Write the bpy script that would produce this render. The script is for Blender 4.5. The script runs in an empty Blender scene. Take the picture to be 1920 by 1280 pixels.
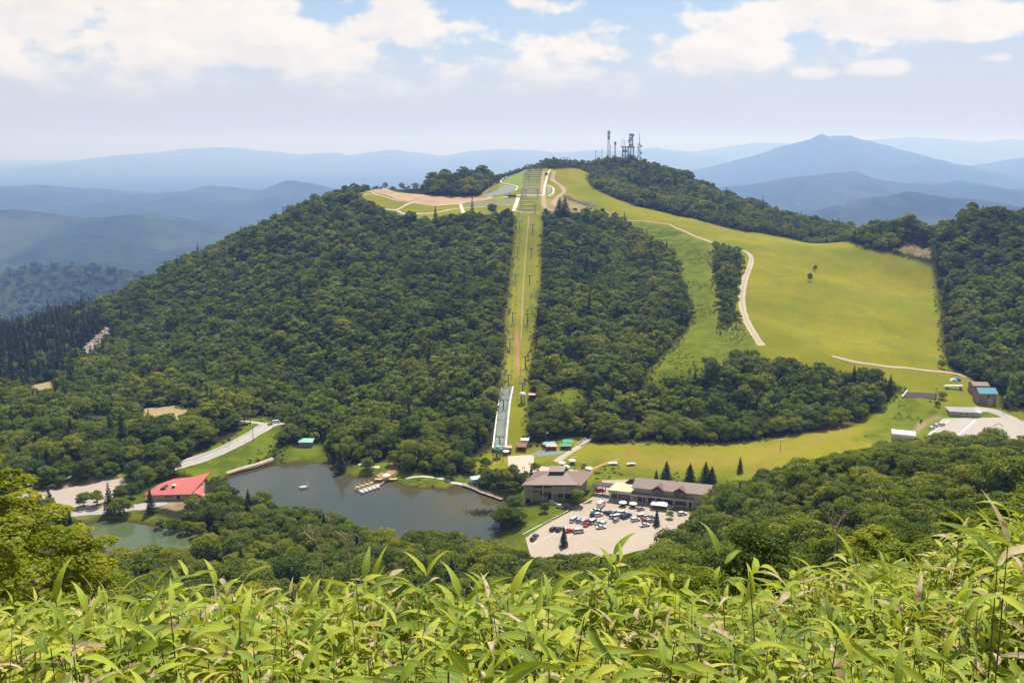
import bpy, math, random
import numpy as np
from mathutils import Vector, Matrix, geometry as mgeo
R = math.radians
rng = np.random.default_rng(7)
random.seed(7)
SC = bpy.context.scene
COL = SC.collection

# ------------------------------------------------------------------ camera
H = 165.0                      # eye height above the lake
F = 1663.0                     # focal length in photo pixels (1920 wide)
PITCH = R(12.7)
cP, sP = math.cos(PITCH), math.sin(PITCH)
cam = bpy.data.cameras.new('camera')
cam.sensor_width = 36.0
cam.lens = 36.0 * F / 1920.0
cam.clip_start = 0.1
cam.clip_end = 120000.0
camo = bpy.data.objects.new('camera', cam)
camo.location = (0, 0, H)
camo.rotation_euler = (R(90) - PITCH, 0, 0)
COL.objects.link(camo)
SC.camera = camo

# ------------------------------------------------------------------ exposure
SC.view_settings.view_transform = 'Standard'
SC.view_settings.look = 'None'
SC.view_settings.exposure = 0.5
SC.view_settings.gamma = 1.0
SC.view_settings.use_curve_mapping = False
cy = SC.cycles
cy.use_denoising = True
cy.max_bounces = 6
cy.diffuse_bounces = 2
cy.glossy_bounces = 2
cy.transmission_bounces = 4
cy.transparent_max_bounces = 8
cy.volume_bounces = 3
cy.caustics_reflective = False
cy.caustics_refractive = False

# ------------------------------------------------------------------ sun
SUN_EL, SUN_AZ = 63.0, 19.0     # azimuth measured from +Y towards +X
sun = bpy.data.lights.new('sun', 'SUN')
sun.energy = 4.6
sun.angle = R(0.53)
sun.color = (1.0, 0.94, 0.84)
suno = bpy.data.objects.new('sun', sun)
sd = Vector((math.cos(R(SUN_EL)) * math.sin(R(SUN_AZ)), math.cos(R(SUN_EL)) * math.cos(R(SUN_AZ)), math.sin(R(SUN_EL))))
suno.rotation_euler = sd.to_track_quat('Z', 'Y').to_euler()
suno.location = (0, 0, 400)
COL.objects.link(suno)

# ------------------------------------------------------------------ node helpers
def nd(nt, t, **kw):
    n = nt.nodes.new(t)
    for k, v in kw.items():
        if k.startswith('i_'):
            key = k[2:]
            key = int(key) if key.isdigit() else key
            n.inputs[key].default_value = v
        else:
            setattr(n, k, v)
    return n
def mth(nt, op, a, b=None, c=None, clamp=False):
    n = nt.nodes.new('ShaderNodeMath'); n.operation = op; n.use_clamp = clamp
    for i, v in enumerate((a, b, c)):
        if v is None: continue
        if isinstance(v, (int, float)): n.inputs[i].default_value = v
        else: nt.links.new(v, n.inputs[i])
    return n.outputs[0]
def mixc(nt, fac, a, b, mode='MIX'):
    n = nt.nodes.new('ShaderNodeMix'); n.data_type = 'RGBA'; n.blend_type = mode
    for s, v in ((n.inputs[0], fac), (n.inputs[6], a), (n.inputs[7], b)):
        if isinstance(v, (int, float)): s.default_value = v
        elif isinstance(v, (tuple, list)): s.default_value = (v[0], v[1], v[2], 1)
        else: nt.links.new(v, s)
    return n.outputs[2]
def smooth(nt, v, lo, hi):
    n = nt.nodes.new('ShaderNodeMapRange'); n.interpolation_type = 'SMOOTHSTEP'
    nt.links.new(v, n.inputs[0]); n.inputs[1].default_value = lo; n.inputs[2].default_value = hi
    return n.outputs[0]

# ------------------------------------------------------------------ world: Nishita sky and fair-weather clouds
def pix_dir(px, py):
    u = (px - 960) / F; v = (640 - py) / F
    return np.array([u, cP + v * sP, -sP + v * cP])
def pix_azel(px, py):
    d = pix_dir(px, py)
    return math.atan2(d[0], d[1]), math.atan2(d[2], math.hypot(d[0], d[1]))
def build_world():
    w = bpy.data.worlds.new('World'); SC.world = w; w.use_nodes = True
    nt = w.node_tree; nt.nodes.clear(); L = nt.links.new
    sky = nd(nt, 'ShaderNodeTexSky', sky_type='NISHITA', sun_disc=False)
    sky.sun_elevation = R(SUN_EL); sky.sun_rotation = R(SUN_AZ)
    sky.altitude = 1200; sky.air_density = 1.0; sky.dust_density = 0.6; sky.ozone_density = 2.0
    bg = nd(nt, 'ShaderNodeBackground', i_Strength=0.085); L(sky.outputs[0], bg.inputs[0])
    tc = nd(nt, 'ShaderNodeTexCoord'); sx = nd(nt, 'ShaderNodeSeparateXYZ'); L(tc.outputs['Generated'], sx.inputs[0])
    az = mth(nt, 'ARCTAN2', sx.outputs[0], sx.outputs[1])
    hyp = mth(nt, 'SQRT', mth(nt, 'ADD', mth(nt, 'MULTIPLY', sx.outputs[0], sx.outputs[0]), mth(nt, 'MULTIPLY', sx.outputs[1], sx.outputs[1])))
    el = mth(nt, 'ARCTAN2', sx.outputs[2], hyp)
    # noise fields sampled on the direction, stretched so clouds are wider than tall
    cmb = nd(nt, 'ShaderNodeCombineXYZ'); L(mth(nt, 'MULTIPLY', az, 1.0), cmb.inputs[0]); L(mth(nt, 'MULTIPLY', el, 1.8), cmb.inputs[1])
    def noise(scale, detail, rough, off=(0, 0, 0), dist=0.0):
        mp = nd(nt, 'ShaderNodeMapping'); L(cmb.outputs[0], mp.inputs[0]); mp.inputs['Location'].default_value = off
        n = nd(nt, 'ShaderNodeTexNoise', noise_dimensions='3D'); L(mp.outputs[0], n.inputs[0])
        n.inputs['Scale'].default_value = scale; n.inputs['Detail'].default_value = detail
        n.inputs['Roughness'].default_value = rough; n.inputs['Distortion'].default_value = dist
        return n.outputs[0]
    n1 = noise(9.0, 8, 0.55)
    n1u = noise(9.0, 8, 0.55, off=(0.010, 0.020, 0))
    n2 = noise(34.0, 6, 0.6, off=(3, 1, 0))
    # cloud banks at their places in the sky: (px, py, half-width, half-height, strength)
    banks = [(150, 70, 480, 120, 1.0), (560, 105, 330, 85, .95), (780, 60, 140, 70, .9), (470, 150, 520, 40, .7),
             (1020, 8, 80, 40, .75), (1120, 95, 160, 55, .9), (1000, 140, 110, 40, .8), (1330, 115, 300, 50, .85), (1180,135,160,40,.7),
             (1560, 35, 280, 62, 1.0), (1760, 45, 260, 55, 1.0), (1420, 45, 110, 35, .8), (1525, 138, 60, 22, .95), (1640, 132, 72, 20, .95),
             (1870, 110, 40, 13, .8), (240, 0, 380, 80, 1.0), (330, 150, 620, 75, .62), (1010, 152, 480, 55, .55), (60, 120, 300, 60, .8)]
    fld = None
    for (px, py, hw, hh, s) in banks:
        a0, e0 = pix_azel(px, py)
        da = mth(nt, 'DIVIDE', mth(nt, 'SUBTRACT', az, a0), hw / F)
        de = mth(nt, 'DIVIDE', mth(nt, 'SUBTRACT', el, e0), hh / F)
        # flat bases: the lower half falls off faster
        de = mth(nt, 'MULTIPLY', de, mth(nt, 'ADD', 1.0, mth(nt, 'MULTIPLY', mth(nt, 'LESS_THAN', de, 0.0), 0.5)))
        r2 = mth(nt, 'ADD', mth(nt, 'MULTIPLY', da, da), mth(nt, 'MULTIPLY', de, de))
        b = mth(nt, 'MULTIPLY', mth(nt, 'SUBTRACT', 1.0, r2), s)
        b = mth(nt, 'MAXIMUM', b, -0.8)
        fld = b if fld is None else mth(nt, 'MAXIMUM', fld, b)
    # the same kind of broken cumulus everywhere else in the sky
    n3 = noise(2.6, 5, 0.55, off=(7, 2, 0))
    rest = mth(nt, 'MULTIPLY', mth(nt, 'SUBTRACT', n3, 0.50), 7.0)
    outside = mth(nt, 'MAXIMUM', smooth(nt, el, 0.20, 0.30), smooth(nt, mth(nt, 'ABSOLUTE', az), 0.62, 0.8))
    rest = mth(nt, 'SUBTRACT', mth(nt, 'MULTIPLY', outside, mth(nt, 'ADD', rest, 0.8)), 0.8)
    rest = mth(nt, 'SUBTRACT', rest, mth(nt, 'MULTIPLY', mth(nt, 'SUBTRACT', 1.0, smooth(nt, el, 0.05, 0.12)), 2.0))
    fld = mth(nt, 'MAXIMUM', fld, rest)
    def density(nn):
        d = mth(nt, 'ADD', fld, mth(nt, 'MULTIPLY', mth(nt, 'SUBTRACT', nn, 0.5), 4.2))
        return mth(nt, 'ADD', d, mth(nt, 'MULTIPLY', mth(nt, 'SUBTRACT', n2, 0.5), 1.3))
    den = density(n1); denu = density(n1u)
    soft = mth(nt, 'ADD', 0.42, mth(nt, 'MULTIPLY', smooth(nt, el, 0.045, 0.115), 0.58))
    mask = smooth(nt, mth(nt, 'MULTIPLY', den, soft), 0.06, 0.62)
    # lit tops and greyer bases come from how much cloud lies on the sun's side
    lit = smooth(nt, mth(nt, 'SUBTRACT', den, denu), -0.55, 0.45)
    thick = smooth(nt, den, 0.5, 2.2)
    shade = mth(nt, 'MULTIPLY', mth(nt, 'SUBTRACT', 1.0, lit), mth(nt, 'ADD', 0.45, mth(nt, 'MULTIPLY', thick, 0.55)))
    ccol = mixc(nt, shade, (0.72, 0.675, 0.63), (0.555, 0.525, 0.54))
    bc = nd(nt, 'ShaderNodeBackground', i_Strength=1.0); L(ccol, bc.inputs[0])
    # thin veil of far stratus low over the horizon
    n4 = noise(5.0, 6, 0.6, off=(1, 9, 0))
    veil = mth(nt, 'MULTIPLY', mth(nt, 'SUBTRACT', 1.0, smooth(nt, mth(nt, 'ADD', el, mth(nt, 'MULTIPLY', mth(nt, 'SUBTRACT', n4, 0.5), 0.06)), 0.02, 0.15)), 0.66)
    veil = mth(nt, 'ADD', veil, 0.20)
    bv = nd(nt, 'ShaderNodeBackground', i_Strength=1.0); bv.inputs[0].default_value = (0.455, 0.447, 0.512, 1)
    m1 = nd(nt, 'ShaderNodeMixShader'); L(veil, m1.inputs[0]); L(bg.outputs[0], m1.inputs[1]); L(bv.outputs[0], m1.inputs[2])
    lowfade = mth(nt, 'MULTIPLY', mask, mth(nt, 'ADD', 0.40, mth(nt, 'MULTIPLY', smooth(nt, el, 0.035, 0.09), 0.58)))
    m2 = nd(nt, 'ShaderNodeMixShader'); L(lowfade, m2.inputs[0]); L(m1.outputs[0], m2.inputs[1]); L(bc.outputs[0], m2.inputs[2])
    out = nd(nt, 'ShaderNodeOutputWorld'); L(m2.outputs[0], out.inputs[0])
    w.cycles.sampling_method = 'MANUAL'; w.cycles.sample_map_resolution = 512
build_world()

# ------------------------------------------------------------------ picking points of the ground
def at(px, py, Y=None, z=None):
    d = pix_dir(px, py)
    t = (Y / d[1]) if Y is not None else ((z - H) / d[2])
    return np.array([d[0] * t, d[1] * t, H + d[2] * t])
def to_pix(p):
    p = np.asarray(p, float)
    x, y, z = p[..., 0], p[..., 1], p[..., 2] - H
    dep = y * cP - z * sP
    up = y * sP + z * cP
    return 960 + F * x / dep, 640 - F * up / dep, dep
T8 = 8.0
ctrl = []
def cp(px, py, Y=None, z=None, t=0.0):
    p = at(px, py, Y, z); ctrl.append((p[0], p[1], p[2] - t))
def cw(x, y, z): ctrl.append((x, y, z))
# basin
for a in [(985,950,3),(1090,945,4),(990,1035,2.5),(1150,1000,3),(1290,965,3.5),(1187,938,3.5),(1330,955,4),(1000,880,3.2),(1100,860,4),(1300,870,5),
          (1300,834,6),(1100,828,5),(1480,812,9),(1600,798,12),(1450,850,7),(1740,800,13),(1735,835,13),(1890,835,13),(1890,785,13.5),(1850,760,15),
          (935,860,3),(850,845,4),(760,850,3),(650,850,3),(560,850,2.5),(520,870,1),(430,885,.8),(960,935,1.5),(930,990,1),(700,1003,.8),(560,960,.8),(880,1000,1),
          (470,905,.6),(425,900,.7),(380,930,1.5),(340,872,3),(410,848,4),(470,812,5.5),(510,796,6.5),(240,900,1.5),(120,930,1.5),(20,945,1),(330,945,1.5),(110,965,1.2),
          (155,985,.3),(260,1045,0),(400,1020,0.4),(270,955,1),(300,970,1),(500,1010,2),(840,870,2)]: cp(a[0],a[1],z=a[2])
# left woods and the valley
for a in [(300,790,500,0),(100,780,520,6),(50,730,600,6),(100,690,700,8),(0,650,780,8),(0,612,900,9),(100,587,920,9),(200,577,930,9),(170,650,800,0),(250,700,640,8),(420,740,560,8)]: cp(a[0],a[1],Y=a[2],t=a[3])
# skyline of the main hill, left flank
for a in [(280,522,930),(380,484,930),(480,432,950),(560,390,960),(620,364,980)]: cp(a[0],a[1],Y=a[2],t=9)
# main slope
for a in [(560,770,520),(720,770,505),(850,780,490),(500,680,620),(650,560,690),(450,590,740),(800,560,690),(800,680,580),(900,600,640),(700,430,880),(850,440,850),(930,440,840)]: cp(a[0],a[1],Y=a[2],t=8)
# lift line
for a in [(950,735,520),(963,590,645),(985,430,855),(990,402,908),(940,790,480),(980,690,552),(1010,430,855)]: cp(a[0],a[1],Y=a[2])
# plateau and upper slope
for a in [(780,408,920),(680,366,985),(700,357,1030),(850,373,1010),(860,392,950),(960,385,950),(1000,368,1015),(920,372,1010),(1000,345,1080),(1000,320,1150),(940,345,1075),(1060,303,1195),(1040,375,985),(1045,392,930)]: cp(a[0],a[1],Y=a[2])
cp(860,330,Y=1085,t=10); cp(960,318,Y=1165,t=6); cp(1020,300,Y=1205,t=5)
# mast hill and its ridge
for a in [(1180,291,1230),(1250,311,1220),(1310,346,1180),(1400,381,1140),(1500,406,1100),(1620,434,1050),(1650,440,930)]: cp(a[0],a[1],Y=a[2],t=8)
cp(1110,318,Y=1190,t=4); cp(1160,340,Y=1120,t=6)
# big meadow
for a in [(1100,335,1120),(1100,392,955),(1200,392,970),(1300,440,880),(1300,407,980),(1450,442,930),(1600,467,885),(1740,492,820),(1410,480,790),(1390,560,680),(1420,640,590),(1600,560,690),(1550,640,595),(1700,640,592),(1780,690,548),(1620,687,545),(1240,690,535),(1310,560,690),(1250,450,860)]: cp(a[0],a[1],Y=a[2])
# middle wood
for a in [(1100,560,690),(1230,600,645),(1080,690,560),(1100,430,880),(1200,500,780)]: cp(a[0],a[1],Y=a[2],t=8)
# wood between meadow and field
for a in [(1450,740,508),(1300,760,500),(1150,780,485),(1620,720,520)]: cp(a[0],a[1],Y=a[2],t=8)
cp(1450,822,z=7.5); cp(1200,826,z=6.5); cp(1700,745,z=18); cp(1755,742,z=18); cp(1700,705,z=23); cp(1100,740,z=17); cp(1060,745,z=16.5)
# right hill
for a in [(1720,402,830),(1800,390,800),(1910,400,780),(1850,550,660),(1850,690,545),(1770,530,735),(1775,640,590),(1920,700,530)]: cp(a[0],a[1],Y=a[2],t=8.5)
# near slope, right
for a in [(1900,842,335),(1700,838,335),(1450,872,325),(1340,938,345),(1250,1005,310),(1500,1000,220),(1720,940,190),(1900,900,205)]: cp(a[0],a[1],Y=a[2],t=8)
# near slope, centre and left
for a in [(600,1062,290),(900,1055,285),(300,1065,280),(450,1050,300),(100,1065,290),(-150,1060,290)]: cp(a[0],a[1],Y=a[2],t=8)
for x, y, z in [(0,15,156.0),(0,50,128),(0,100,98),(0,200,45),(-60,100,94),(60,100,104),(-120,200,42),(110,200,52),(-25,30,142),(25,40,138),(60,60,140),(13,28,149.5),(20,45,144),(10,20,155.6),(32,75,126),(12,40,139),(26,58,134),(-60,50,124),(0,-40,176),(-60,-40,170),(60,-40,178),(150,40,150),(-150,40,130),(0,7,160.3),(-8,7,160.0),(8,7,160.5),(0,0,163.2),
                (200,120,118),(-220,120,90),(260,200,80),(-300,250,20),(330,300,45),(-330,380,2),(-420,480,-2),(420,420,20),(480,520,30),(560,650,60),(620,800,75),
                # beyond the skyline
                (-600,1000,-60),(-480,1150,-40),(-300,1150,30),(-150,1180,60),(-60,1300,70),(60,1350,85),(200,1350,80),(350,1300,40),(500,1200,10),(560,1050,35),(700,1000,20),(0,1550,-40),(-500,1550,-160),(500,1550,-100),(1000,1550,-160),(-1000,1550,-220),(-1000,1000,-160),(-1000,500,-60),(-1000,0,60),(1000,0,120),(1000,500,70),(1000,1000,-20),(-700,700,-45)]: cw(x, y, z)

ctrl = np.array(ctrl)
SCL = 300.0
def tps_fit(c):
    P = c[:, :2] / SCL; n = len(P)
    d2 = ((P[:, None] - P[None]) ** 2).sum(-1)
    K = 0.5 * d2 * np.log(d2 + 1e-12)
    K[np.diag_indices(n)] += 0.0012
    A = np.zeros((n + 3, n + 3)); A[:n, :n] = K; A[:n, n] = 1; A[:n, n + 1:] = P; A[n, :n] = 1; A[n + 1:, :n] = P.T
    b = np.zeros(n + 3); b[:n] = c[:, 2]
    return P, np.linalg.solve(A, b)
tP, tW = tps_fit(ctrl)
def tps(x, y):
    q = np.stack([x.ravel(), y.ravel()], -1) / SCL
    out = np.empty(len(q))
    for i in range(0, len(q), 40000):
        b = q[i:i + 40000]
        d2 = (b[:, 0, None] - tP[None, :, 0]) ** 2 + (b[:, 1, None] - tP[None, :, 1]) ** 2
        out[i:i + 40000] = (0.5 * d2 * np.log(d2 + 1e-12)) @ tW[:-3] + tW[-3] + b @ tW[-2:]
    return out.reshape(x.shape)
def vnoise(x, y, wl, seed=0):
    r = np.random.default_rng(seed); tab = r.random((64, 64))
    u = x / wl; v = y / wl
    iu = np.floor(u).astype(int); iv = np.floor(v).astype(int); fu = u - iu; fv = v - iv
    fu = fu * fu * (3 - 2 * fu); fv = fv * fv * (3 - 2 * fv)
    g = lambda a, b: tab[a % 64, b % 64]
    return ((g(iu, iv) * (1 - fu) + g(iu + 1, iv) * fu) * (1 - fv) + (g(iu, iv + 1) * (1 - fu) + g(iu + 1, iv + 1) * fu) * fv) - 0.5

gx = np.concatenate([np.arange(-1000, -260, 4.0), np.arange(-260, 420, 2.0), np.arange(420, 1001, 4.0)])
gy = np.concatenate([np.arange(-60, -4, 4.0), np.arange(-4, 16, 1.0), np.arange(16, 300, 4.0), np.arange(300, 560, 2.0), np.arange(560, 1561, 4.0)])
GX, GY = np.meshgrid(gx, gy, indexing='ij')
GZ = tps(GX, GY)
def sd_poly(poly, x, y):
    """signed distance to a plan polygon, negative inside"""
    poly = np.asarray(poly)[:, :2]
    d = np.full(x.shape, 1e9); ins = np.zeros(x.shape, bool)
    n = len(poly)
    for i in range(n):
        a = poly[i]; b = poly[(i + 1) % n]; e = b - a
        t = np.clip(((x - a[0]) * e[0] + (y - a[1]) * e[1]) / (e @ e + 1e-9), 0, 1)
        d = np.minimum(d, np.hypot(x - a[0] - t * e[0], y - a[1] - t * e[1]))
        c = (a[1] > y) != (b[1] > y)
        with np.errstate(divide='ignore', invalid='ignore'):
            xi = (b[0] - a[0]) * (y - a[1]) / (b[1] - a[1] + 1e-12) + a[0]
        ins ^= c & (x < xi)
    return np.where(ins, -d, d)
def sstep(v, lo, hi):
    t = np.clip((v - lo) / (hi - lo), 0, 1); return t * t * (3 - 2 * t)
def plan(pts, z):
    return np.array([at(p[0], p[1], z=z)[:2] for p in pts])
# plan polygons of the flat things
LAKE = plan([(427,898),(440,890),(500,876),(545,868),(600,869),(624,872),(632,885),(672,896),(700,893),(722,900),(742,905),(760,912),(790,916),(840,918),(852,910),(880,914),(905,922),(945,936),(962,942),(958,952),(935,962),(938,985),(930,1022),(880,1026),(780,1020),(700,1016),(640,998),(580,976),(500,960),(450,935),(425,915)], 0)
POND = plan([(158,984),(190,973),(240,976),(300,986),(360,996),(398,1010),(400,1030),(390,1060),(250,1068),(215,1050),(190,1020),(165,1000)], 0)
CARPARK = plan([(985,1008),(1020,985),(1090,948),(1108,935),(1122,938),(1190,944),(1300,952),(1335,955),(1330,972),(1290,985),(1262,1003),(1190,1040),(1150,1062),(1000,1062)], 3)
LODGEPAD = plan([(980,955),(1000,953),(1060,948),(1100,942),(1118,905),(1120,880),(1000,878),(985,920)], 3.6)
SHOPPAD = plan([(1108,935),(1130,900),(1200,898),(1360,918),(1365,945),(1335,957),(1190,944)], 3.4)
PLAZA = plan([(952,855),(1002,852),(1000,872),(1085,882),(1090,890),(980,893),(954,888)], 3.3)
EASTLOT = plan([(1768,784),(1905,782),(1930,800),(1925,830),(1860,842),(1720,834)], 13)
WESTLOT = plan([(-60,940),(0,932),(37,922),(112,917),(200,900),(232,897),(240,910),(225,932),(175,947),(120,953),(82,957),(57,950),(-60,975)], 1.5)
def flatten(poly, z, inner=0.0, outer=8.0):
    global GZ
    d = sd_poly(poly, GX, GY); k = 1 - sstep(d, inner, outer)
    GZ = GZ * (1 - k) + z * k
# small undulation, ravines on the wooded slopes
hill = sstep(GZ, 8, 30) * sstep(GY, 120, 480)
GZ = GZ + hill * (5.0 * vnoise(GX, GY, 90, 1) + 3.0 * vnoise(GX + .4 * GY, GY, 38, 2) + 1.2 * vnoise(GX, GY, 15, 3))
# the place where the photographer stands: a bamboo slope
BUMP = lambda x, y: 0.58 * np.exp(-((x - .85) / .62) ** 2) * sstep(y, 3.5, 5.8) + 0.74 * sstep(x, 1.8, 3.3) * sstep(y, 2.5, 5.5) + 0.05 * np.exp(-((x + .8) / .8) ** 2) * sstep(y, 3.5, 6)
def knoll(x, y): return H - 2.08 - 0.40 * y - .025 * np.maximum(y - 3.5, 0) ** 1.5 - 0.03 * np.maximum(y - 6.3, 0) ** 2 - .30 * np.maximum(y - 6.3, 0) + BUMP(x, y)
kk = 1 - sstep(GY, 8, 22)
GZ = GZ * (1 - kk) + knoll(GX, GY) * kk
for poly, z, o in ((CARPARK, 3.0, 9), (SHOPPAD, 3.4, 7), (LODGEPAD, 3.6, 4), (PLAZA, 3.3, 8), (EASTLOT, 13.0, 9), (WESTLOT, 1.5, 8)): flatten(poly, z, 0.5, o)
for poly, lvl in ((LAKE, 0.0), (POND, -0.6)):
    d = sd_poly(poly, GX, GY)
    bank = np.clip(d, 0, 30)
    near = 1 - sstep(d, 0, 16)
    out = GZ * (1 - near) + near * np.clip(GZ, lvl + .1 + np.minimum(bank, 3) * .2, lvl + .1 + np.maximum(bank * .22, np.minimum(bank, 3) * .2))
    GZ = np.where(d > 0, out, np.minimum(GZ, lvl + 0.1 + d * 0.35))
    GZ = np.where(d < -8, lvl - 2.7, GZ)
def hz(x, y):
    x = np.asarray(x, float); y = np.asarray(y, float)
    i = np.clip(np.searchsorted(gx, x) - 1, 0, len(gx) - 2); j = np.clip(np.searchsorted(gy, y) - 1, 0, len(gy) - 2)
    fx = np.clip((x - gx[i]) / (gx[i + 1] - gx[i]), 0, 1); fy = np.clip((y - gy[j]) / (gy[j + 1] - gy[j]), 0, 1)
    return (GZ[i, j] * (1 - fx) + GZ[i + 1, j] * fx) * (1 - fy) + (GZ[i, j + 1] * (1 - fx) + GZ[i + 1, j + 1] * fx) * fy
YS = np.concatenate([np.arange(30, 300, 2.0), np.arange(300, 1300, 1.0)])
def G(px, py, lift=0.0):
    """the ground point seen at a photo pixel"""
    d = pix_dir(px, py)
    x = d[0] / d[1] * YS; z = H + d[2] / d[1] * YS
    g = z - hz(x, YS)
    s = np.nonzero(g <= 0)[0]
    if len(s) == 0: k = int(np.argmin(g / YS)); y = YS[k]
    elif s[0] == 0: y = YS[0]
    else:
        k = s[0]; y = YS[k - 1] + (YS[k] - YS[k - 1]) * g[k - 1] / (g[k - 1] - g[k])
    xx = d[0] / d[1] * y
    return np.array([xx, y, float(hz(xx, y)) + lift])
def GP(pts): return np.array([G(*p) for p in pts])
# ------------------------------------------------------------------ which ground is open (no trees): outlines picked in the photo, laid on the ground
OPEN = {
 'strip': [(966,404),(957,520),(947,620),(940,720),(928,850),(935,862),(985,850),(990,760),(992,722),(1000,640),(1004,600),(1013,520),(1017,404)],
 'plateau': [(664,366),(686,354),(715,352),(745,359),(780,365),(830,368),(900,367),(915,355),(940,341),(985,318),(1012,316),(1040,318),(1090,318),(1104,325),(1100,345),(1130,362),(1180,385),(1190,402),(1110,400),(1050,398),(1016,406),(966,406),(930,404),(870,410),(800,415),(760,412),(735,398),(690,388)],
 'meadow': [(1095,325),(1108,350),(1150,372),(1215,392),(1300,410),(1400,436),(1500,452),(1620,468),(1700,482),(1748,500),(1757,545),(1764,625),(1778,690),(1800,712),(1770,740),(1700,760),(1690,726),(1640,708),(1560,695),(1440,678),(1410,668),(1380,676),(1290,706),(1215,730),(1222,697),(1270,645),(1303,592),(1283,520),(1262,472),(1205,440),(1170,414),(1100,402),(1090,360)],
 'field': [(985,842),(1085,828),(1200,830),(1300,834),(1400,828),(1500,815),(1600,800),(1650,770),(1688,735),(1757,738),(1752,770),(1730,795),(1715,835),(1640,860),(1560,880),(1480,900),(1400,912),(1340,920),(1240,905),(1100,905),(1085,885),(985,885),(955,885),(930,870),(925,850)],
 'base': [(925,840),(985,840),(1090,822),(1100,850),(1100,900),(985,890),(950,895),(900,890),(875,868)],
 'clear1': [(1030,742),(1085,728),(1095,745),(1060,765),(1035,765)],
 'easthut': [(1750,735),(1800,700),(1870,730),(1870,765),(1925,775),(1925,850),(1760,850),(1700,850),(1725,800),(1750,775)],
 'roadbank': [(322,876),(380,846),(440,816),(468,794),(440,786),(500,782),(522,792),(528,806),(512,850),(450,884),(425,895),(380,905)],
 'shore': [(625,888),(660,872),(700,868),(735,865),(770,888),(830,893),(880,890),(900,905),(850,922),(790,920),(720,910),(650,905)],
 'lawn': [(982,985),(1010,955),(1062,945),(1072,960),(1020,990),(985,1008)],
 'westroad': [(105,970),(190,952),(250,946),(300,942),(300,960),(250,962),(190,968),(110,985)],
 'redhouse': [(262,945),(290,905),(385,900),(395,945),(330,960)],
 'scree': [(146,662),(172,640),(200,616),(206,624),(186,650),(152,674)],
 'bare': [(270,766),(330,760),(375,776),(350,800),(268,800)],
 'bare2': [(62,722),(96,714),(98,748),(62,754)],
 'rightscar': [(1675,468),(1735,464),(1750,486),(1705,480)],
 'hutclear': [(520,846),(548,834),(600,834),(622,872),(560,872),(520,872)],
 'pondbank': [(150,970),(250,960),(300,966),(345,986),(300,988),(240,976),(190,974),(155,985)],
}
OPENW = {k: GP(v) for k, v in OPEN.items()}
OPENW['sandspot'] = np.array([(18.2,43.5,0),(21,42.5,0),(23,44,0),(22.5,47,0),(20,47.5,0),(18,46,0)]); OPENW['carpark'] = CARPARK; OPENW['lodge'] = LODGEPAD; OPENW['shop'] = SHOPPAD; OPENW['plaza'] = PLAZA; OPENW['eastlot'] = EASTLOT; OPENW['westlot'] = WESTLOT
WOODS = {  # islands of trees inside the open ground
 'belt': [(1333,470),(1348,462),(1392,482),(1398,492),(1395,520),(1387,560),(1389,605),(1352,628),(1344,585),(1335,510)],
}
WOODSW = {k: GP(v) for k, v in WOODS.items()}
OPENSD = np.full(GX.shape, 1e9)
for k, v in OPENW.items(): OPENSD = np.minimum(OPENSD, sd_poly(v, GX, GY))
for k, v in WOODSW.items(): OPENSD = np.maximum(OPENSD, -sd_poly(v, GX, GY))
WATERSD = np.minimum(sd_poly(LAKE, GX, GY), sd_poly(POND, GX, GY))
def cover_w(name_or_poly, soft=3.0):
    p = OPENW[name_or_poly] if isinstance(name_or_poly, str) else name_or_poly
    return 1 - sstep(sd_poly(p, GX, GY), -soft, soft)
c_mead = np.zeros(GX.shape); c_rough = np.zeros(GX.shape); c_sand = np.zeros(GX.shape)
for k in ('strip', 'plateau', 'meadow', 'field', 'base', 'clear1', 'easthut'): c_mead = np.maximum(c_mead, cover_w(k))
rough_px = [[(1165,414),(1262,472),(1290,560),(1303,592),(1270,645),(1222,697),(1215,735),(1300,706),(1420,668),(1395,600),(1350,630),(1335,520),(1330,455),(1255,422)],
            [(1020,520),(990,560),(985,620),(1000,600),(1012,540)], [(1030,742),(1085,728),(1095,745),(1060,765),(1035,765)],
            [(1640,800),(1690,745),(1750,745),(1700,800),(1650,830),(1600,825)]]
for p in rough_px: c_rough = np.maximum(c_rough, cover_w(GP(p), 8))
for k in ('roadbank', 'shore', 'lawn', 'hutclear', 'pondbank'): c_rough = np.maximum(c_rough, cover_w(k, 2))
sand_px = [[(985,870),(1085,885),(1100,905),(985,900)], [(1100,858),(1300,842),(1440,836),(1590,793),(1625,806),(1500,848),(1380,872),(1250,888),(1120,895)], [(120,892),(225,888),(232,897),(110,916)],
           [(1690,845),(1740,795),(1770,780),(1765,770),(1725,790),(1690,830)], [(1885,790),(1930,785),(1930,840),(1885,815)],
           [(1010,372),(1060,372),(1180,410),(1100,400),(1040,395),(1012,404)], [(930,343),(905,362),(900,368),(930,350)]]
c_dry = cover_w(GP(sand_px[1]), 9) * (.75 + .5 * vnoise(GX, GY, 30, 12)).clip(0, 1); sand_px.pop(1)
for p in sand_px: c_sand = np.maximum(c_sand, (0.8 if p[0][0] not in (1100, 1010) else .52) * cover_w(GP(p), 6))
for k, s in (('scree', 1.0), ('bare', .9), ('bare2', .9), ('rightscar', .5), ('strip', .22), ('redhouse', .5), ('sandspot', .9), ('westroad', .4)): c_sand = np.maximum(c_sand, s * cover_w(k, 2))
for q_ in (CARPARK, LODGEPAD, SHOPPAD, WESTLOT, EASTLOT): c_rough = np.maximum(c_rough, .85 * (1 - sstep(sd_poly(q_, GX, GY), 2, 26)) * (sd_poly(q_, GX, GY) > -1))
# water's edge and lake floor: brown mud
c_mud = 1 - sstep(WATERSD, 0.4, 2.2)
OPENSD = np.minimum(OPENSD, WATERSD - 1.0)

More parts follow.
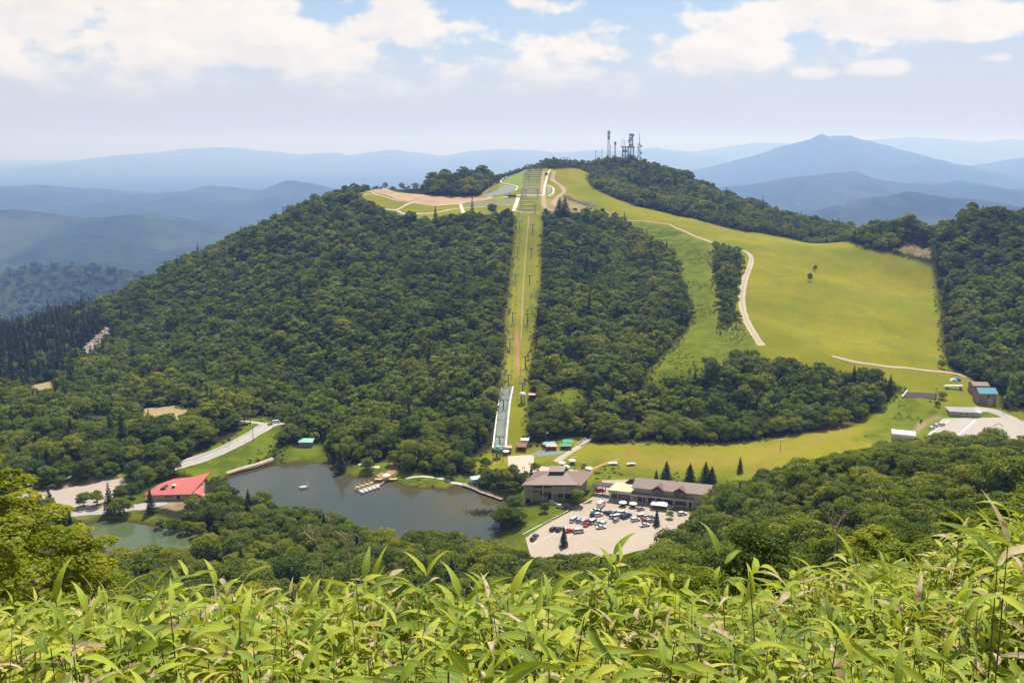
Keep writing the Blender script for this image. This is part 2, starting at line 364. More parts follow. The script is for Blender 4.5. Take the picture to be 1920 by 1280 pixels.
# ------------------------------------------------------------------ materials
MATS = {}
def newmat(name):
    m = bpy.data.materials.new(name); m.use_nodes = True; m.node_tree.nodes.clear(); MATS[name] = m
    return m, m.node_tree
def out_of(nt, sh):
    o = nd(nt, 'ShaderNodeOutputMaterial'); nt.links.new(sh, o.inputs[0]); return o
def tex(nt, scale, detail=4, rough=.55, coord='Object', vec=None, kind='ShaderNodeTexNoise', out=0, map_scale=None):
    if vec is None:
        tc = nd(nt, 'ShaderNodeTexCoord'); vec = tc.outputs[coord]
    if map_scale:
        mp = nd(nt, 'ShaderNodeMapping'); nt.links.new(vec, mp.inputs[0]); mp.inputs['Scale'].default_value = map_scale; vec = mp.outputs[0]
    n = nd(nt, kind); nt.links.new(vec, n.inputs[0]); n.inputs['Scale'].default_value = scale
    if kind == 'ShaderNodeTexNoise': n.inputs['Detail'].default_value = detail; n.inputs['Roughness'].default_value = rough
    return n.outputs[out]
def simple(name, col, rough=.7, var=.18, scale=1.5, metal=0.0, spec=.3, var2=None):
    """a painted or mineral surface: one colour with worn, uneven tone"""
    if name in MATS: return MATS[name]
    m, nt = newmat(name)
    n1 = tex(nt, scale, 6, .65)
    n2 = tex(nt, scale * .17, 3, .5)
    f = mth(nt, 'ADD', mth(nt, 'MULTIPLY', mth(nt, 'SUBTRACT', n1, .5), 2 * var), mth(nt, 'ADD', 1.0, mth(nt, 'MULTIPLY', mth(nt, 'SUBTRACT', n2, .5), var * 1.6)))
    hs = nd(nt, 'ShaderNodeHueSaturation'); hs.inputs['Color'].default_value = (*col, 1); nt.links.new(f, hs.inputs['Value'])
    p = nd(nt, 'ShaderNodeBsdfPrincipled', i_Roughness=rough, i_Metallic=metal); p.inputs['Specular IOR Level'].default_value = spec
    nt.links.new(hs.outputs[0], p.inputs['Base Color'])
    out_of(nt, p.outputs[0]); return m

# ------------------------------------------------------------------ mesh helpers
def make_mesh(name, verts, faces, mats=(), fmat=None, smooth_=False):
    me = bpy.data.meshes.new(name)
    verts = np.asarray(verts, np.float32).reshape(-1, 3)
    if isinstance(faces, np.ndarray):
        k = faces.shape[1]
        me.vertices.add(len(verts)); me.vertices.foreach_set('co', verts.ravel())
        me.loops.add(faces.size); me.loops.foreach_set('vertex_index', faces.astype(np.int32).ravel())
        me.polygons.add(len(faces)); me.polygons.foreach_set('loop_start', np.arange(0, faces.size, k, dtype=np.int32))
        me.polygons.foreach_set('loop_total', np.full(len(faces), k, np.int32))
        me.update(calc_edges=True)
    else:
        me.from_pydata(verts.tolist(), [], faces)
    for m in mats: me.materials.append(m)
    if fmat is not None: me.polygons.foreach_set('material_index', np.asarray(fmat, np.int32))
    if smooth_: me.polygons.foreach_set('use_smooth', np.ones(len(me.polygons), bool))
    return me
def add_attr(me, name, vals, dom='POINT'):
    a = me.attributes.new(name, 'FLOAT', dom); a.data.foreach_set('value', np.asarray(vals, np.float32).ravel())
def link(name, me, parent=None, loc=None, rotz=None, **props):
    o = bpy.data.objects.new(name, me); COL.objects.link(o)
    if parent is not None: o.parent = parent
    if loc is not None: o.location = loc
    if rotz is not None: o.rotation_euler = (0, 0, rotz)
    for k, v in props.items(): o[k] = v
    return o
def thing(name, label, cat, loc=(0, 0, 0), rotz=0.0, group=None, me=None):
    o = bpy.data.objects.new(name, me); COL.objects.link(o)
    o.location = loc; o.rotation_euler = (0, 0, rotz); o['label'] = label; o['category'] = cat
    if group: o['group'] = group
    return o
def dup(root, loc=None, rotz=None, label=None, group=None, scale=None):
    r = root.copy(); COL.objects.link(r)
    if loc is not None: r.location = loc
    if rotz is not None: r.rotation_euler = (0, 0, rotz)
    if scale is not None: r.scale = scale if hasattr(scale, '__len__') else (scale,) * 3
    if label: r['label'] = label
    if group: r['group'] = group
    for ch in list(root.children):
        c = ch.copy(); COL.objects.link(c); c.parent = r
        for g in list(ch.children):
            d = g.copy(); COL.objects.link(d); d.parent = c
    return r
class MB:
    """collects boxes, prisms, tubes and sheets; build() links them as one mesh object"""
    def __init__(s, fr=None): s.v = []; s.f = []; s.fr = fr
    def raw(s, vs, fs):
        n = len(s.v); s.v += [tuple(map(float, p)) for p in vs]; s.f += [tuple(i + n for i in f) for f in fs]; return s
    def box(s, c, d, rz=0.0):
        x, y, z = d[0] / 2, d[1] / 2, d[2] / 2; ca, sa = math.cos(rz), math.sin(rz)
        vs = [(c[0] + a * x * ca - b * y * sa, c[1] + a * x * sa + b * y * ca, c[2] + e * z) for e in (-1, 1) for a, b in ((-1, -1), (1, -1), (1, 1), (-1, 1))]
        return s.raw(vs, [(3, 2, 1, 0), (4, 5, 6, 7), (0, 1, 5, 4), (1, 2, 6, 5), (2, 3, 7, 6), (3, 0, 4, 7)])
    def bb(s, x0, x1, y0, y1, z0, z1): return s.box(((x0 + x1) / 2, (y0 + y1) / 2, (z0 + z1) / 2), (x1 - x0, y1 - y0, z1 - z0))
    def prism(s, prof, a, b, axis='y'):
        """profile in the plane across an axis, extruded from a to b"""
        n = len(prof)
        def P(p, t): return (p[0], t, p[1]) if axis == 'y' else ((t, p[0], p[1]) if axis == 'x' else (p[0], p[1], t))
        vs = [P(p, a) for p in prof] + [P(p, b) for p in prof]
        return s.raw(vs, [tuple(range(n))[::-1], tuple(range(n, 2 * n))] + [(i, (i + 1) % n, n + (i + 1) % n, n + i) for i in range(n)])
    def tube(s, pts, r, n=6, cap=True):
        pts = [Vector(p) for p in pts]; rs = r if hasattr(r, '__len__') else [r] * len(pts)
        vs = []; 
        for i, p in enumerate(pts):
            t = (pts[min(i + 1, len(pts) - 1)] - pts[max(i - 1, 0)]).normalized()
            a = t.cross(Vector((0, 0, 1)) if abs(t.z) < .9 else Vector((1, 0, 0))).normalized(); b = t.cross(a)
            for k in range(n):
                q = p + (a * math.cos(2 * math.pi * k / n) + b * math.sin(2 * math.pi * k / n)) * rs[i]; vs.append(q)
        fs = []
        for i in range(len(pts) - 1):
            for k in range(n): fs.append((i * n + k, i * n + (k + 1) % n, (i + 1) * n + (k + 1) % n, (i + 1) * n + k))
        if cap: fs += [tuple(range(n))[::-1], tuple(range((len(pts) - 1) * n, len(pts) * n))]
        return s.raw(vs, fs)
    def lathe(s, prof, c=(0, 0, 0), n=12, sx=1.0, sy=1.0):
        vs = [(c[0] + r * sx * math.cos(2 * math.pi * k / n), c[1] + r * sy * math.sin(2 * math.pi * k / n), c[2] + z) for r, z in prof for k in range(n)]
        fs = [(i * n + k, i * n + (k + 1) % n, (i + 1) * n + (k + 1) % n, (i + 1) * n + k) for i in range(len(prof) - 1) for k in range(n)]
        fs += [tuple(range(n))[::-1], tuple(range((len(prof) - 1) * n, len(prof) * n))]
        return s.raw(vs, fs)
    def me(s, name, mat, smooth_=False, bevel=0):
        vs = s.v
        if s.fr is not None: vs = [s.fr(p) for p in vs]
        return make_mesh(name, vs, s.f, [mat], smooth_=smooth_)
    def build(s, name, mat, parent=None, smooth_=False, **props): return link(name, s.me(name, mat, smooth_), parent, **props)

# ------------------------------------------------------------------ ground sheet
def ground_material():
    m, nt = newmat('ground')
    A = lambda n: nd(nt, 'ShaderNodeAttribute', attribute_name=n).outputs['Fac']
    mead, rough, sand, mud = A('meadow'), A('rough'), A('sand'), A('mud')
    n_s = tex(nt, 1.1, 6, .7); n_m = tex(nt, .11, 5, .6); n_l = tex(nt, .018, 4, .55); n_p = tex(nt, .045, 5, .65)
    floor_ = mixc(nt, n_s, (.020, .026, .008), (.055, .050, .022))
    md = mixc(nt, smooth(nt, n_l, .35, .65), (.240, .258, .018), (.345, .318, .025))
    md = mixc(nt, smooth(nt, n_p, .50, .72), md, (.300, .240, .050))
    md = mixc(nt, mth(nt, 'MULTIPLY', smooth(nt, n_m, .50, .75), .55), md, (.195, .232, .017))
    md = mixc(nt, mth(nt, 'MULTIPLY', smooth(nt, n_s, .42, .70), .42), md, (.10, .115, .014)); n_w = tex(nt, .42, 6, .75); md = mixc(nt, mth(nt, 'MULTIPLY', smooth(nt, n_w, .56, .70), .40), md, (.34, .29, .085)); md = mixc(nt, mth(nt, 'MULTIPLY', smooth(nt, n_w, .44, .32), .35), md, (.12, .165, .014))
    rg = mixc(nt, smooth(nt, n_m, .38, .62), (.185, .235, .018), (.105, .150, .014))
    rg = mixc(nt, mth(nt, 'MULTIPLY', smooth(nt, n_s, .45, .7), .6), rg, (.19, .20, .03))
    sd_ = mixc(nt, n_m, (.36, .27, .15), (.46, .36, .22)); sd_ = mixc(nt, mth(nt, 'MULTIPLY', n_s, .5), sd_, (.24, .20, .09))
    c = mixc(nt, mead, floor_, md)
    dryc = mixc(nt, n_m, (.40, .285, .060), (.33, .275, .050)); c = mixc(nt, mth(nt, 'MULTIPLY', A('dry'), smooth(nt, n_p, .25, .6)), c, dryc)
    c = mixc(nt, mth(nt, 'MULTIPLY', rough, .9), c, rg)
    edge = smooth(nt, mth(nt, 'ADD', sand, mth(nt, 'MULTIPLY', mth(nt, 'SUBTRACT', n_m, .5), .6)), .25, .65)
    c = mixc(nt, edge, c, sd_)
    c = mixc(nt, mud, c, mixc(nt, n_m, (.075, .045, .022), (.13, .075, .035)))
    b = nd(nt, 'ShaderNodeBump', i_Strength=.6, i_Distance=.5); nt.links.new(n_s, b.inputs['Height'])
    d = nd(nt, 'ShaderNodeBsdfDiffuse', i_Roughness=.5); nt.links.new(c, d.inputs[0]); nt.links.new(b.outputs[0], d.inputs['Normal'])
    out_of(nt, d.outputs[0]); return m
def build_ground():
    nx, ny = GX.shape
    v = np.stack([GX.ravel(), GY.ravel(), GZ.ravel()], -1)
    # skirt: the sheet runs on to the horizon, falling away to the valleys
    idx = np.arange(nx * ny).reshape(nx, ny)
    f = np.stack([idx[:-1, :-1], idx[1:, :-1], idx[1:, 1:], idx[:-1, 1:]], -1).reshape(-1, 4)
    ring = np.concatenate([idx[:, 0], idx[-1, 1:], idx[::-1, -1][1:], idx[0, ::-1][1:-1]])
    rv = v[ring]; c = np.array([0, 700, 0])
    n0 = len(v); rings = [ring]; vs = [v]
    for k, (s, z) in enumerate(((1.9, -480), (4.0, -560), (12, -580), (40, -600))):
        q = (rv - c) * s + c; q[:, 2] = z; vs.append(q); rings.append(np.arange(n0, n0 + len(ring))); n0 += len(ring)
    fs = [f]
    for a, b in zip(rings[:-1], rings[1:]): fs.append(np.stack([a, b, np.roll(b, -1), np.roll(a, -1)], -1))
    v = np.concatenate(vs); f = np.concatenate(fs)
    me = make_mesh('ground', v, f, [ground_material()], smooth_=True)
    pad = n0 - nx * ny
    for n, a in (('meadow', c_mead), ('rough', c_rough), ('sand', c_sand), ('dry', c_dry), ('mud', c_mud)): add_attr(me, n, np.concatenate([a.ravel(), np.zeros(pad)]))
    link('ground', me, kind='structure')
build_ground()

# ------------------------------------------------------------------ water
def fill(poly, step=None, zf=None, lift=0.0):
    """triangulated sheet inside a plan polygon, following the ground"""
    poly = np.asarray(poly)[:, :2]
    bd = []
    for i in range(len(poly)):
        a, b = poly[i], poly[(i + 1) % len(poly)]
        n = max(1, int(np.hypot(*(b - a)) / step)) if step else 1
        bd += [tuple(a + (b - a) * k / n) for k in range(n)]
    pts = [Vector(p) for p in bd]; nb = len(pts)
    if step:
        x0, y0 = poly.min(0); x1, y1 = poly.max(0)
        xx, yy = np.meshgrid(np.arange(x0 + step / 2, x1, step), np.arange(y0 + step / 2, y1, step))
        s = sd_poly(poly, xx, yy) < -step * .45
        pts += [Vector(p) for p in zip(xx[s], yy[s])]
    v, e, f, *_ = mgeo.delaunay_2d_cdt(pts, [(i, (i + 1) % nb) for i in range(nb)], [list(range(nb))], 1, 1e-4)
    v = np.array([(p.x, p.y) for p in v])
    z = np.full(len(v), lift) if zf is None else np.asarray(zf(v[:, 0], v[:, 1])) + lift
    return np.column_stack([v, z]), [tuple(t) for t in f]
def water_material(name, deep, shallow):
    m, nt = newmat(name)
    n = tex(nt, .035, 4, .6); n2 = tex(nt, .012, 3, .5)
    c = mixc(nt, smooth(nt, n2, .4, .62), deep, shallow)
    p = nd(nt, 'ShaderNodeBsdfPrincipled', i_Roughness=.06); p.inputs['Specular IOR Level'].default_value = .5; p.inputs['IOR'].default_value = 1.33
    nt.links.new(c, p.inputs['Base Color'])
    w = tex(nt, 1.6, 4, .6); w2 = tex(nt, .25, 3, .6)
    b = nd(nt, 'ShaderNodeBump', i_Strength=.06, i_Distance=.10); nt.links.new(mth(nt, 'ADD', w, mth(nt, 'MULTIPLY', w2, 1.5)), b.inputs['Height'])
    nt.links.new(b.outputs[0], p.inputs['Normal'])
    out_of(nt, p.outputs[0]); return m
def grow(poly, r):
    c = poly.mean(0); d = poly - c; L = np.hypot(d[:, 0], d[:, 1])[:, None]; return c + d * (1 + r / L)
for nm, poly, z, a, b in (('lake', LAKE, 0.0, (.050, .060, .044), (.080, .068, .034)), ('pond', POND, -0.6, (.070, .105, .055), (.085, .110, .042))):
    v, f = fill(grow(poly, 1.5), None, None, z); link(nm + '_water', make_mesh(nm + '_water', v, f, [water_material(nm + '_water', a, b)]), kind='structure')

# ------------------------------------------------------------------ haze: still summer air round everything
def build_haze():
    m, nt = newmat('haze')
    pv = nd(nt, 'ShaderNodeVolumePrincipled'); pv.inputs['Color'].default_value = HAZE_COL; pv.inputs['Density'].default_value = HAZE_DEN; pv.inputs['Absorption Color'].default_value = (.87, .83, 1, 1); pv.inputs['Anisotropy'].default_value = 0.4
    o = nd(nt, 'ShaderNodeOutputMaterial'); nt.links.new(pv.outputs[0], o.inputs['Volume'])
    b = MB(); b.bb(-45000, 45000, -33000, 46000, -650, 385); b.build('haze', m, kind='stuff')
HAZE_DEN = 1.25e-4
HAZE_COL = (0.28, 0.46, 1.0, 1)

# ------------------------------------------------------------------ far mountains
def far_material(name, a, b, scale):
    m, nt = newmat(name)
    n = tex(nt, scale, 8, .7); n2 = tex(nt, scale * .12, 4, .6)
    c = mixc(nt, smooth(nt, n, .3, .7), a, b); c = mixc(nt, mth(nt, 'MULTIPLY', smooth(nt, n2, .45, .65), .4), c, (.10, .12, .04))
    bp = nd(nt, 'ShaderNodeBump', i_Strength=1.0, i_Distance=14.0); nt.links.new(n, bp.inputs['Height'])
    d = nd(nt, 'ShaderNodeBsdfDiffuse'); nt.links.new(c, d.inputs[0]); nt.links.new(bp.outputs[0], d.inputs['Normal']); out_of(nt, d.outputs[0]); return m
def ridge(name, pts, Y, depth, seed, base=-560, amp=.22, wl=900, slope_front=1.0):
    """a mountain range: crest heights from the skyline, spurs and gullies running down both sides"""
    pts = sorted(pts); xs = np.array([at(px, py, Y=Y)[0] for px, py in pts]); zs = np.array([at(px, py, Y=Y)[2] for px, py in pts])
    n = 420; s = np.linspace(xs[0], xs[-1], n); r = np.random.default_rng(seed)
    zc = np.interp(s, xs, zs)
    k = np.ones(3) / 3; zc = np.convolve(np.pad(zc, 1, 'edge'), k, 'valid'); zc = zc + (zc - base) * (.050 * vnoise(s, s * 0 + 3.3, wl * .30, seed + 21) + .032 * vnoise(s, s * 0 + 1.7, wl * .11, seed + 22))
    t = np.concatenate([np.linspace(-1, -.02, 46), np.linspace(0, 1, 22)])
    S, T = np.meshgrid(s, t, indexing='ij'); Z0 = np.repeat(zc[:, None], len(t), 1)
    ph = vnoise(S, T * depth * .35, wl, seed) + .5 * vnoise(S, T * depth * .6, wl * .45, seed + 1) + .25 * vnoise(S, T * depth, wl * .2, seed + 2)
    sp = np.abs(np.sin(S / wl * 2.2 + 3.0 * ph)) # spurs
    fall = np.abs(T) ** .85
    Z = base + (Z0 - base) * (1 - fall) + (Z0 - base) * amp * np.minimum(fall * 3, 1) * (1 - fall) * (sp - .6 + ph)
    Z += (zc - base)[:, None] * .016 * (vnoise(S, T * depth, wl * .12, seed + 5)) * 2
    Yv = Y + T * depth + vnoise(S, S * 0 + seed * 31.7, wl * 2.2, seed + 8) * depth * .25
    v = np.stack([S.ravel(), Yv.ravel(), Z.ravel()], -1); idx = np.arange(S.size).reshape(S.shape)
    f = np.stack([idx[:-1, :-1], idx[1:, :-1], idx[1:, 1:], idx[:-1, 1:]], -1).reshape(-1, 4)
    link(name, make_mesh(name, v, f, [far_material(name + str(seed), (.014, .024, .010), (.042, .060, .020), 60.0 / Y)], smooth_=True), kind='structure'); return S, Yv, Z
ridge('mountains', [(-400,330),(-150,318),(0,317),(70,325),(160,312),(230,291),(300,287),(360,279),(420,276),(480,282),(560,291),(625,286),(650,292),(730,280),(800,289),(830,293),(880,284),(945,280),(1010,282),(1060,288),(1110,280),(1160,286),(1220,278),(1300,290),(1400,300)], 29000, 7000, 11, wl=3000)
ridge('mountains', [(900,290),(1000,287),(1100,284),(1180,282),(1225,277),(1300,286),(1380,272),(1420,268),(1500,270),(1640,262),(1700,258),(1760,261),(1850,266),(1900,262),(2050,270),(2300,290)], 32000, 5000, 12, wl=3000)
ridge('mountains', [(1180,360),(1260,330),(1330,312),(1400,290),(1450,275),(1500,262),(1512,256),(1520,253),(1532,260),(1572,254),(1600,262),(1660,272),(1740,294),(1800,318),(1850,312),(1920,298),(2000,292),(2200,330)], 15500, 5500, 13, wl=2000)
ridge('mountains', [(-500,370),(-200,345),(0,350),(60,349),(120,358),(195,373),(240,365),(300,360),(345,362),(390,347),(420,348),(450,358),(500,354),(540,338),(560,336),(580,340),(620,352),(700,360),(800,390)], 9300, 3900, 14, wl=1500, amp=.42)
ridge('mountains', [(1240,385),(1330,358),(1400,350),(1450,344),(1500,330),(1530,328),(1560,326),(1600,322),(1640,335),(1700,343),(1760,350),(1800,338),(1850,345),(1920,358),(2050,350),(2300,380)], 8300, 3500, 15, wl=1300, amp=.38)
ridge('mountains', [(-500,400),(-200,385),(0,390),(50,392),(110,400),(160,410),(240,405),(300,418),(360,440),(430,432),(470,445),(520,465),(600,500)], 5300, 2300, 16, wl=1000, amp=.45)
ridge('hills', [(1380,470),(1480,425),(1560,390),(1620,366),(1680,356),(1740,360),(1800,372),(1860,380),(1920,385),(2050,380),(2300,410)], 5200, 2200, 17, wl=900, amp=.4)
VALLEYHILL = ridge('hills', [(-400,540),(-150,528),(0,517),(40,506),(110,498),(190,500),(250,506),(290,516),(360,540),(440,580)], 3000, 1300, 18, wl=600, amp=.3)
build_haze()
# ------------------------------------------------------------------ foliage materials
def leaf_material(name, dark, mid, light, trans=.30, gloss=.06):
    m, nt = newmat(name)
    oi = nd(nt, 'ShaderNodeObjectInfo')
    tint = nd(nt, 'ShaderNodeAttribute', attribute_name='tint').outputs['Fac']
    gp = nd(nt, 'ShaderNodeNewGeometry')
    big = tex(nt, .012, 3, .5, vec=oi.outputs['Location'])
    r = mth(nt, 'ADD', mth(nt, 'MULTIPLY', oi.outputs['Random'], .62), mth(nt, 'ADD', mth(nt, 'MULTIPLY', mth(nt, 'SUBTRACT', tint, .5), .62), mth(nt, 'MULTIPLY', mth(nt, 'SUBTRACT', big, .5), 1.1)))
    r = mth(nt, 'ADD', r, .12)
    cr = nd(nt, 'ShaderNodeValToRGB'); nt.links.new(r, cr.inputs[0])
    e = cr.color_ramp.elements; e[0].position = 0.0; e[0].color = (*dark, 1); e[1].position = 1.0; e[1].color = (*light, 1)
    k = e.new(.5); k.color = (*mid, 1)
    d = nd(nt, 'ShaderNodeBsdfDiffuse'); t = nd(nt, 'ShaderNodeBsdfTranslucent'); g = nd(nt, 'ShaderNodeBsdfGlossy', i_Roughness=.45)
    nt.links.new(cr.outputs[0], d.inputs[0])
    tcol = mixc(nt, 1.0, cr.outputs[0], (1.25, 1.15, .55), 'MULTIPLY'); nt.links.new(tcol, t.inputs[0])
    s = nd(nt, 'ShaderNodeMixShader', i_0=trans); nt.links.new(d.outputs[0], s.inputs[1]); nt.links.new(t.outputs[0], s.inputs[2])
    s2 = nd(nt, 'ShaderNodeMixShader', i_0=gloss); nt.links.new(s.outputs[0], s2.inputs[1]); nt.links.new(g.outputs[0], s2.inputs[2])
    out_of(nt, s2.outputs[0]); return m
M_BROAD = leaf_material('broad_leaves', (.074, .118, .013), (.178, .226, .019), (.340, .335, .026), trans=.40, gloss=.01)
M_CONIF = leaf_material('needles', (.026, .046, .014), (.045, .070, .017), (.080, .108, .020), trans=.12, gloss=.012)
M_YELL = leaf_material('sunny_leaves', (.14, .19, .014), (.30, .34, .020), (.46, .43, .030), trans=.58, gloss=.01)
M_BROADD = leaf_material('dark_broad_leaves', (.054, .088, .014), (.118, .158, .018), (.210, .230, .022), trans=.34, gloss=.01)
M_BROADY = leaf_material('pale_broad_leaves', (.090, .140, .014), (.180, .235, .022), (.300, .315, .030), trans=.42, gloss=.01)
M_BUSH = leaf_material('bush_leaves', (.120, .165, .016), (.195, .250, .024), (.270, .300, .032), gloss=.01)
M_BARK = simple('bark', (.075, .058, .042), .9, .35, 6)
M_PALEBARK = simple('pale_bark', (.33, .28, .22), .9, .3, 6)

# ------------------------------------------------------------------ tree prototypes: leaf clumps spread through flattened boughs
def quads(c, nrm, size, r, asp=1.0):
    """one small bent leaf-clump face (4 corners) per centre"""
    n = len(c)
    nrm = nrm / (np.linalg.norm(nrm, axis=1, keepdims=True) + 1e-9)
    a = r.normal(size=(n, 3)); a -= (a * nrm).sum(1, keepdims=True) * nrm; a /= np.linalg.norm(a, axis=1, keepdims=True) + 1e-9
    b = np.cross(nrm, a)
    s = size[:, None] if hasattr(size, '__len__') else size
    p = [c - a * s * .5 * asp, c - b * s * .42 + nrm * s * .12, c + a * s * .6 * asp, c + b * s * .42 - nrm * s * .08]
    return np.stack(p, 1).reshape(-1, 3)
def broad_crown(seed, h=9.0, rad=4.6, lobes=20, per=120, q=.62, flat=.45, lo=.30, upw=.35):
    r = np.random.default_rng(seed); C = []; N = []; T = []; S = []
    for i in range(lobes):
        f = (i + .5) / lobes
        z = lo + (1 - lo) * f ** .75                       # 0..1 height in the tree
        env = math.sqrt(max(0.02, 1 - ((z - .55) / .56) ** 2))
        ang = i * 2.39996 + r.uniform(-.4, .4); rr = env * rad * (r.uniform(.35, .82) if f < .9 else r.uniform(0, .3))
        cx, cy_, cz = rr * math.cos(ang), rr * math.sin(ang), z * h * .9
        lr = rad * r.uniform(.28, .50) * (1.0 if f < .85 else .8); lz = lr * flat * r.uniform(.8, 1.4)
        n = int(per * (lr / (rad * .38)) ** 2)
        d = r.normal(size=(n, 3)); d[:, 2] = np.abs(d[:, 2]) * 1.1 - .35; d /= np.linalg.norm(d, axis=1, keepdims=True)
        k = r.uniform(.72, 1.08, (n, 1)) * (1 + .16 * np.sin(d[:, :1] * 5 + i) * np.cos(d[:, 1:2] * 4 + i))
        C.append(np.array([cx, cy_, cz]) + d * k * [lr, lr, lz])
        N.append(d * [1, 1, 1.5] + [0, 0, upw] + r.normal(size=(n, 3)) * .55); S.append(q * r.uniform(.6, 1.35, n)); T.append(np.clip(r.uniform(.25, .75) + r.normal(size=n) * .14, 0, 1))
    C = np.concatenate(C); N = np.concatenate(N); S = np.concatenate(S); T = np.concatenate(T)
    return quads(C, N, S, r), np.repeat(T, 4)
def conifer_crown(seed, h=11.0, rad=2.6, tiers=15, per=95, q=.5, lo=.12, droop=.35, power=.9):
    r = np.random.default_rng(seed); C = []; N = []; S = []; T = []
    for i in range(tiers):
        f = i / (tiers - 1); z = h * (lo + (1 - lo) * f); R_ = rad * (1 - f) ** power + .18
        nb = max(4, int(8 * (1 - f) + 4)); tt = r.uniform(.3, .7)
        for b in range(nb):
            a = b * 2 * math.pi / nb + r.uniform(-.3, .3) + i; L_ = R_ * r.uniform(.72, 1.12); n = max(3, int(per * L_ / rad / nb * 1.6))
            t = r.uniform(.12, 1, n) ** .8; w = r.normal(size=n) * .16 * L_ * (1 - .5 * t)
            C.append(np.stack([np.cos(a) * t * L_ - np.sin(a) * w, np.sin(a) * t * L_ + np.cos(a) * w, z - droop * t * t * L_ + r.normal(size=n) * .10], -1))
            N.append(np.stack([np.cos(a) * .5 + r.normal(size=n) * .4, np.sin(a) * .5 + r.normal(size=n) * .4, np.ones(n)], -1)); S.append(q * r.uniform(.6, 1.3, n)); T.append(np.clip(tt + r.normal(size=n) * .12, 0, 1))
    C = np.concatenate(C); N = np.concatenate(N); S = np.concatenate(S); T = np.concatenate(T)
    return quads(C, N, S, r, 1.25), np.repeat(T, 4)
def trunk_mb(h, rad, seed, limbs=7, r0=.22, conifer=False):
    r = random.Random(seed); m = MB()
    bend = [(r.uniform(-.2, .2), r.uniform(-.2, .2)) for _ in range(4)]
    if conifer: m.tube([(0, 0, -1), (0, 0, h * .5), (0, 0, h * .97)], [r0, r0 * .6, .03], 7); return m
    m.tube([(0, 0, -1.2), (bend[0][0], bend[0][1], h * .25), (bend[1][0] * 2, bend[1][1] * 2, h * .5), (bend[2][0] * 3, bend[2][1] * 3, h * .8)], [r0 * 1.2, r0, r0 * .7, r0 * .25], 7)
    for i in range(limbs):
        a = i * 2.4 + r.uniform(-.3, .3); z0 = h * r.uniform(.22, .6); L_ = rad * r.uniform(.45, .75)
        m.tube([(bend[1][0], bend[1][1], z0), (math.cos(a) * L_ * .5, math.sin(a) * L_ * .5, z0 + h * .13), (math.cos(a) * L_, math.sin(a) * L_, z0 + h * .19)], [r0 * .5, r0 * .32, r0 * .1], 5)
    return m
def crown_mesh(name, vt, mat):
    v, t = vt; me = make_mesh(name, v, np.arange(len(v)).reshape(-1, 4), [mat]); add_attr(me, 'tint', t); return me
class Proto:
    def __init__(s, kind, crown, trunk, h, rad): s.kind, s.crown, s.trunk, s.h, s.rad = kind, crown, trunk, h, rad
PB, PC = [], []
for k in range(7):
    h = 8.2 + (k * 37 % 5) * .5; rad = 4.0 + (k * 53 % 4) * .35
    PB.append(Proto('broadleaf_tree', crown_mesh('crown', broad_crown(100 + k, h, rad, 17 + k % 4 * 2, 260, .42, .40 + .06 * (k % 3)), M_BROAD), trunk_mb(h, rad, k).me('trunk', M_BARK), h, rad))
for k in range(4):
    h = 10.0 + k; rad = 2.3 + .25 * k
    PC.append(Proto('conifer_tree', crown_mesh('crown', conifer_crown(200 + k, h, rad, 15 + k), M_CONIF), trunk_mb(h, rad, k, conifer=True).me('trunk', M_BARK), h, rad))
LOWB = [crown_mesh('far_crown', broad_crown(300 + k, 8.4, 4.4, 9 + k % 5, 85, .80, .40 + .05 * (k % 3)), (M_BROAD, M_BROAD, M_BROADD, M_BROADY)[k % 4]) for k in range(12)]
LOWC = [crown_mesh('far_conifer', conifer_crown(320 + k, 10.5 + k, 2.6, 11, 46, .85), M_CONIF) for k in range(3)]
BUSH = [crown_mesh('bush_crown', broad_crown(340 + k, 1.5, 1.3, 6, 44, .36, .7, .1), M_BUSH) for k in range(3)]

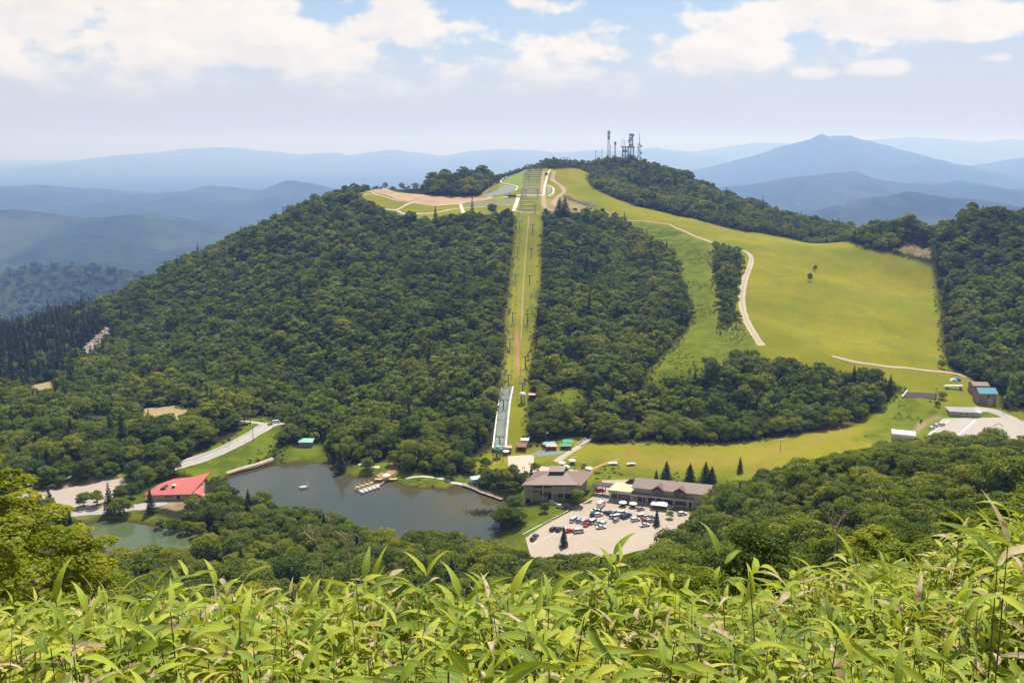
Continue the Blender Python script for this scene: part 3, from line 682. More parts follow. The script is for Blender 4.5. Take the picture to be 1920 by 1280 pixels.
# ------------------------------------------------------------------ scattering with real instances (masses nobody could count)
def scatter(name, protos, pos, rot, scl, idx, kind='stuff', tilt=None, vec_scale=None):
    col = bpy.data.collections.new(name + '_kinds')
    for i, me in enumerate(protos):
        o = bpy.data.objects.new(f'{name}_kind_{i:02d}', me); col.objects.link(o)
    me = make_mesh(name, pos, np.zeros((0, 3), np.int32)) if False else bpy.data.meshes.new(name)
    me.vertices.add(len(pos)); me.vertices.foreach_set('co', np.asarray(pos, np.float32).ravel())
    e = np.zeros((len(pos), 3), np.float32); e[:, 2] = rot
    if tilt is not None: e[:, :2] = tilt
    a = me.attributes.new('rot', 'FLOAT_VECTOR', 'POINT'); a.data.foreach_set('vector', e.ravel())
    sv = np.repeat(np.asarray(scl, np.float32)[:, None], 3, 1)
    if vec_scale is not None: sv = sv * vec_scale
    a = me.attributes.new('scl', 'FLOAT_VECTOR', 'POINT'); a.data.foreach_set('vector', sv.astype(np.float32).ravel())
    a = me.attributes.new('pick', 'INT', 'POINT'); a.data.foreach_set('value', np.asarray(idx, np.int32))
    ng = bpy.data.node_groups.new(name + '_scatter', 'GeometryNodeTree')
    ng.interface.new_socket('Geometry', in_out='INPUT', socket_type='NodeSocketGeometry'); ng.interface.new_socket('Geometry', in_out='OUTPUT', socket_type='NodeSocketGeometry')
    gi = ng.nodes.new('NodeGroupInput'); go = ng.nodes.new('NodeGroupOutput')
    ci = ng.nodes.new('GeometryNodeCollectionInfo'); ci.inputs['Collection'].default_value = col; ci.inputs['Separate Children'].default_value = True; ci.inputs['Reset Children'].default_value = True
    ip = ng.nodes.new('GeometryNodeInstanceOnPoints'); ip.inputs['Pick Instance'].default_value = True
    def at_(nm, dt):
        n = ng.nodes.new('GeometryNodeInputNamedAttribute'); n.data_type = dt; n.inputs['Name'].default_value = nm
        return next(o for o in n.outputs if o.enabled and o.name == 'Attribute')
    ng.links.new(gi.outputs[0], ip.inputs['Points']); ng.links.new(ci.outputs[0], ip.inputs['Instance'])
    er = ng.nodes.new('FunctionNodeEulerToRotation'); ng.links.new(at_('rot', 'FLOAT_VECTOR'), er.inputs[0])
    ng.links.new(at_('pick', 'INT'), ip.inputs['Instance Index']); ng.links.new(er.outputs[0], ip.inputs['Rotation']); ng.links.new(at_('scl', 'FLOAT_VECTOR'), ip.inputs['Scale'])
    ng.links.new(ip.outputs[0], go.inputs[0])
    o = link(name, me, kind=kind); md = o.modifiers.new('scatter', 'NODES'); md.node_group = ng
    return o
def joined(pr, leafmat=None):
    """crown and trunk of a prototype as one mesh with two materials"""
    v1 = np.empty(len(pr.crown.vertices) * 3, np.float32); pr.crown.vertices.foreach_get('co', v1); v1 = v1.reshape(-1, 3)
    v2 = np.empty(len(pr.trunk.vertices) * 3, np.float32); pr.trunk.vertices.foreach_get('co', v2); v2 = v2.reshape(-1, 3)
    f = [tuple(p.vertices) for p in pr.crown.polygons]; n1 = len(f); f += [tuple(i + len(v1) for i in p.vertices) for p in pr.trunk.polygons]
    me = make_mesh('tree', np.concatenate([v1, v2]), f, [leafmat or pr.crown.materials[0], M_BARK], [0] * n1 + [1] * (len(f) - n1))
    t = np.empty(len(v1), np.float32); pr.crown.attributes['tint'].data.foreach_get('value', t); add_attr(me, 'tint', np.concatenate([t, np.zeros(len(v2))])); return me

# ------------------------------------------------------------------ where the trees stand
def grid_interp(A, x, y):
    i = np.clip(np.searchsorted(gx, x) - 1, 0, len(gx) - 2); j = np.clip(np.searchsorted(gy, y) - 1, 0, len(gy) - 2)
    fx = np.clip((x - gx[i]) / (gx[i + 1] - gx[i]), 0, 1); fy = np.clip((y - gy[j]) / (gy[j + 1] - gy[j]), 0, 1)
    return (A[i, j] * (1 - fx) + A[i + 1, j] * fx) * (1 - fy) + (A[i, j + 1] * (1 - fx) + A[i + 1, j + 1] * fx) * fy
def seen(x, y, z, slack=12.0):
    """is a point (nearly) in view of the camera over the bare ground"""
    ok = np.ones(len(x), bool)
    for k in np.linspace(.06, .985, 64):
        ok &= hz(x * k, y * k) < H + (z - H) * k + slack * k
    return ok
def jitter(x0, x1, y0, y1, s, r):
    xx, yy = np.meshgrid(np.arange(x0, x1, s), np.arange(y0, y1, s * .88)); xx[1::2] += s / 2
    x = xx.ravel() + r.uniform(-.36, .36, xx.size) * s; y = yy.ravel() + r.uniform(-.36, .36, xx.size) * s
    return x, y
r3 = np.random.default_rng(33)
tx, ty = [], []
for (y0, y1, s) in ((130, 330, 6.0), (330, 560, 6.2), (560, 900, 6.3), (900, 1330, 7.6)):
    a, b = jitter(-900, 900, y0, y1, s, r3); tx.append(a); ty.append(b)
tx = np.concatenate(tx); ty = np.concatenate(ty)
osd = grid_interp(OPENSD, tx, ty); wsd = grid_interp(WATERSD, tx, ty)
keep = (osd > 2.6) & (wsd > 3.0) & (np.abs(tx) < ty * .82 + 40)
tx, ty, osd, wsd = tx[keep], ty[keep], osd[keep], wsd[keep]
tz = hz(tx, ty)
keep = seen(tx, ty, tz + 9)
tx, ty, tz, osd, wsd = tx[keep], ty[keep], tz[keep], osd[keep], wsd[keep]
tpx, tpy, tdep = to_pix(np.stack([tx, ty, tz + 5], -1))
keep = (tpx > -420) & (tpx < 2340)
tx, ty, tz, osd, wsd, tpx, tpy, tdep = [a[keep] for a in (tx, ty, tz, osd, wsd, tpx, tpy, tdep)]
ts = np.exp(r3.normal(0.0, .24, len(tx))).clip(.55, 1.65) * np.where(ty < 340, .92, 1.0) * np.clip(.62 + osd * .03, .62, 1.0)
# low scrub on the windy crests and just below the bamboo
scrub = sstep(tz, 112, 135) * .35
ts *= (1 - scrub)
conif = r3.random(len(tx)) < (.05 + .62 * sstep(-tpx, -230, -60) * (tpy > 560) * (tpy < 730) + .10 * (ty > 440) * (ty < 520) * (tx < 0) + .15 * (osd < 7) * (tpx > 1150) * (ty > 500))
top_py = to_pix(np.stack([tx, ty, tz + np.where(conif, 12.5, 9.2) * ts], -1))[1]
LINE_X = [-400, 150, 420, 480, 560, 700, 930, 960, 1000, 1235, 1262, 1300, 1340, 1380, 1440, 1500, 1600, 1690, 1730, 1920, 2340]
LINE_Y = [1052, 1052, 908, 928, 937, 984, 1010, 1030, 1045, 1040, 1000, 972, 932, 905, 880, 864, 846, 832, 838, 838, 838]
over = np.interp(tpx, LINE_X, LINE_Y) - top_py; frontal = ty < 352
lift_px = 8.5 * ts * F / tdep
ts = np.where(frontal & (over > 0) & (tpx > 430), ts * np.clip(1 - over / lift_px, .0, 1), ts)
hide = frontal & (ts < .42)
hide |= (tpx > 690) & (tpx < 800) & (ty > 985) & (r3.random(len(tx)) < .75)
def in_px(poly, x, y): return sd_poly(np.array(poly, float), x, y) < 0
conif |= in_px([(-400,640),(0,600),(140,585),(215,600),(190,650),(130,690),(0,715),(-400,760)], tpx, tpy) & (r3.random(len(tx)) < .85) & (ty > 560)

for q in (G(1060, 299), G(1004, 321), G(1049, 402), G(1059, 402), G(923, 404)): hide |= (np.abs(tx - q[0]) < 11) & (ty < q[1] + 8) & (ty > q[1] - 26)
topz = (tpy < 372) & (tpx > 690) & (tpx < 1110)
ts = np.where(topz & ~((tpx > 800) & (tpx < 925) & (tpy > 315)), ts * .62, ts); ts = np.where((tpx > 805) & (tpx < 915) & (ty > 1000), ts * 1.3, ts); ts = np.where(topz & (tpx > 918) & (tpx < 1010), ts * .6, ts); conif &= ~(topz & (r3.random(len(tx)) < .8))
tx, ty, tz, osd, wsd, tpx, tpy, tdep, ts, conif = [a[~hide] for a in (tx, ty, tz, osd, wsd, tpx, tpy, tdep, ts, conif)]
# ------------------------------------------------------------------ single trees (the ones that show largest) and the wood behind them
infr = (tpx > -10) & (tpx < 1930) & (tpy > 250) & (tpy < 1085) & seen(tx, ty, tz + 6, 2.0)
rank = np.where(infr & (ty > 120), ts / tdep, 0) * np.where((wsd < 14) | (osd < 9), 1.9, 1.0)
single = np.zeros(len(tx), bool)
for sel, n in ((~conif, 280), (conif, 110)):
    i = np.nonzero(sel & (rank > 0))[0]; i = i[np.argsort(-rank[i])][:n]; single[i] = True
kinds = r3.integers(0, 7, len(tx)); shade = r3.choice(3, len(tx), p=(.5, .28, .22)); rots = r3.uniform(0, 6.283, len(tx))
def recrown(me, mat):
    c = me.copy(); c.materials[0] = mat; return c
CROWNS = {(k, q): (PB[k].crown if q == 0 else recrown(PB[k].crown, (None, M_BROADD, M_BROADY)[q])) for k in range(7) for q in range(3)}
def region(i):
    """where a tree stands, told by what can be found beside it"""
    x, y, px, py = tx[i], ty[i], tpx[i], tpy[i]
    if wsd[i] < 16:
        if px < 425 and y < 372: return 'on the bank of the small pond'
        return 'on the wooded near shore of the lake' if y < 385 else 'on the far shore of the lake'
    if y < 350:
        if px > 1250:
            band = 'high on' if y < 185 else ('midway down' if y < 255 else 'low on')
            side = 'the slope facing the east car park' if px > 1680 else ('the slope facing the long grass field' if px > 1430 else 'the slope facing the shop row')
            return band + ' ' + side
        if px > 960: return 'between the bamboo and the main car park'
        if px > 430: return 'between the bamboo and the lake'
        return 'between the bamboo and the small pond'
    if px < 430: return 'around the red-roofed house' if px > 225 else 'around the west car park'
    if px < 560: return 'beside the lakeside road'
    if px < 970: return 'at the foot of the big wooded hill'
    if y < 400: return 'around the lodge and shop row'
    if px > 1690: return 'beside the east huts'
    return 'along the back edge of the grass field' if y > 430 else 'at the near edge of the grass field'
def plant(pr, x, y, z, s, rz, label, cat, group=None, name=None, crown=None):
    t = thing(name or pr.kind, label, cat, (x, y, z), rz, group); t.scale = (s, s, s)
    link('trunk', pr.trunk, t); link('crown', crown or pr.crown, t); return t
for i in np.nonzero(single)[0]:
    where = region(i); size = 'small' if ts[i] < .82 else ('large' if ts[i] > 1.12 else 'middle-sized')
    if conif[i]: lab = f'{size} pointed dark conifer {where}'; plant(PC[kinds[i] % 4], tx[i], ty[i], tz[i], ts[i], rots[i], lab, 'tree', lab.replace('conifer', 'conifers'))
    else: lab = f"{size} {('mid-green', 'dark green', 'yellow-green')[shade[i]]} broadleaf tree {where}"; plant(PB[kinds[i]], tx[i], ty[i], tz[i], ts[i], rots[i], lab, 'tree', lab.replace(' tree', ' trees'), None, CROWNS[(kinds[i], shade[i])])
rest = ~single
JB = [joined(p) for p in PB]; JBD = [joined(p, M_BROADD) for p in PB]; JBY = [joined(p, M_BROADY) for p in PB]; JC = [joined(p) for p in PC]
near = rest & (ty < 480)
n_ = near & ~conif
scatter('woodland', JB + JBD + JBY + JC, np.stack([tx, ty, tz], -1)[near], rots[near], ts[near], np.where(conif, 21 + kinds % 4, kinds + 7 * shade)[near])
far_ = rest & ~near
vs_ = np.ones((far_.sum(), 3)); vs_[:, 2] = r3.uniform(.75, 1.35, far_.sum())
scatter('forest', LOWB + LOWC, np.stack([tx, ty, tz - .4], -1)[far_], rots[far_], ts[far_] * 1.06, np.where(conif, 12 + kinds % 3, r3.integers(0, 12, len(tx)))[far_], vec_scale=vs_)
print('TREES', len(tx), single.sum(), near.sum(), far_.sum())
# bushes: weeds and shrubs in the rough strips and along the wood edges
bx, by = jitter(-260, 620, 330, 1180, 3.4, r3)
bo = grid_interp(OPENSD, bx, by); br = grid_interp(c_rough, bx, by); bw = grid_interp(WATERSD, bx, by)
bd = vnoise(bx, by, 22, 5) + .5 * vnoise(bx, by, 9, 6)
k = (bw > 1.2) & (((br > .5) & (bd > .16) & (bo < -1)) | ((np.abs(bo + .5) < 2.6) & (bd > -.12) & (by > 400)))
bx, by, bd = bx[k], by[k], bd[k]; bz = hz(bx, by); k = seen(bx, by, bz + 1.5, 2.0); bx, by, bz = bx[k], by[k], bz[k]
# ------------------------------------------------------------------ colours of built things
C = simple
ASPH = C('asphalt', (.145, .132, .118), .95, .12, .5); LOT = C('worn_paving', (.385, .320, .258), .95, .14, .35); ROADM = C('pale_road', (.36, .33, .30), .95, .12, .5)
DIRT = C('dirt_track', (.33, .235, .145), .95, .2, .6); GRAV = C('gravel_path', (.43, .355, .265), .95, .15, .6); PALEP = C('pale_path', (.52, .47, .39), .95, .12, .5)
WHITE = C('white_paint', (.74, .73, .70), .5, .06, 2); CREAM = C('cream_wall', (.50, .44, .34), .8, .10, .8); BEIGE = C('beige_siding', (.335, .29, .225), .8, .10, .8)
BROWNR = C('brown_roof', (.185, .118, .098), .55, .10, .5, spec=.4); DKBROWN = C('dark_brown', (.075, .05, .038), .7, .15, 1); WOOD = C('wood', (.24, .16, .09), .85, .25, 2)
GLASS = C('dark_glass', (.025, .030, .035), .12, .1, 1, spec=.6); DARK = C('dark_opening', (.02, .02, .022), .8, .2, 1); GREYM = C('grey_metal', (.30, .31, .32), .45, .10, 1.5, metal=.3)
DGREY = C('dark_steel', (.10, .105, .115), .5, .12, 1.5, metal=.3); GREEN = C('green_steel', (.12, .27, .20), .5, .12, 1); REDR = C('red_roof', (.47, .115, .095), .5, .08, .6, spec=.4)
BLUER = C('blue_roof', (.075, .27, .36), .5, .08, .8); BLUE = C('blue_tarp', (.05, .20, .55), .5, .12, 2); ORANGE = C('orange_canopy', (.62, .33, .12), .6, .1, 2); RED = C('red_paint', (.45, .045, .04), .45, .08, 2)
GREENT = C('green_tent', (.05, .36, .17), .6, .1, 1); AQUA = C('aqua_tent', (.22, .46, .42), .6, .1, 1); CONC = C('concrete', (.40, .375, .33), .9, .16, .8); TARGREY = C('slate_mat', (.185, .215, .18), .9, .25, .5)
RUBBER = C('tyre_rubber', (.025, .025, .026), .8, .1, 5); BRICKB = C('brown_tile', (.28, .20, .165), .8, .12, 1); PINKSOIL = C('phlox_bed', (.37, .235, .15), .95, .3, .35); STONE = C('boulder', (.36, .30, .26), .95, .3, .8)
LINE = C('line_paint', (.62, .60, .56), .8, .12, 1.5); SIGNB = C('sign_blue', (.03, .10, .42), .4, .05, 2); SIGNG = C('sign_green', (.04, .30, .12), .5, .08, 2); SIGNBR = C('sign_brown', (.16, .075, .055), .6, .1, 2); PALEBLUE = C('pale_blue_wall', (.42, .52, .58), .6, .08, 1)

# ------------------------------------------------------------------ sheets and ribbons laid on the ground
NOBUSH = [OPENW['lawn'][:, :2], OPENW['easthut'][:, :2]]
def resample(P, step):
    P = np.asarray(P)[:, :2]
    # Catmull-Rom through the points
    Q = np.vstack([2 * P[0] - P[1], P, 2 * P[-1] - P[-2]]); out = []
    for i in range(1, len(Q) - 2):
        n = max(2, int(np.hypot(*(Q[i + 1] - Q[i])) / step))
        for k in range(n):
            t = k / n; a, b, c, d = Q[i - 1:i + 3]
            out.append(.5 * ((2 * b) + (c - a) * t + (2 * a - 5 * b + 4 * c - d) * t * t + (3 * b - a - 3 * c + d) * t ** 3))
    out.append(P[-1]); return np.array(out)
def ribbon_geo(P, w, lift, off=0.0, nseg=2):
    t = np.gradient(P, axis=0); t /= np.linalg.norm(t, axis=1, keepdims=True) + 1e-9; nrm = np.stack([-t[:, 1], t[:, 0]], -1)
    w = np.broadcast_to(w, len(P)) if np.ndim(w) == 0 else np.interp(np.linspace(0, 1, len(P)), np.linspace(0, 1, len(w)), w)
    jr = np.random.default_rng(len(P)); w = w * (1 + (.10 if np.max(w) > 1.2 and lift < .5 and off == 0 else 0) * jr.normal(size=len(P)).clip(-1.5, 1.5))
    cols = [P + nrm * (off + w[:, None] * (k / nseg - .5)) for k in range(nseg + 1)]
    v = np.stack(cols, 1); z = hz(v[..., 0], v[..., 1]) + lift
    v = np.concatenate([v, z[..., None]], -1).reshape(-1, 3); m = nseg + 1
    f = [(i * m + k, i * m + k + 1, (i + 1) * m + k + 1, (i + 1) * m + k) for i in range(len(P) - 1) for k in range(nseg)]
    return v, f
def ribbon(name, pix, w, mat, lift=.18, step=3.0, world=None, kind='structure', nobush=True, **props):
    P = resample(np.array([G(*p)[:2] for p in pix]) if world is None else world, step)
    v, f = ribbon_geo(P, w, lift)
    o = link(name, make_mesh(name, v, f, [mat]), kind=kind, **props)
    if nobush:
        m = 3; V = v.reshape(-1, m, 3); NOBUSH.append(np.vstack([V[:, 0, :2], V[::-1, -1, :2]]))
    return o
def sheet(name, poly, mat, lift=.10, step=4.0, kind='structure', pix=True, **props):
    P = GP(poly)[:, :2] if pix else np.asarray(poly)[:, :2]
    v, f = fill(P, step, hz, lift); NOBUSH.append(P)
    return link(name, make_mesh(name, v, f, [mat]), kind=kind, **props)
# valley floor
sheet('car_park', CARPARK, LOT, .06, 6, pix=False)
sheet('forecourt', SHOPPAD, C('shop_paving', (.36, .30, .24), .95, .1, .5), .05, 6, pix=False)
sheet('east_car_park', EASTLOT, C('east_paving', (.37, .335, .29), .95, .08, .4), .08, 5, pix=False)
sheet('west_car_park', WESTLOT, C('west_paving', (.36, .30, .255), .95, .12, .4), .08, 5, pix=False)
sheet('plaza', PLAZA, C('plaza_paving', (.47, .40, .315), .95, .08, .5), .08, 4, pix=False)
ribbon('lakeside_road', [(250,893),(290,884),(330,874),(400,851),(450,828),(480,811),(500,799),(522,794),(545,792)], 8.5, ROADM, .16)
ribbon('lakeside_road', [(105,967),(150,962),(190,957),(240,952),(280,948),(310,940)], 7.0, ROADM, .14)
ribbon('lakeside_road', [(508,797),(486,793),(464,790),(440,789)], 6.5, ROADM, .13)
ribbon('service_road', [(1925,800),(1890,782),(1850,768),(1810,768)], 7, ROADM, .12)
ribbon('footpath', [(1000,876),(1010,866),(1040,858)], 3, DIRT, .1) if False else None
ribbon('ski_track', [(1255,421),(1290,437),(1330,453),(1370,463),(1398,472),(1408,482),(1407,497),(1398,520),(1391,555),(1394,585),(1404,610),(1416,630),(1428,648)], [2.2,2.7,2.7,3.2,4.2,5,5,5,5,5], GRAV, .2)
ribbon('verge', [(1330,453),(1370,463),(1398,472),(1408,482),(1407,497),(1398,520),(1391,555),(1394,585),(1404,610),(1416,630),(1426,645)], [.5,.8,1.1,1.1,1.1,1.1,1.1], C('worn_verge', (.33, .285, .17), .95, .3, 1), .27)
ribbon('ski_track', [(1560,668),(1600,678),(1640,684),(1700,690),(1750,696),(1800,703),(1825,712)], 2.2, GRAV, .2)
ribbon('ski_track', [(1165,413),(1210,415),(1255,421)], 1.5, GRAV, .2)
ribbon('drainage_ditch', [(991,405),(990,425),(984.6,484),(980.6,545),(978.5,600),(977,638)], .75, C('ditch', (.31, .245, .155), .95, .25, .6), .15)
ribbon('bare_soil', [(969.5,612),(969.5,640),(970.5,665),(971,690),(973,705)], [1.0,2.6,1.6,2.6,1.0], C('rust_soil', (.30, .16, .08), .95, .2, 1), .12)
ribbon('gravel_ramp', [(1042,866),(1065,850),(1085,838),(1100,828)], 3.4, C('ramp_grit', (.40, .345, .27), .95, .1, 1), .14)
ribbon('dirt_path', [(1088,890),(1110,880),(1135,869),(1160,862)], 1.6, C('orange_dirt', (.42, .24, .10), .95, .2, 1), .12)
ribbon('dirt_path', [(710,888),(722,893),(734,884),(738,876),(728,870)], 4.0, C('red_dirt', (.36, .20, .11), .95, .2, 1), .14)
ribbon('dirt_path', [(672,870),(690,873),(712,876)], 2.0, PALEP, .14)
ribbon('dirt_path', [(760,897),(790,893),(830,898),(850,906)], 1.8, PALEP, .14)
ribbon('lakeside_path', [(850,905),(870,908),(885,914)], 2.0, PALEP, .14)
ribbon('kerb', [(980,1002),(1020,981),(1060,960),(1090,945),(1110,936)], .5, LINE, .2)
ribbon('lane_line', [(1000,1020),(1040,1000),(1100,968)], .25, LINE, .09, nobush=False)
def world_line(name, a, b, w, lift, z=None):
    A = at(*a, z=z)[:2]; B = at(*b, z=z)[:2]
    return ribbon(name, None, w, LINE, lift, world=np.array([A, (A + B) / 2, B]), nobush=False)
for a, b, w in (((1829,787),(1776,834),1.0), ((1868,806),(1836,834),.7), ((1883,812),(1858,836),.7), ((1780,787),(1735,820),.5)): world_line('parking_line', a, b, w, .10, 13.0)
for a, b in (((1040,1005),(1062,985)),((1052,1006),(1074,986)),((1064,1007),(1086,987)),((1095,985),(1112,972)),((1106,986),(1123,973)),((1118,987),(1135,974)),((1130,988),(1146,975)),((1130,955),(1300,967))): world_line('parking_line', a, b, .22, .075, 3.0)
# road edge lines and centre dashes
P = resample(np.array([G(*p)[:2] for p in [(290,884),(330,874),(400,851),(450,828),(480,811),(500,799)]]), 3.0)
for off in (-3.7, 3.7):
    v, f = ribbon_geo(P, .35, .20, off); link('road_edge_line', make_mesh('road_edge_line', v, f, [LINE]), kind='structure')
for i in range(0, len(P) - 3, 4):
    v, f = ribbon_geo(P[i:i + 3], .3, .20); link('road_dash', make_mesh('road_dash', v, f, [LINE]), kind='structure')
# hilltop garden: beds and paths
def gp(*a): return [(660 + x / 4.174, 280 + y / 4.174) for x, y in a]
sheet('flower_bed', gp((230,310),(330,338),(270,362),(190,345),(130,322)), PINKSOIL, .25, 3, kind='structure')
sheet('flower_bed', gp((455,412),(560,372),(700,376),(850,380),(1000,376),(1110,370),(1090,385),(1000,402),(850,423),(740,433),(650,440),(560,432)), PINKSOIL, .25, 3)
sheet('flower_bed', gp((340,342),(480,353),(640,372),(560,372),(455,408),(370,400),(275,362)), C('dry_bed', (.37, .27, .14), .95, .25, .4), .25, 3)
sheet('slate_bed', gp((990,368),(1120,330),(1180,285),(1260,285),(1282,300),(1265,335),(1190,350),(1080,372)), TARGREY, .25, 3)
sheet('slate_bed', gp((1525,285),(1545,285),(1560,310),(1550,345),(1525,362)), TARGREY, .25, 3)
sheet('lawn', gp((1175,252),(1225,218),(1358,168),(1352,285),(1300,330),(1290,285),(1195,268)), C('lawn_green', (.145, .205, .022), .95, .15, .6), .25, 3)
sheet('lawn', gp((872,432),(1000,410),(1280,385),(1275,430),(1000,452),(870,462)), C('olive_bed', (.16, .175, .06), .95, .2, .5), .22, 4)
for pts, w in ((((100,325),(180,350),(250,370),(370,405),(455,415),(560,435),(650,443),(740,435),(850,425),(1000,405),(1100,385),(1180,380)), 2.2), (((1180,380),(1280,365),(1400,362),(1500,360)), 4.5),
               (((100,322),(230,309),(330,338),(480,352),(640,372),(800,380),(940,376),(1010,366)), 1.4), (((50,372),(90,415),(145,455),(250,468),(345,475),(400,450),(470,420)), 2.2), (((15,358),(90,356),(180,356)), 1.5), (((50,372),(80,362),(180,355)),1.2),
               (((345,475),(430,510),(560,505),(700,490),(850,465),(1000,455),(1280,435)), 2.4), (((850,430),(865,480),(880,520)), 3.6), (((880,520),(930,512),(990,500)), 2.0), (((1300,380),(1285,430),(1265,485)), 4.2),
               (((1280,325),(1288,290),(1190,268),(1165,250),(1220,215),(1360,165)), 2.2), (((1555,162),(1530,200),(1508,290),(1500,360)), 3.0), (((1530,282),(1572,302),(1575,340),(1538,368)), 2.6), (((1270,480),(1330,495),(1470,495)), 1.6), (((275,362),(350,342)), 1.4)):
    if len(pts) == 2: pts = (pts[0], ((pts[0][0] + pts[1][0]) / 2, (pts[0][1] + pts[1][1]) / 2), pts[1])
    ribbon('garden_path', gp(*pts), w, PALEP, .32)
for pts, w in ((((1583,172),(1572,245),(1640,292),(1655,340),(1600,390),(1578,430),(1612,455)), 5.5), (((1498,300),(1500,385),(1505,445),(1535,472),(1620,482)), 5.0), (((1500,170),(1490,250),(1486,340)), 4.0)):
    ribbon('dirt_track', gp(*pts), w, DIRT, .28)

# ------------------------------------------------------------------ buildings
class Frame:
    """a building's own axes: x along its front, y into its depth, z up"""
    def __init__(s, O, ex, ey): s.O, s.ex, s.ey = O, np.array(ex) / np.hypot(*ex), np.array(ey) / np.hypot(*ey)
    def __call__(s, p): q = s.ex * p[0] + s.ey * p[1]; return (q[0], q[1], p[2])
    def world(s, x, y, z=0): q = s.ex * x + s.ey * y; return (s.O[0] + q[0], s.O[1] + q[1], s.O[2] + z)
    def mb(s): return MB(s)
def win(fr, par, x0, x1, z0, z1, y=0.0, n=1, frame=WHITE, d=.10, nz=1, name='window', glass=GLASS):
    """window: frame, bars and recessed glass, in the front plane y (or the plane behind)"""
    t = .10; m = fr.mb()
    m.bb(x0 - t, x0, y - d, y + .02, z0 - t, z1 + t); m.bb(x1, x1 + t, y - d, y + .02, z0 - t, z1 + t); m.bb(x0, x1, y - d, y + .02, z1, z1 + t); m.bb(x0, x1, y - d, y + .02, z0 - t, z0)
    for k in range(1, n): xx = x0 + (x1 - x0) * k / n; m.bb(xx - .05, xx + .05, y - d * .8, y - .02, z0, z1)
    for k in range(1, nz): zz = z0 + (z1 - z0) * k / nz; m.bb(x0, x1, y - d * .7, y - .025, zz - .04, zz + .04)
    w = m.build(name, frame, par)
    fr.mb().bb(x0, x1, y - .045, y - .012, z0, z1).build('pane', glass, w); return w
def hall():
    fr = Frame(np.array([4.9, 382.0, 3.65]), (1, 0.0), (.38, .925))
    t = thing('lodge', 'large beige lodge with brown hipped roof and roof turret beside the lake', 'lodge', tuple(fr.O))
    W, D, E = 25.2, 17.6, 8.2
    fr.mb().bb(1.0, W - 1, .8, D, -1.5, E).build('wall', BEIGE, t)
    m = fr.mb()   # projecting bays and floor bands
    m.bb(1.2, 3.6, .35, .8, -1, 7.4); m.bb(13.6, W - 1.2, .45, .8, 4.3, 7.0); m.bb(4.4, 8.9, .5, .8, 5.0, 6.2); m.bb(9.4, 13.4, .5, .8, 5.0, 6.2); m.build('wall_panel', C('panel_beige', (.36, .31, .24), .8, .1, .8), t)
    for x in (.75, 3.95, 9.15, 13.45, 18.8): fr.mb().bb(x - .22, x + .22, .05, .45, -1.4, E - .1).build('pillar', CREAM, t)
    for x0, x1, z0, z1, n in ((4.7, 8.75, 6.35, 7.75, 4), (9.55, 13.2, 6.35, 7.75, 4), (1.5, 3.3, 7.5, 7.9, 2), (14.2, 18.2, 7.15, 7.6, 4), (16.2, 18.3, 1.6, 3.6, 2), (8.0, 11.2, 2.6, 4.0, 3)): win(fr, t, x0, x1, z0, z1, .78 if z0 < 7.1 else .8, n, DKBROWN)
    for x0, x1, z0, z1 in ((11.6, 13.1, .9, 3.9), (19.6, 23.2, 1.0, 3.9), (1.4, 3.3, -1.0, 1.0)): fr.mb().bb(x0, x1, .28, .79, z0, z1).build('doorway', DARK, t)
    fr.mb().bb(4.2, 8.9, .55, .79, 4.35, 4.8).build('louvre', DKBROWN, t); fr.mb().bb(14, W - 1.2, -.6, .44, 4.05, 4.28).build('awning', CREAM, t)
    # hipped roof with thick eaves
    x0, x1, y0, y1 = -.4, W + .4, -.7, D + .8; rx0, rx1, ry = 9.2, 16.4, 9.4; zt = E + 3.0
    vs = [(x0, y0, E), (x1, y0, E), (x1, y1, E), (x0, y1, E), (rx0, ry, zt), (rx1, ry, zt), (x0, y0, E - .4), (x1, y0, E - .4), (x1, y1, E - .4), (x0, y1, E - .4)]
    r = fr.mb().raw(vs, [(0, 1, 5, 4), (1, 2, 5), (2, 3, 4, 5), (3, 0, 4), (6, 7, 1, 0), (7, 8, 2, 1), (8, 9, 3, 2), (9, 6, 0, 3), (9, 8, 7, 6)]).build('roof', BROWNR, t)
    # raised seams and the verge band on the east end
    m = fr.mb()
    for i in range(1, 34):
        x = x0 + (x1 - x0) * i / 34; q = min((x - x0) / (rx0 - x0), 1, (x1 - x) / (x1 - rx1)); m.raw([(x - .04, y0, E + .01), (x + .04, y0, E + .01), (x + .04, y0 + (ry - y0) * q, E + (zt - E) * q + .05), (x - .04, y0 + (ry - y0) * q, E + (zt - E) * q + .05), (x, y0, E + .07), (x, y0 + (ry - y0) * q, E + (zt - E) * q + .1)], [(0, 4, 5, 3), (4, 1, 2, 5)])
    m.build('roof_seam', C('seam', (.16, .10, .085), .5, .1, 1), r)
    fr.mb().raw([(x1 - .2, y0, E + .03), (x1 + 1.4, y0 + .2, E - .35), (x1 + 1.4, y1, E - .35), (x1 - .2, y1, E + .03), (x1 - .2, y0, E - .35), (x1 - .2, y1, E - .35)], [(0, 1, 2, 3), (0, 4, 1), (3, 2, 5), (1, 4, 5, 2)]).build('side_eave', BROWNR, t)
    tr = fr.mb().bb(rx0 + .3, rx1 - .3, 7.6, 11.6, zt - 1.0, zt + .9).build('roof_turret', DKBROWN, t)
    fr.mb().raw([(rx0 - .1, 6.9, zt + .75), (rx1 + .1, 6.9, zt + .75), (rx1 + .1, 10.8, zt + 2.3), (rx0 - .1, 10.8, zt + 2.3), (rx0 - .1, 12.2, zt + .9), (rx1 + .1, 12.2, zt + .9)], [(0, 1, 2, 3), (3, 2, 5, 4), (0, 3, 4), (1, 5, 2), (0, 4, 5, 1)]).build('turret_roof', BROWNR, tr)
    return fr
LODGE = hall()
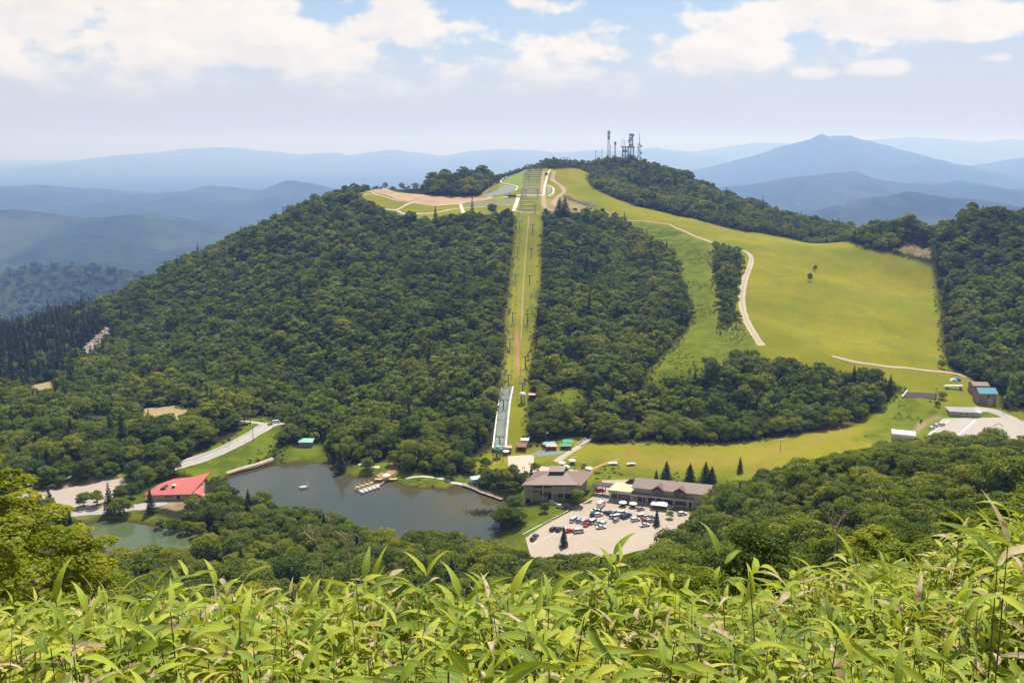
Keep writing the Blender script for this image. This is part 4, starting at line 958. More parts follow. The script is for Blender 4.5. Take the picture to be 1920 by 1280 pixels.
def shops():
    fr = Frame(np.array([55.7, 382.0, 3.45]), (.963, -.269), (.46, .888))
    t = thing('shop_row', 'long beige shop row with brown gable roof and two dormers by the car park', 'shop', tuple(fr.O))
    W, D, E, Z = 33.2, 10.5, 7.3, 9.7
    prof = [(0, -1), (D, -1), (D, E), (D / 2, Z - .25), (0, E)]
    fr.mb().prism(prof, 0, W, 'x').build('wall', CREAM, t)
    rf = fr.mb().prism([(-.9, E - .42), (D / 2, Z - .02), (D + .9, E - .42), (D + .9, E - .14), (D / 2, Z + .28), (-.9, E - .14)], -.7, W + .9, 'x').build('roof', BROWNR, t)
    m = fr.mb()
    for i in range(1, 46):
        x = -.7 + (W + 1.6) * i / 46; m.raw([(x - .04, -.9, E - .13), (x + .04, -.9, E - .13), (x + .04, D / 2, Z + .29), (x - .04, D / 2, Z + .29), (x, -.9, E - .07), (x, D / 2, Z + .35)], [(0, 4, 5, 3), (4, 1, 2, 5)])
    m.build('roof_seam', C('seam', (.16, .10, .085)), rf)
    fr.mb().bb(-.2, 27.5, -2.2, -.003, 4.35, 4.6).build('canopy', C('canopy_slate', (.17, .165, .17), .6, .1, 1), t)
    fr.mb().bb(-.2, 27.5, -2.25, -2.05, 3.75, 4.345).build('fascia', C('fascia_beige', (.47, .385, .275), .7, .1, 1), t)
    for x in (.3, 6.5, 13.8, 18.95, 25.0, 27.2): fr.mb().bb(x - .15, x + .15, -2.2, -1.9, 0, 3.75).build('pillar', CREAM, t)
    for i, (x0, x1) in enumerate(((9.5, 13.1), (19.0, 23.2))):
        d = fr.mb(); xm = (x0 + x1) / 2
        d.prism([(x0 - .4, 5.4), (x1 + .4, 5.4), (x1 + .4, 7.0), (xm, 8.7), (x0 - .4, 7.0)], -.7, 3.2, 'y'); db = d.build('dormer', DKBROWN, t)
        fr.mb().prism([(x0 - 1.4, 6.75), (xm, 8.95), (x1 + 1.4, 6.75), (x1 + 1.4, 7.0), (xm, 9.25), (x0 - 1.4, 7.0)], -1.3, 3.6, 'y').build('dormer_roof', BROWNR, db)
        win(fr, db, x0, x1, 5.6, 7.0, -.72, 5, BEIGE, nz=2)
    win(fr, t, 14.3, 18.6, .7, 3.2, -.005, 5, CREAM); win(fr, t, 19.3, 24.6, .7, 3.2, -.005, 6, CREAM); win(fr, t, 2.2, 4.0, .5, 3.1, -.005, 2, CREAM)
    for x0, x1 in ((7.0, 9.6), (10.6, 12.9), (25.4, 26.8)): fr.mb().bb(x0, x1, -.06, -.003, 0, 3.1).build('doorway', DARK, t)
    fr.mb().bb(28.0, W - .1, -1.2, -.003, 3.6, 3.85).build('side_canopy', CREAM, t)
    fr.mb().bb(4.6, 6.2, -.08, -.003, .2, 2.6).build('notice_board', SIGNBR, t)
    for k, (x, mt) in enumerate(((28.5, RED), (29.7, WHITE))): pass
    v = thing('vending_machine', 'red vending machine against the shop front near its east corner', 'vending machine', fr.world(28.9, -.55, 0), math.atan2(-.269, .963)); MB().box((0, 0, .95), (1.0, .8, 1.9)).build('cabinet', RED, v); MB().box((0, -.42, 1.3), (.8, .03, .8)).build('display', WHITE, v)
    v = thing('vending_machine', 'blue and white drinks machine at the east corner of the shop', 'vending machine', fr.world(31.4, -.55, 0), math.atan2(-.269, .963)); MB().box((0, 0, .95), (2.6, .8, 1.9)).build('cabinet', PALEBLUE, v); MB().box((0, -.42, 1.15), (2.3, .03, .9)).build('display', BLUE, v)
    # flat-roofed annexe to the west
    a = thing('annexe', 'low flat-roofed cream shop annexe with green sign beside the long row', 'shop', fr.world(-10.6, 0, 0))
    fa = Frame(np.array(fr.world(-10.6, 0, 0)), fr.ex, fr.ey)
    fa.mb().bb(0, 10.3, .2, 9, -1, 4.9).build('wall', CREAM, a); fa.mb().bb(-.6, 10.3, -1.9, 9.3, 4.9, 5.25).build('roof', C('cream_roof', (.56, .44, .30), .7, .08, 1), a)
    fa.mb().prism([(3.5, 5.26), (10.3, 5.26), (10.3, 7.5), (6, 7.5)], 8.6, 9.2, 'y').build('parapet', DKBROWN, a)
    fa.mb().bb(-.3, 10.3, -1.95, -1.75, 3.95, 4.85).build('fascia', PALEP, a)
    s = fa.mb().bb(.2, 3.8, -2.05, -1.96, 4.0, 4.85).build('shop_sign', SIGNG, a)
    mk = fa.mb()
    for k in range(4): mk.bb(.55 + k * .8, .95 + k * .8, -2.07, -2.055, 4.2, 4.65)
    mk.build('sign_mark', WHITE, s)
    win(fa, a, .6, 3.0, .6, 2.8, .19, 3, CREAM)
    b = fa.mb().bb(3.8, 9.2, .05, .19, .5, 2.8).build('shop_sign', SIGNBR, a); mk = fa.mb()
    for k in range(4): mk.bb(4.7 + k * 1.0, 5.2 + k * 1.0, .03, .045, 1.2, 2.2)
    mk.build('sign_mark', C('faded_white', (.5, .45, .42), .7, .1, 2), b)
    for x in (.2, 9.9): fa.mb().bb(x - .15, x + .15, -1.7, -1.4, 0, 3.95).build('pillar', CREAM, a)
    # covered walkway to the lodge
    w = thing('covered_walkway', 'dark roofed open walkway between the lodge and the annexe', 'walkway', fr.world(-20.0, 3, 0)); fw = Frame(np.array(fr.world(-20.0, 3, 0)), fr.ex, fr.ey)
    fw.mb().bb(-.5, 9.3, 0, 4.2, 4.6, 5.1).build('roof', DKBROWN, w); fw.mb().bb(-.5, 9.3, -.06, -.003, 4.4, 5.0).build('fascia', C('faded_white', (.5, .45, .42)), w)
    for x in (.5, 4.6, 8.8):
        for y in (.4, 3.8): fw.mb().bb(x - .13, x + .13, y - .13, y + .13, -.3, 4.6).build('post', DKBROWN, w)
    return fr
SHOP = shops()
def hut(name, label, cat, px, py, z, W, D, E, rise, wall, roof, rz=0.0, style='gable', door=None, eave=.4, windows=0, Y=None, roofname='roof'):
    p = G(px, py) if z is None else at(px, py, z=z)
    fr = Frame(p, (math.cos(rz), math.sin(rz)), (-math.sin(rz), math.cos(rz)))
    t = thing(name, label, cat, (p[0], p[1], p[2]))
    if style == 'gable':
        fr.mb().prism([(0, -1), (D, -1), (D, E), (D / 2, E + rise - .1), (0, E)], -W / 2, W / 2, 'x').build('wall', wall, t)
        fr.mb().prism([(-eave, E - .25), (D / 2, E + rise), (D + eave, E - .25), (D + eave, E - .02), (D / 2, E + rise + .22), (-eave, E - .02)], -W / 2 - eave, W / 2 + eave, 'x').build(roofname, roof, t)
    elif style == 'flat':
        fr.mb().bb(-W / 2, W / 2, 0, D, -1, E).build('wall', wall, t); fr.mb().bb(-W / 2 - eave, W / 2 + eave, -eave, D + eave, E, E + max(rise, .2)).build(roofname, roof, t)
    elif style == 'shed':
        fr.mb().prism([(0, -1), (D, -1), (D, E + rise), (0, E)], -W / 2, W / 2, 'x').build('wall', wall, t)
        fr.mb().prism([(-eave, E - .05), (D + eave, E + rise + .05), (D + eave, E + rise + .3), (-eave, E + .2)], -W / 2 - eave, W / 2 + eave, 'x').build(roofname, roof, t)
    elif style == 'arch':
        n = 9; arc = [(D / 2 - D / 2 * math.cos(math.pi * k / n), E + rise * math.sin(math.pi * k / n)) for k in range(n + 1)]
        fr.mb().prism([(.1, -1), (D - .1, -1)] + [(x, z - .05) for x, z in arc[::-1]], -W / 2 + .1, W / 2 - .1, 'x').build('wall', wall, t)
        fr.mb().prism(arc + [(D / 2 + (x - D / 2) * 1.06, z + .15) for x, z in arc[::-1]], -W / 2, W / 2, 'x').build(roofname, roof, t)
    if door: fr.mb().bb(door[0], door[1], -.07, -.004, 0, door[2]).build('door', door[3], t)
    for k in range(windows): x = -W / 2 + W * (k + .7) / (windows + .4); win(fr, t, x - .5, x + .5, 1.2, 2.2, -.006, 1, WHITE)
    return t, fr
t, f = hut('ski_hut', 'tall brown hut with bright blue roof and pale shutter', 'hut', 1851, 759, None, 10.0, 8, 6.9, 2.3, BRICKB, BLUER, -.05, 'gable', (-.1, 3.0, 3.4, CONC)); f.mb().bb(-.2, .4, -.06, -.003, 4.2, 6.6).build('window', GLASS, t)
t, f = hut('ski_hut', 'brown-roofed hut standing behind the blue-roofed one', 'hut', 1838, 741, None, 9.0, 7, 6.0, 1.3, BRICKB, BROWNR, -.05, 'gable'); win(f, t, -1.5, 1.5, 3.2, 4.4, -.006, 2)
t, f = hut('rest_house', 'low grey flat-roofed building beside the east car park', 'building', 1806, 781, None, 14.5, 9, 2.6, .3, CONC, C('grey_roof', (.29, .28, .275), .7, .1, .6), -.16, 'flat', None, .5, 4)
hut('ticket_booth', 'white-roofed booth at the end of the low grey building', 'booth', 1830, 781, None, 5.0, 5, 2.4, .25, PALEBLUE, WHITE, -.16, 'flat')
hut('storage_shed', 'white round-topped storage shed at the edge of the near woods', 'shed', 1693, 826, None, 11.5, 7, 2.6, 1.6, C('faded_white', (.5, .45, .42)), WHITE, -.35, 'arch')
hut('boat_shed', 'pale blue metal shed near the boardwalk on the lake shore', 'shed', 893, 907, None, 4.6, 3.6, 2.6, .8, PALEBLUE, C('shed_roof', (.36, .47, .52), .5, .1, 1), .35, 'gable', (-1.8, -.6, 2.1, WHITE))
hut('shore_hut', 'grey hut with aqua roof half hidden by trees on the far shore', 'hut', 573, 838, None, 7.2, 4, 2.7, .7, C('grey_boards', (.24, .215, .18), .8, .2, 1), AQUA, -.03, 'shed')
hut('block_hut', 'small concrete block hut beside the west car park', 'hut', 242, 880, None, 4.8, 5, 3.0, .3, CONC, C('pale_concrete', (.5, .46, .4), .9, .1, 1), .2, 'flat')
hut('lift_hut', 'small red-brown hut beside the green lift base station', 'hut', 952.5, 849, None, 3.4, 3, 2.8, .3, C('hut_brown', (.26, .12, .08), .8, .15, 1), C('pink_roof', (.50, .36, .28), .7, .1, 1), 0, 'flat', (-.9, .2, 2.0, DARK))
t, f = hut('kiosk', 'brown kiosk with red-brown roof on the grass near the tents', 'kiosk', 978, 845, None, 4.6, 3.6, 2.4, 1.3, DKBROWN, C('kiosk_roof', (.34, .165, .12), .7, .1, 1), -.02, 'gable', (-1.4, 1.4, 1.6, DARK))
hut('tool_shed', 'white flat-topped shed behind the brown kiosk', 'shed', 984, 834, None, 3.6, 3, 2.6, .2, C('faded_white', (.5, .45, .42)), WHITE, 0, 'flat')
hut('operator_hut', 'brown operator hut beside the upper lift base', 'hut', 997.5, 749, None, 3.4, 3, 2.6, .4, DKBROWN, C('pink_roof', (.50, .36, .28)), 0, 'flat')
hut('ski_hut', 'small pale hut beside the dark conifers on the hilltop', 'hut', 1078, 394, None, 4.5, 3.5, 2.2, .3, DGREY, PALEP, -.1, 'flat')

def red_house():
    pr = at(333, 936, z=2.0); fr = Frame(pr, (1, .04), (.05, 1))
    t = thing('red_roofed_house', 'house with swept red roof among trees between lake and pond', 'house', tuple(pr))
    fr.mb().bb(-12.5, 9, .8, 10, -1, 2.6).build('wall', CREAM, t)
    vs = [(-13.5, -.4, 2.5), (6.6, -.4, 2.7), (10.2, 15, 7.6), (-6.5, 12.5, 5.5), (-11.5, 8.5, 4.5), (-16, 2.0, 2.2), (2.0, 13.5, 5.9),
          (-13.5, -.4, 2.1), (6.6, -.4, 2.3), (10.2, 15, 7.1), (-6.5, 12.5, 5.0), (-11.5, 8.5, 4.0), (-16, 2.0, 1.9), (2.0, 13.5, 5.4)]
    r = fr.mb().raw(vs, [(0, 1, 2), (0, 2, 6), (0, 6, 3), (0, 3, 4), (0, 4, 5), (7, 8, 1, 0), (8, 9, 2, 1), (9, 13, 6, 2), (13, 10, 3, 6), (10, 11, 4, 3), (11, 12, 5, 4), (12, 7, 0, 5), (7, 12, 11, 10, 13, 9, 8)]).build('roof', REDR, t)
    fr.mb().raw([(6.5, 1.5, 2.9), (12.3, -1.0, 1.9), (9.6, 8, 4.6), (6.5, 1.5, 2.5), (12.3, -1.0, 1.5), (9.6, 8, 4.2)], [(0, 1, 2), (5, 4, 3), (0, 3, 4, 1), (1, 4, 5, 2), (2, 5, 3, 0)]).build('side_roof', REDR, t)
    k = fr.mb().bb(-4.2, -2.6, 4.4, 6.0, 3.2, 5.3).build('skylight', WHITE, r); fr.mb().bb(-3.9, -2.9, 4.35, 4.39, 4.1, 4.9).build('pane', GLASS, k)
    fr.mb().prism([(-9.5, 3.2), (-6.2, 3.2), (-7.2, 4.7), (-8.8, 4.4)], 3.2, 7.5, 'y').build('roof_vent', DKBROWN, r)
    win(fr, t, -6, -2.5, .6, 2.0, .79, 3); win(fr, t, 3.5, 6.5, .6, 2.0, .79, 3); fr.mb().bb(-.6, .8, .7, .79, 0, 2.1).build('door', DARK, t)
    m = fr.mb(); m.bb(9.2, 12.5, -1.5, 6, -.6, .25); m.build('terrace', PALEP, t)
red_house()
def pavilion():
    p = G(1060, 299); t = thing('pavilion', 'open-sided shelter with flat hipped roof on the hilltop', 'pavilion', tuple(p)); W = 13
    MB().raw([(-W/2-.8, -3.4, 3.0), (W/2+.8, -3.4, 3.0), (W/2+.8, 3.4, 3.0), (-W/2-.8, 3.4, 3.0), (-W/2+3, 0, 4.5), (W/2-3, 0, 4.5)], [(0,1,5,4),(1,2,5),(2,3,4,5),(3,0,4),(3,2,1,0)]).build('roof', C('grey_brown_roof', (.17, .15, .14), .7, .1, 1), t)
    for i in range(5):
        for y in (-2.6, 2.6): MB().box((-W/2 + .5 + i * (W - 1) / 4, y, 1.0), (.45, .45, 4.0)).build('post', DKBROWN, t)
    for x in (-3.2, 3.2): MB().box((x, 1.2, .45), (3.0, .6, .5)).build('bench', WOOD, t)
pavilion()

# ------------------------------------------------------------------ radio masts on the wooded top
def lattice(m, h, w0, w1, step, r):
    """four legs with rings and crossed braces"""
    def c(z): w = (w0 + (w1 - w0) * z / h) / 2; return [(-w, -w, z), (w, -w, z), (w, w, z), (-w, w, z)]
    for k in range(4): m.tube([c(-3)[k], c(h)[k]], r, 4)
    z = 0
    while z < h - .01:
        a, b = c(z), c(min(z + step, h))
        for k in range(4): m.tube([b[k], b[(k + 1) % 4]], r * .75, 4, False); m.tube([a[k], b[(k + 1) % 4]], r * .6, 4, False); m.tube([a[(k + 1) % 4], b[k]], r * .6, 4, False)
        z += step
def mast(px, Y, top_py, base_py, label, w0, w1, extras):
    b = at(px, base_py, Y=Y); b[2] = hz(b[0], b[1]); h = at(px, top_py, Y=Y)[2] - b[2]
    t = thing('radio_mast', label, 'radio mast', tuple(b)); m = MB(); lattice(m, h * extras.get('frac', 1), w0, w1, 4.0, .12); m.build('lattice', DGREY, t)
    if 'rod' in extras: MB().tube([(0, 0, h * extras['frac'] - .5), (0, 0, h)], [.55, .22], 6).build('rod', GREYM, t)
    for (z, x, r, L_) in extras.get('dish', ()):
        MB().lathe([(r * .25, -L_), (r * .9, -L_ * .3), (r, 0), (r, .25), (.05, .3)], (0, 0, 0), 10)
        d = MB().lathe([(r * .25, -L_), (r * .9, -L_ * .3), (r, 0), (r, .25), (.05, .3)], (0, 0, 0), 10).build('dish', C('dish_grey', (.42, .43, .45), .5, .1, 1), t); d.location = (x, -w0 * .4, h * z); d.rotation_euler = (R(90), 0, R(28 if x > 0 else -28))
    for (z, w, hh) in extras.get('deck', ()): MB().box((0, 0, h * z), (w, w, hh)).build('platform', DGREY, t)
    for (z, w) in extras.get('cage', ()):
        m = MB()
        for k in range(8): a = k * math.pi / 4; m.box((math.cos(a) * w, math.sin(a) * w, h * z), (.5, .5, 4.2), a)
        m.build('antenna_panel', GREYM, t)
    return t, h
mast(1140.5, 1222, 245, 296, 'tallest slim lattice radio mast with panel antennas near its top', 2.4, 1.9, {'cage': [(.93, 1.6), (.80, 1.5)], 'deck': [(.97, 3.0, .3), (.86, 2.8, .3), (.74, 2.6, .3)]})
mast(1153, 1228, 266, 293, 'short thin lattice mast with one head between the tall masts', 1.8, 1.4, {'cage': [(.92, 1.1)], 'deck': [(.99, 2.2, .3), (.08, 2.6, .4)]})
mast(1198, 1236, 248, 294, 'tapering mast topped by a thick rod and side dishes', 3.2, 2.2, {'frac': .62, 'rod': 1, 'dish': [(.33, 2.6, 1.6, 1.2), (.55, 2.4, 1.5, 1.2), (.50, -2.0, 1.2, 1.0), (.16, 2.4, 1.6, 1.3)], 'deck': [(.40, 4.2, .35), (.62, 3.6, .35), (.22, 4.4, .35)]})
def relay():
    b = at(1176, 292, Y=1232); b[2] = hz(b[0], b[1]); t = thing('relay_tower', 'stout grey relay tower carrying dishes above a wide platform building', 'radio tower', tuple(b))
    h = at(1182, 251, Y=1232)[2] - b[2]; hd = at(1176, 276, Y=1232)[2] - b[2]
    m = MB()
    for x in np.linspace(-6.2, 8.2, 5):
        for y in (-3.5, 3.5): m.box((x, y, hd / 2 - 2), (.7, .7, hd + 4))
    m.build('leg', DGREY, t); MB().box((1, 0, hd), (17.5, 9, 1.5)).build('platform', DGREY, t); MB().box((1, 0, hd * .42), (16.5, 8, .9)).build('floor', DGREY, t)
    MB().box((-2.8, 0, hd * .74), (4.4, 6.5, 3.2)).build('cabin', C('cabin_green', (.30, .40, .37), .6, .1, 1), t); MB().box((2.0, 0, hd * .18), (13, 7, 4.0)).build('building', CONC, t)
    m = MB()
    for x in (-10, -8, -6.3, -4.8, -3): m.tube([(x * .8, 0, hd), (x * .8, 0, hd + 9 + (x % 3))], .13, 4)
    m.tube([(-10, 0, hd + .6), (-3, 0, hd + .6)], .2, 4); m.build('whip_antenna', DGREY, t)
    m = MB(); lattice(m, h - hd, 5.0, 3.6, 4.0, .16); o = m.build('lattice', DGREY, t); o.location = (4.6, 0, hd)
    for (z, x, r) in ((2.6, 3.0, 1.9), (3.0, 6.4, 1.9), (8.5, 2.2, 2.1), (9.2, 6.0, 1.8), (15.2, 6.8, 2.0), (15.8, 3.6, 1.8), (11.4, 4.6, 1.5)):
        d = MB().lathe([(r * .3, -1.6), (r * .95, -.5), (r, 0), (r, .3), (.05, .35)], (0, 0, 0), 12).build('dish', C('dish_grey', (.42, .43, .45)), t); d.location = (x, -2.6, hd + z); d.rotation_euler = (R(90), 0, R(30 if x > 4.6 else -30))
    for z in (5.6, 12.6, 17.6): MB().box((4.6, 0, hd + z), (6.4, 6.4, .45)).build('deck', DGREY, t)
relay()
for i, (px, top, base, lab) in enumerate(((1116.8, 283, 297.5, 'short pole with crossarm on the hilltop west of the tall mast'), (1128.4, 280, 295, 'plain thin pole beside the tall slim mast'), (1144.5, 272, 295, 'thin pole standing close to the tall slim mast'))):
    b = at(px, base, Y=1216); b[2] = hz(b[0], b[1]); h = at(px, top, Y=1216)[2] - b[2]; t = thing('utility_pole', lab, 'pole', tuple(b)); MB().tube([(0, 0, -1), (0, 0, h)], .32, 6).build('post', DGREY, t); MB().box((0, 0, h * .93), (2.8 if i == 0 else 1.4, .4, .5)).build('crossarm', DGREY, t)
for px, top, base, Y, lab in ((1495, 352, 386, 5600, 'pale lattice pylon far behind the ridge, below the saddle'), (1582, 364, 390, 5600, 'fainter lattice pylon on the far hillside')):
    b = at(px, base, Y=Y); h = at(px, top, Y=Y)[2] - b[2]; t = thing('power_pylon', lab, 'pylon', tuple(b)); m = MB(); lattice(m, h, 20, 4, h / 8, .55); m.build('lattice', C('pylon_grey', (.42, .43, .44), .5, .1, 1), t)
    m = MB()
    for z in (.70, .82, .94): m.box((0, 0, h * z), (30 - 10 * abs(z - .82) * 8, 1.0, 1.0))
    m.build('crossarm', WHITE, t)
# ------------------------------------------------------------------ ski lifts
def lift_line(pix): return [G(px, py) for px, py in pix]
def tower_proto(h, w, mat):
    t = thing('lift_tower', 'x', 'lift tower'); MB().tube([(0, 0, -1.5), (0, 0, h)], [.42, .30], 8).build('post', mat, t); MB().box((0, 0, h), (w, .45, .45)).build('crossarm', mat, t)
    for s in (-1, 1): MB().box((s * w / 2, 0, h - .35), (.3, 2.6, .5)).build('sheave', DGREY, t)
    MB().box((0, 0, h * .62), (1.1, .3, .2)).build('step', mat, t); MB().box((0, 0, .05), (1.6, 1.6, .7)).build('footing', CONC, t); return t
def lift(pix, top, mat, tag, h=8.2, w=4.4, chairs=0):
    base = tower_proto(h, w, mat); pts = []
    for i, (px, py) in enumerate(pix):
        p = G(px, py); o = base if i == 0 else dup(base); o.location = tuple(p)
        d = np.array(G(*pix[min(i + 1, len(pix) - 1)])) - np.array(G(*pix[max(i - 1, 0)])); o.rotation_euler = (0, 0, math.atan2(d[1], d[0]) - math.pi / 2)
        o['label'] = f'{ORD[i]} tower up from the bottom of the {tag}'; o['group'] = f'towers of the {tag}'; pts.append((p, math.atan2(d[1], d[0])))
    ropes = []
    for s in (-1, 1):
        P = [np.array([p[0] + math.sin(a) * s * w / 2, p[1] - math.cos(a) * s * w / 2, p[2] + h - .1]) for p, a in pts]; Q = []
        for a, b in zip(P[:-1], P[1:]):
            for k in range(6): u = k / 6; q = a + (b - a) * u; q[2] -= 4 * u * (1 - u) * .9; Q.append(q)
        Q.append(P[-1]); ropes.append(np.array(Q))
        t = thing('lift_cable', f'{"west" if s < 0 else "east"} haul cable of the {tag} strung between its towers', 'cable'); MB().tube(Q, .07, 4).build('rope', DGREY, t)
    if chairs:
        c0 = thing('lift_chair', 'x', 'lift chair'); m = MB(); m.tube([(0, 0, 0), (.1, .25, -1.0), (0, 0, -2.2)], .06, 4); m.build('hanger', GREYM, c0)
        MB().box((0, -.15, -2.2), (1.1, .5, .1)).build('seat', C('seat_grey', (.38, .43, .46), .5, .1, 2), c0); m = MB(); m.box((0, .12, -1.9), (1.1, .08, .55)); m.build('backrest', C('seat_grey', (.38, .43, .46)), c0)
        first = True
        for s, Q in zip(('downhill', 'uphill'), ropes):
            L_ = np.concatenate([[0], np.cumsum(np.linalg.norm(np.diff(Q, axis=0), axis=1))])
            for d in np.linspace(6, L_[-1] - 6, chairs):
                q = [np.interp(d, L_, Q[:, k]) for k in range(3)]; o = c0 if first else dup(c0); first = False
                o.location = q; o.rotation_euler = (0, 0, math.pi if s == 'uphill' else 0)
                n_t = int(np.searchsorted(L_[::6], d)); side = "west" if s == "downhill" else "east"
                o['label'] = f'grey chair on the {side} cable of the long chairlift between {ORD[n_t - 1]} and {ORD[n_t]} tower'; o['group'] = f'chairs on the {side} cable between {ORD[n_t - 1]} and {ORD[n_t]} tower'
    return base
ORD = ['first', 'second', 'third', 'fourth', 'fifth', 'sixth', 'seventh', 'eighth', 'ninth', 'tenth', 'eleventh', 'twelfth', 'thirteenth']
WL = [(937,846),(944,774),(953,727),(956,657),(961,606),(966,533),(970,480),(974,431),(985,370),(991,340),(994.5,321)]
EL = [(980,742),(985,691),(989,608),(993,535),(996,483),(999,437),(1003,399),(1007.5,369),(1014.5,321)]
lift(WL, None, GREEN, 'long chairlift from the lake', chairs=34)
lift(EL, None, DGREY, 'shorter chairlift starting above the woods', h=8.0, w=3.8)
def base_station(px, py, label, cap):
    p = G(px, py); t = thing('lift_station', label, 'lift station', tuple(p))
    for x in (-1.1, 1.1): MB().tube([(x, 0, -1), (x * .6, 0, 4.6)], .3, 8).build('leg', GREEN, t)
    MB().lathe([(.2, 4.3), (2.3, 4.4), (2.4, 4.8), (.3, 4.9)], (0, 0, 0), 18).build('bull_wheel', GREEN, t); MB().lathe([(1.7, 4.9), (1.9, 5.3), (1.3, 6.3), (.2, 6.6)], (0, 0, 0), 14).build('motor_cover', cap, t); MB().box((0, 2.4, 4.6), (1.2, 4.5, .6)).build('boom', GREEN, t)
base_station(934, 857, 'green bull-wheel station at the lake end of the long chairlift', AQUA)
base_station(980, 755, 'bull-wheel station with white cover at the foot of the shorter chairlift', WHITE)
for px, lab in ((994.5, 'green top station of the long chairlift on the upper slope'), (1014.5, 'green top station of the shorter chairlift on the upper slope')):
    p = G(px, 321); t = thing('lift_station', lab, 'lift station', (p[0], p[1] + 6, p[2]))
    for x in (-1.6, 1.6): MB().tube([(x, 0, -1.5), (x, 0, 7.5)], .4, 6).build('leg', GREEN, t)
    MB().box((0, 0, 7.6), (6.2, 1.4, .7)).build('beam', GREEN, t); MB().lathe([(.2, 6.7), (2.1, 6.8), (2.1, 7.1), (.3, 7.2)], (0, 0, 0), 14).build('bull_wheel', DGREY, t)
p = G(1004.5, 319); t = thing('clock_gate', 'round brown framed emblem standing between the two top lift stations', 'frame', tuple(p)); MB().tube([(math.cos(a) * 2.0, 0, 3.4 + math.sin(a) * 2.4) for a in np.linspace(0, 6.283, 17)], .45, 6).build('ring', C('rust_paint', (.36, .16, .09), .7, .1, 2), t); MB().box((0, 0, .5), (2.6, 1, 2)).build('base', DKBROWN, t)
# safety net ramp under the lower part of the lift
def net_ramp():
    L = resample(np.array([G(936,848)[:2], G(941,800)[:2], G(946,760)[:2], G(951.5,733)[:2]]), 4.0)
    t = thing('lift_ramp', 'grey-green net covered ramp with white sides under the lower chairlift', 'ramp'); t.location = (L[0][0], L[0][1], float(hz(*L[0])))
    o = np.array(t.location)
    v, f = ribbon_geo(L, 6.2, 2.2); link('net_deck', make_mesh('net_deck', v - o, f, [TARGREY]), t)
    for off in (-3.4, 3.4):
        a, fa = ribbon_geo(L, .7, 2.5, off, 1); b, fb = ribbon_geo(L, .7, -.5, off, 1); n = len(a)
        fs = fa + [(i, i + 2, n + i + 2, n + i) for i in range(0, n - 2, 2)] + [(i + 1, i + 3, n + i + 3, n + i + 1) for i in range(0, n - 2, 2)]
        link('side_rail', make_mesh('side_rail', np.concatenate([a, b]) - o, fs, [WHITE]), t)
    for k in range(3, len(L) - 1, 4):
        d = L[k + 1] - L[k - 1]; link('cross_bar', MB().box((0, 0, 0), (6.2, .25, .18)).me('cross_bar', C('net_bar', (.30, .36, .35), .7, .1, 1)), t, (L[k][0] - o[0], L[k][1] - o[1], float(hz(*L[k])) + 2.3 - o[2]), math.atan2(d[1], d[0]) - math.pi / 2)
net_ramp()
# stepped terraces on the upper slope
def terraces():
    p0 = G(1000, 372); t = thing('terraced_slope', 'stepped terraces of pale log edging on the upper slope between the lifts', 'terraces', tuple(p0)); o = np.array(p0)
    for k, py in enumerate((320.5, 324, 328, 332, 337, 342, 348, 351.5, 355, 358.5, 362, 366, 374, 380, 386, 393)):
        x0 = 987 - (py - 320) * .20; x1 = 1013 - (py - 320) * .03
        if py > 370: x0, x1 = 980 - (py - 370) * .2, 1010 - (py - 370) * .5
        a, b = G(x0, py), G(x1, py); P = resample(np.array([a[:2], (a[:2] + b[:2]) / 2, b[:2]]), 5.0)
        top, ft = ribbon_geo(P, .8, .9, 0, 1); bot, _ = ribbon_geo(P, .8, -.3, 0, 1); n = len(top)
        fs = ft + [(i, i + 2, n + i + 2, n + i) for i in range(0, n - 2, 2)] + [(i + 1, i + 3, n + i + 3, n + i + 1) for i in range(0, n - 2, 2)]
        link('terrace_edge', make_mesh('terrace_edge', np.concatenate([top, bot]) - o, fs, [PALEP if 7 <= k <= 11 else CONC]), t)
    r_ = random.Random(3); m = MB()
    for i in range(90):
        py = r_.uniform(321, 394); x = 984 - (py - 320) * .12 + r_.uniform(-2, 3); q = G(x, py); m.box((q[0] - o[0], q[1] - o[1], q[2] - o[2] + .3), (r_.uniform(.5, 1.4), r_.uniform(.5, 1.2), r_.uniform(.6, 1.3)), r_.uniform(0, 3))
    s = m.build('rubble', CONC, t, kind='stuff')
terraces()

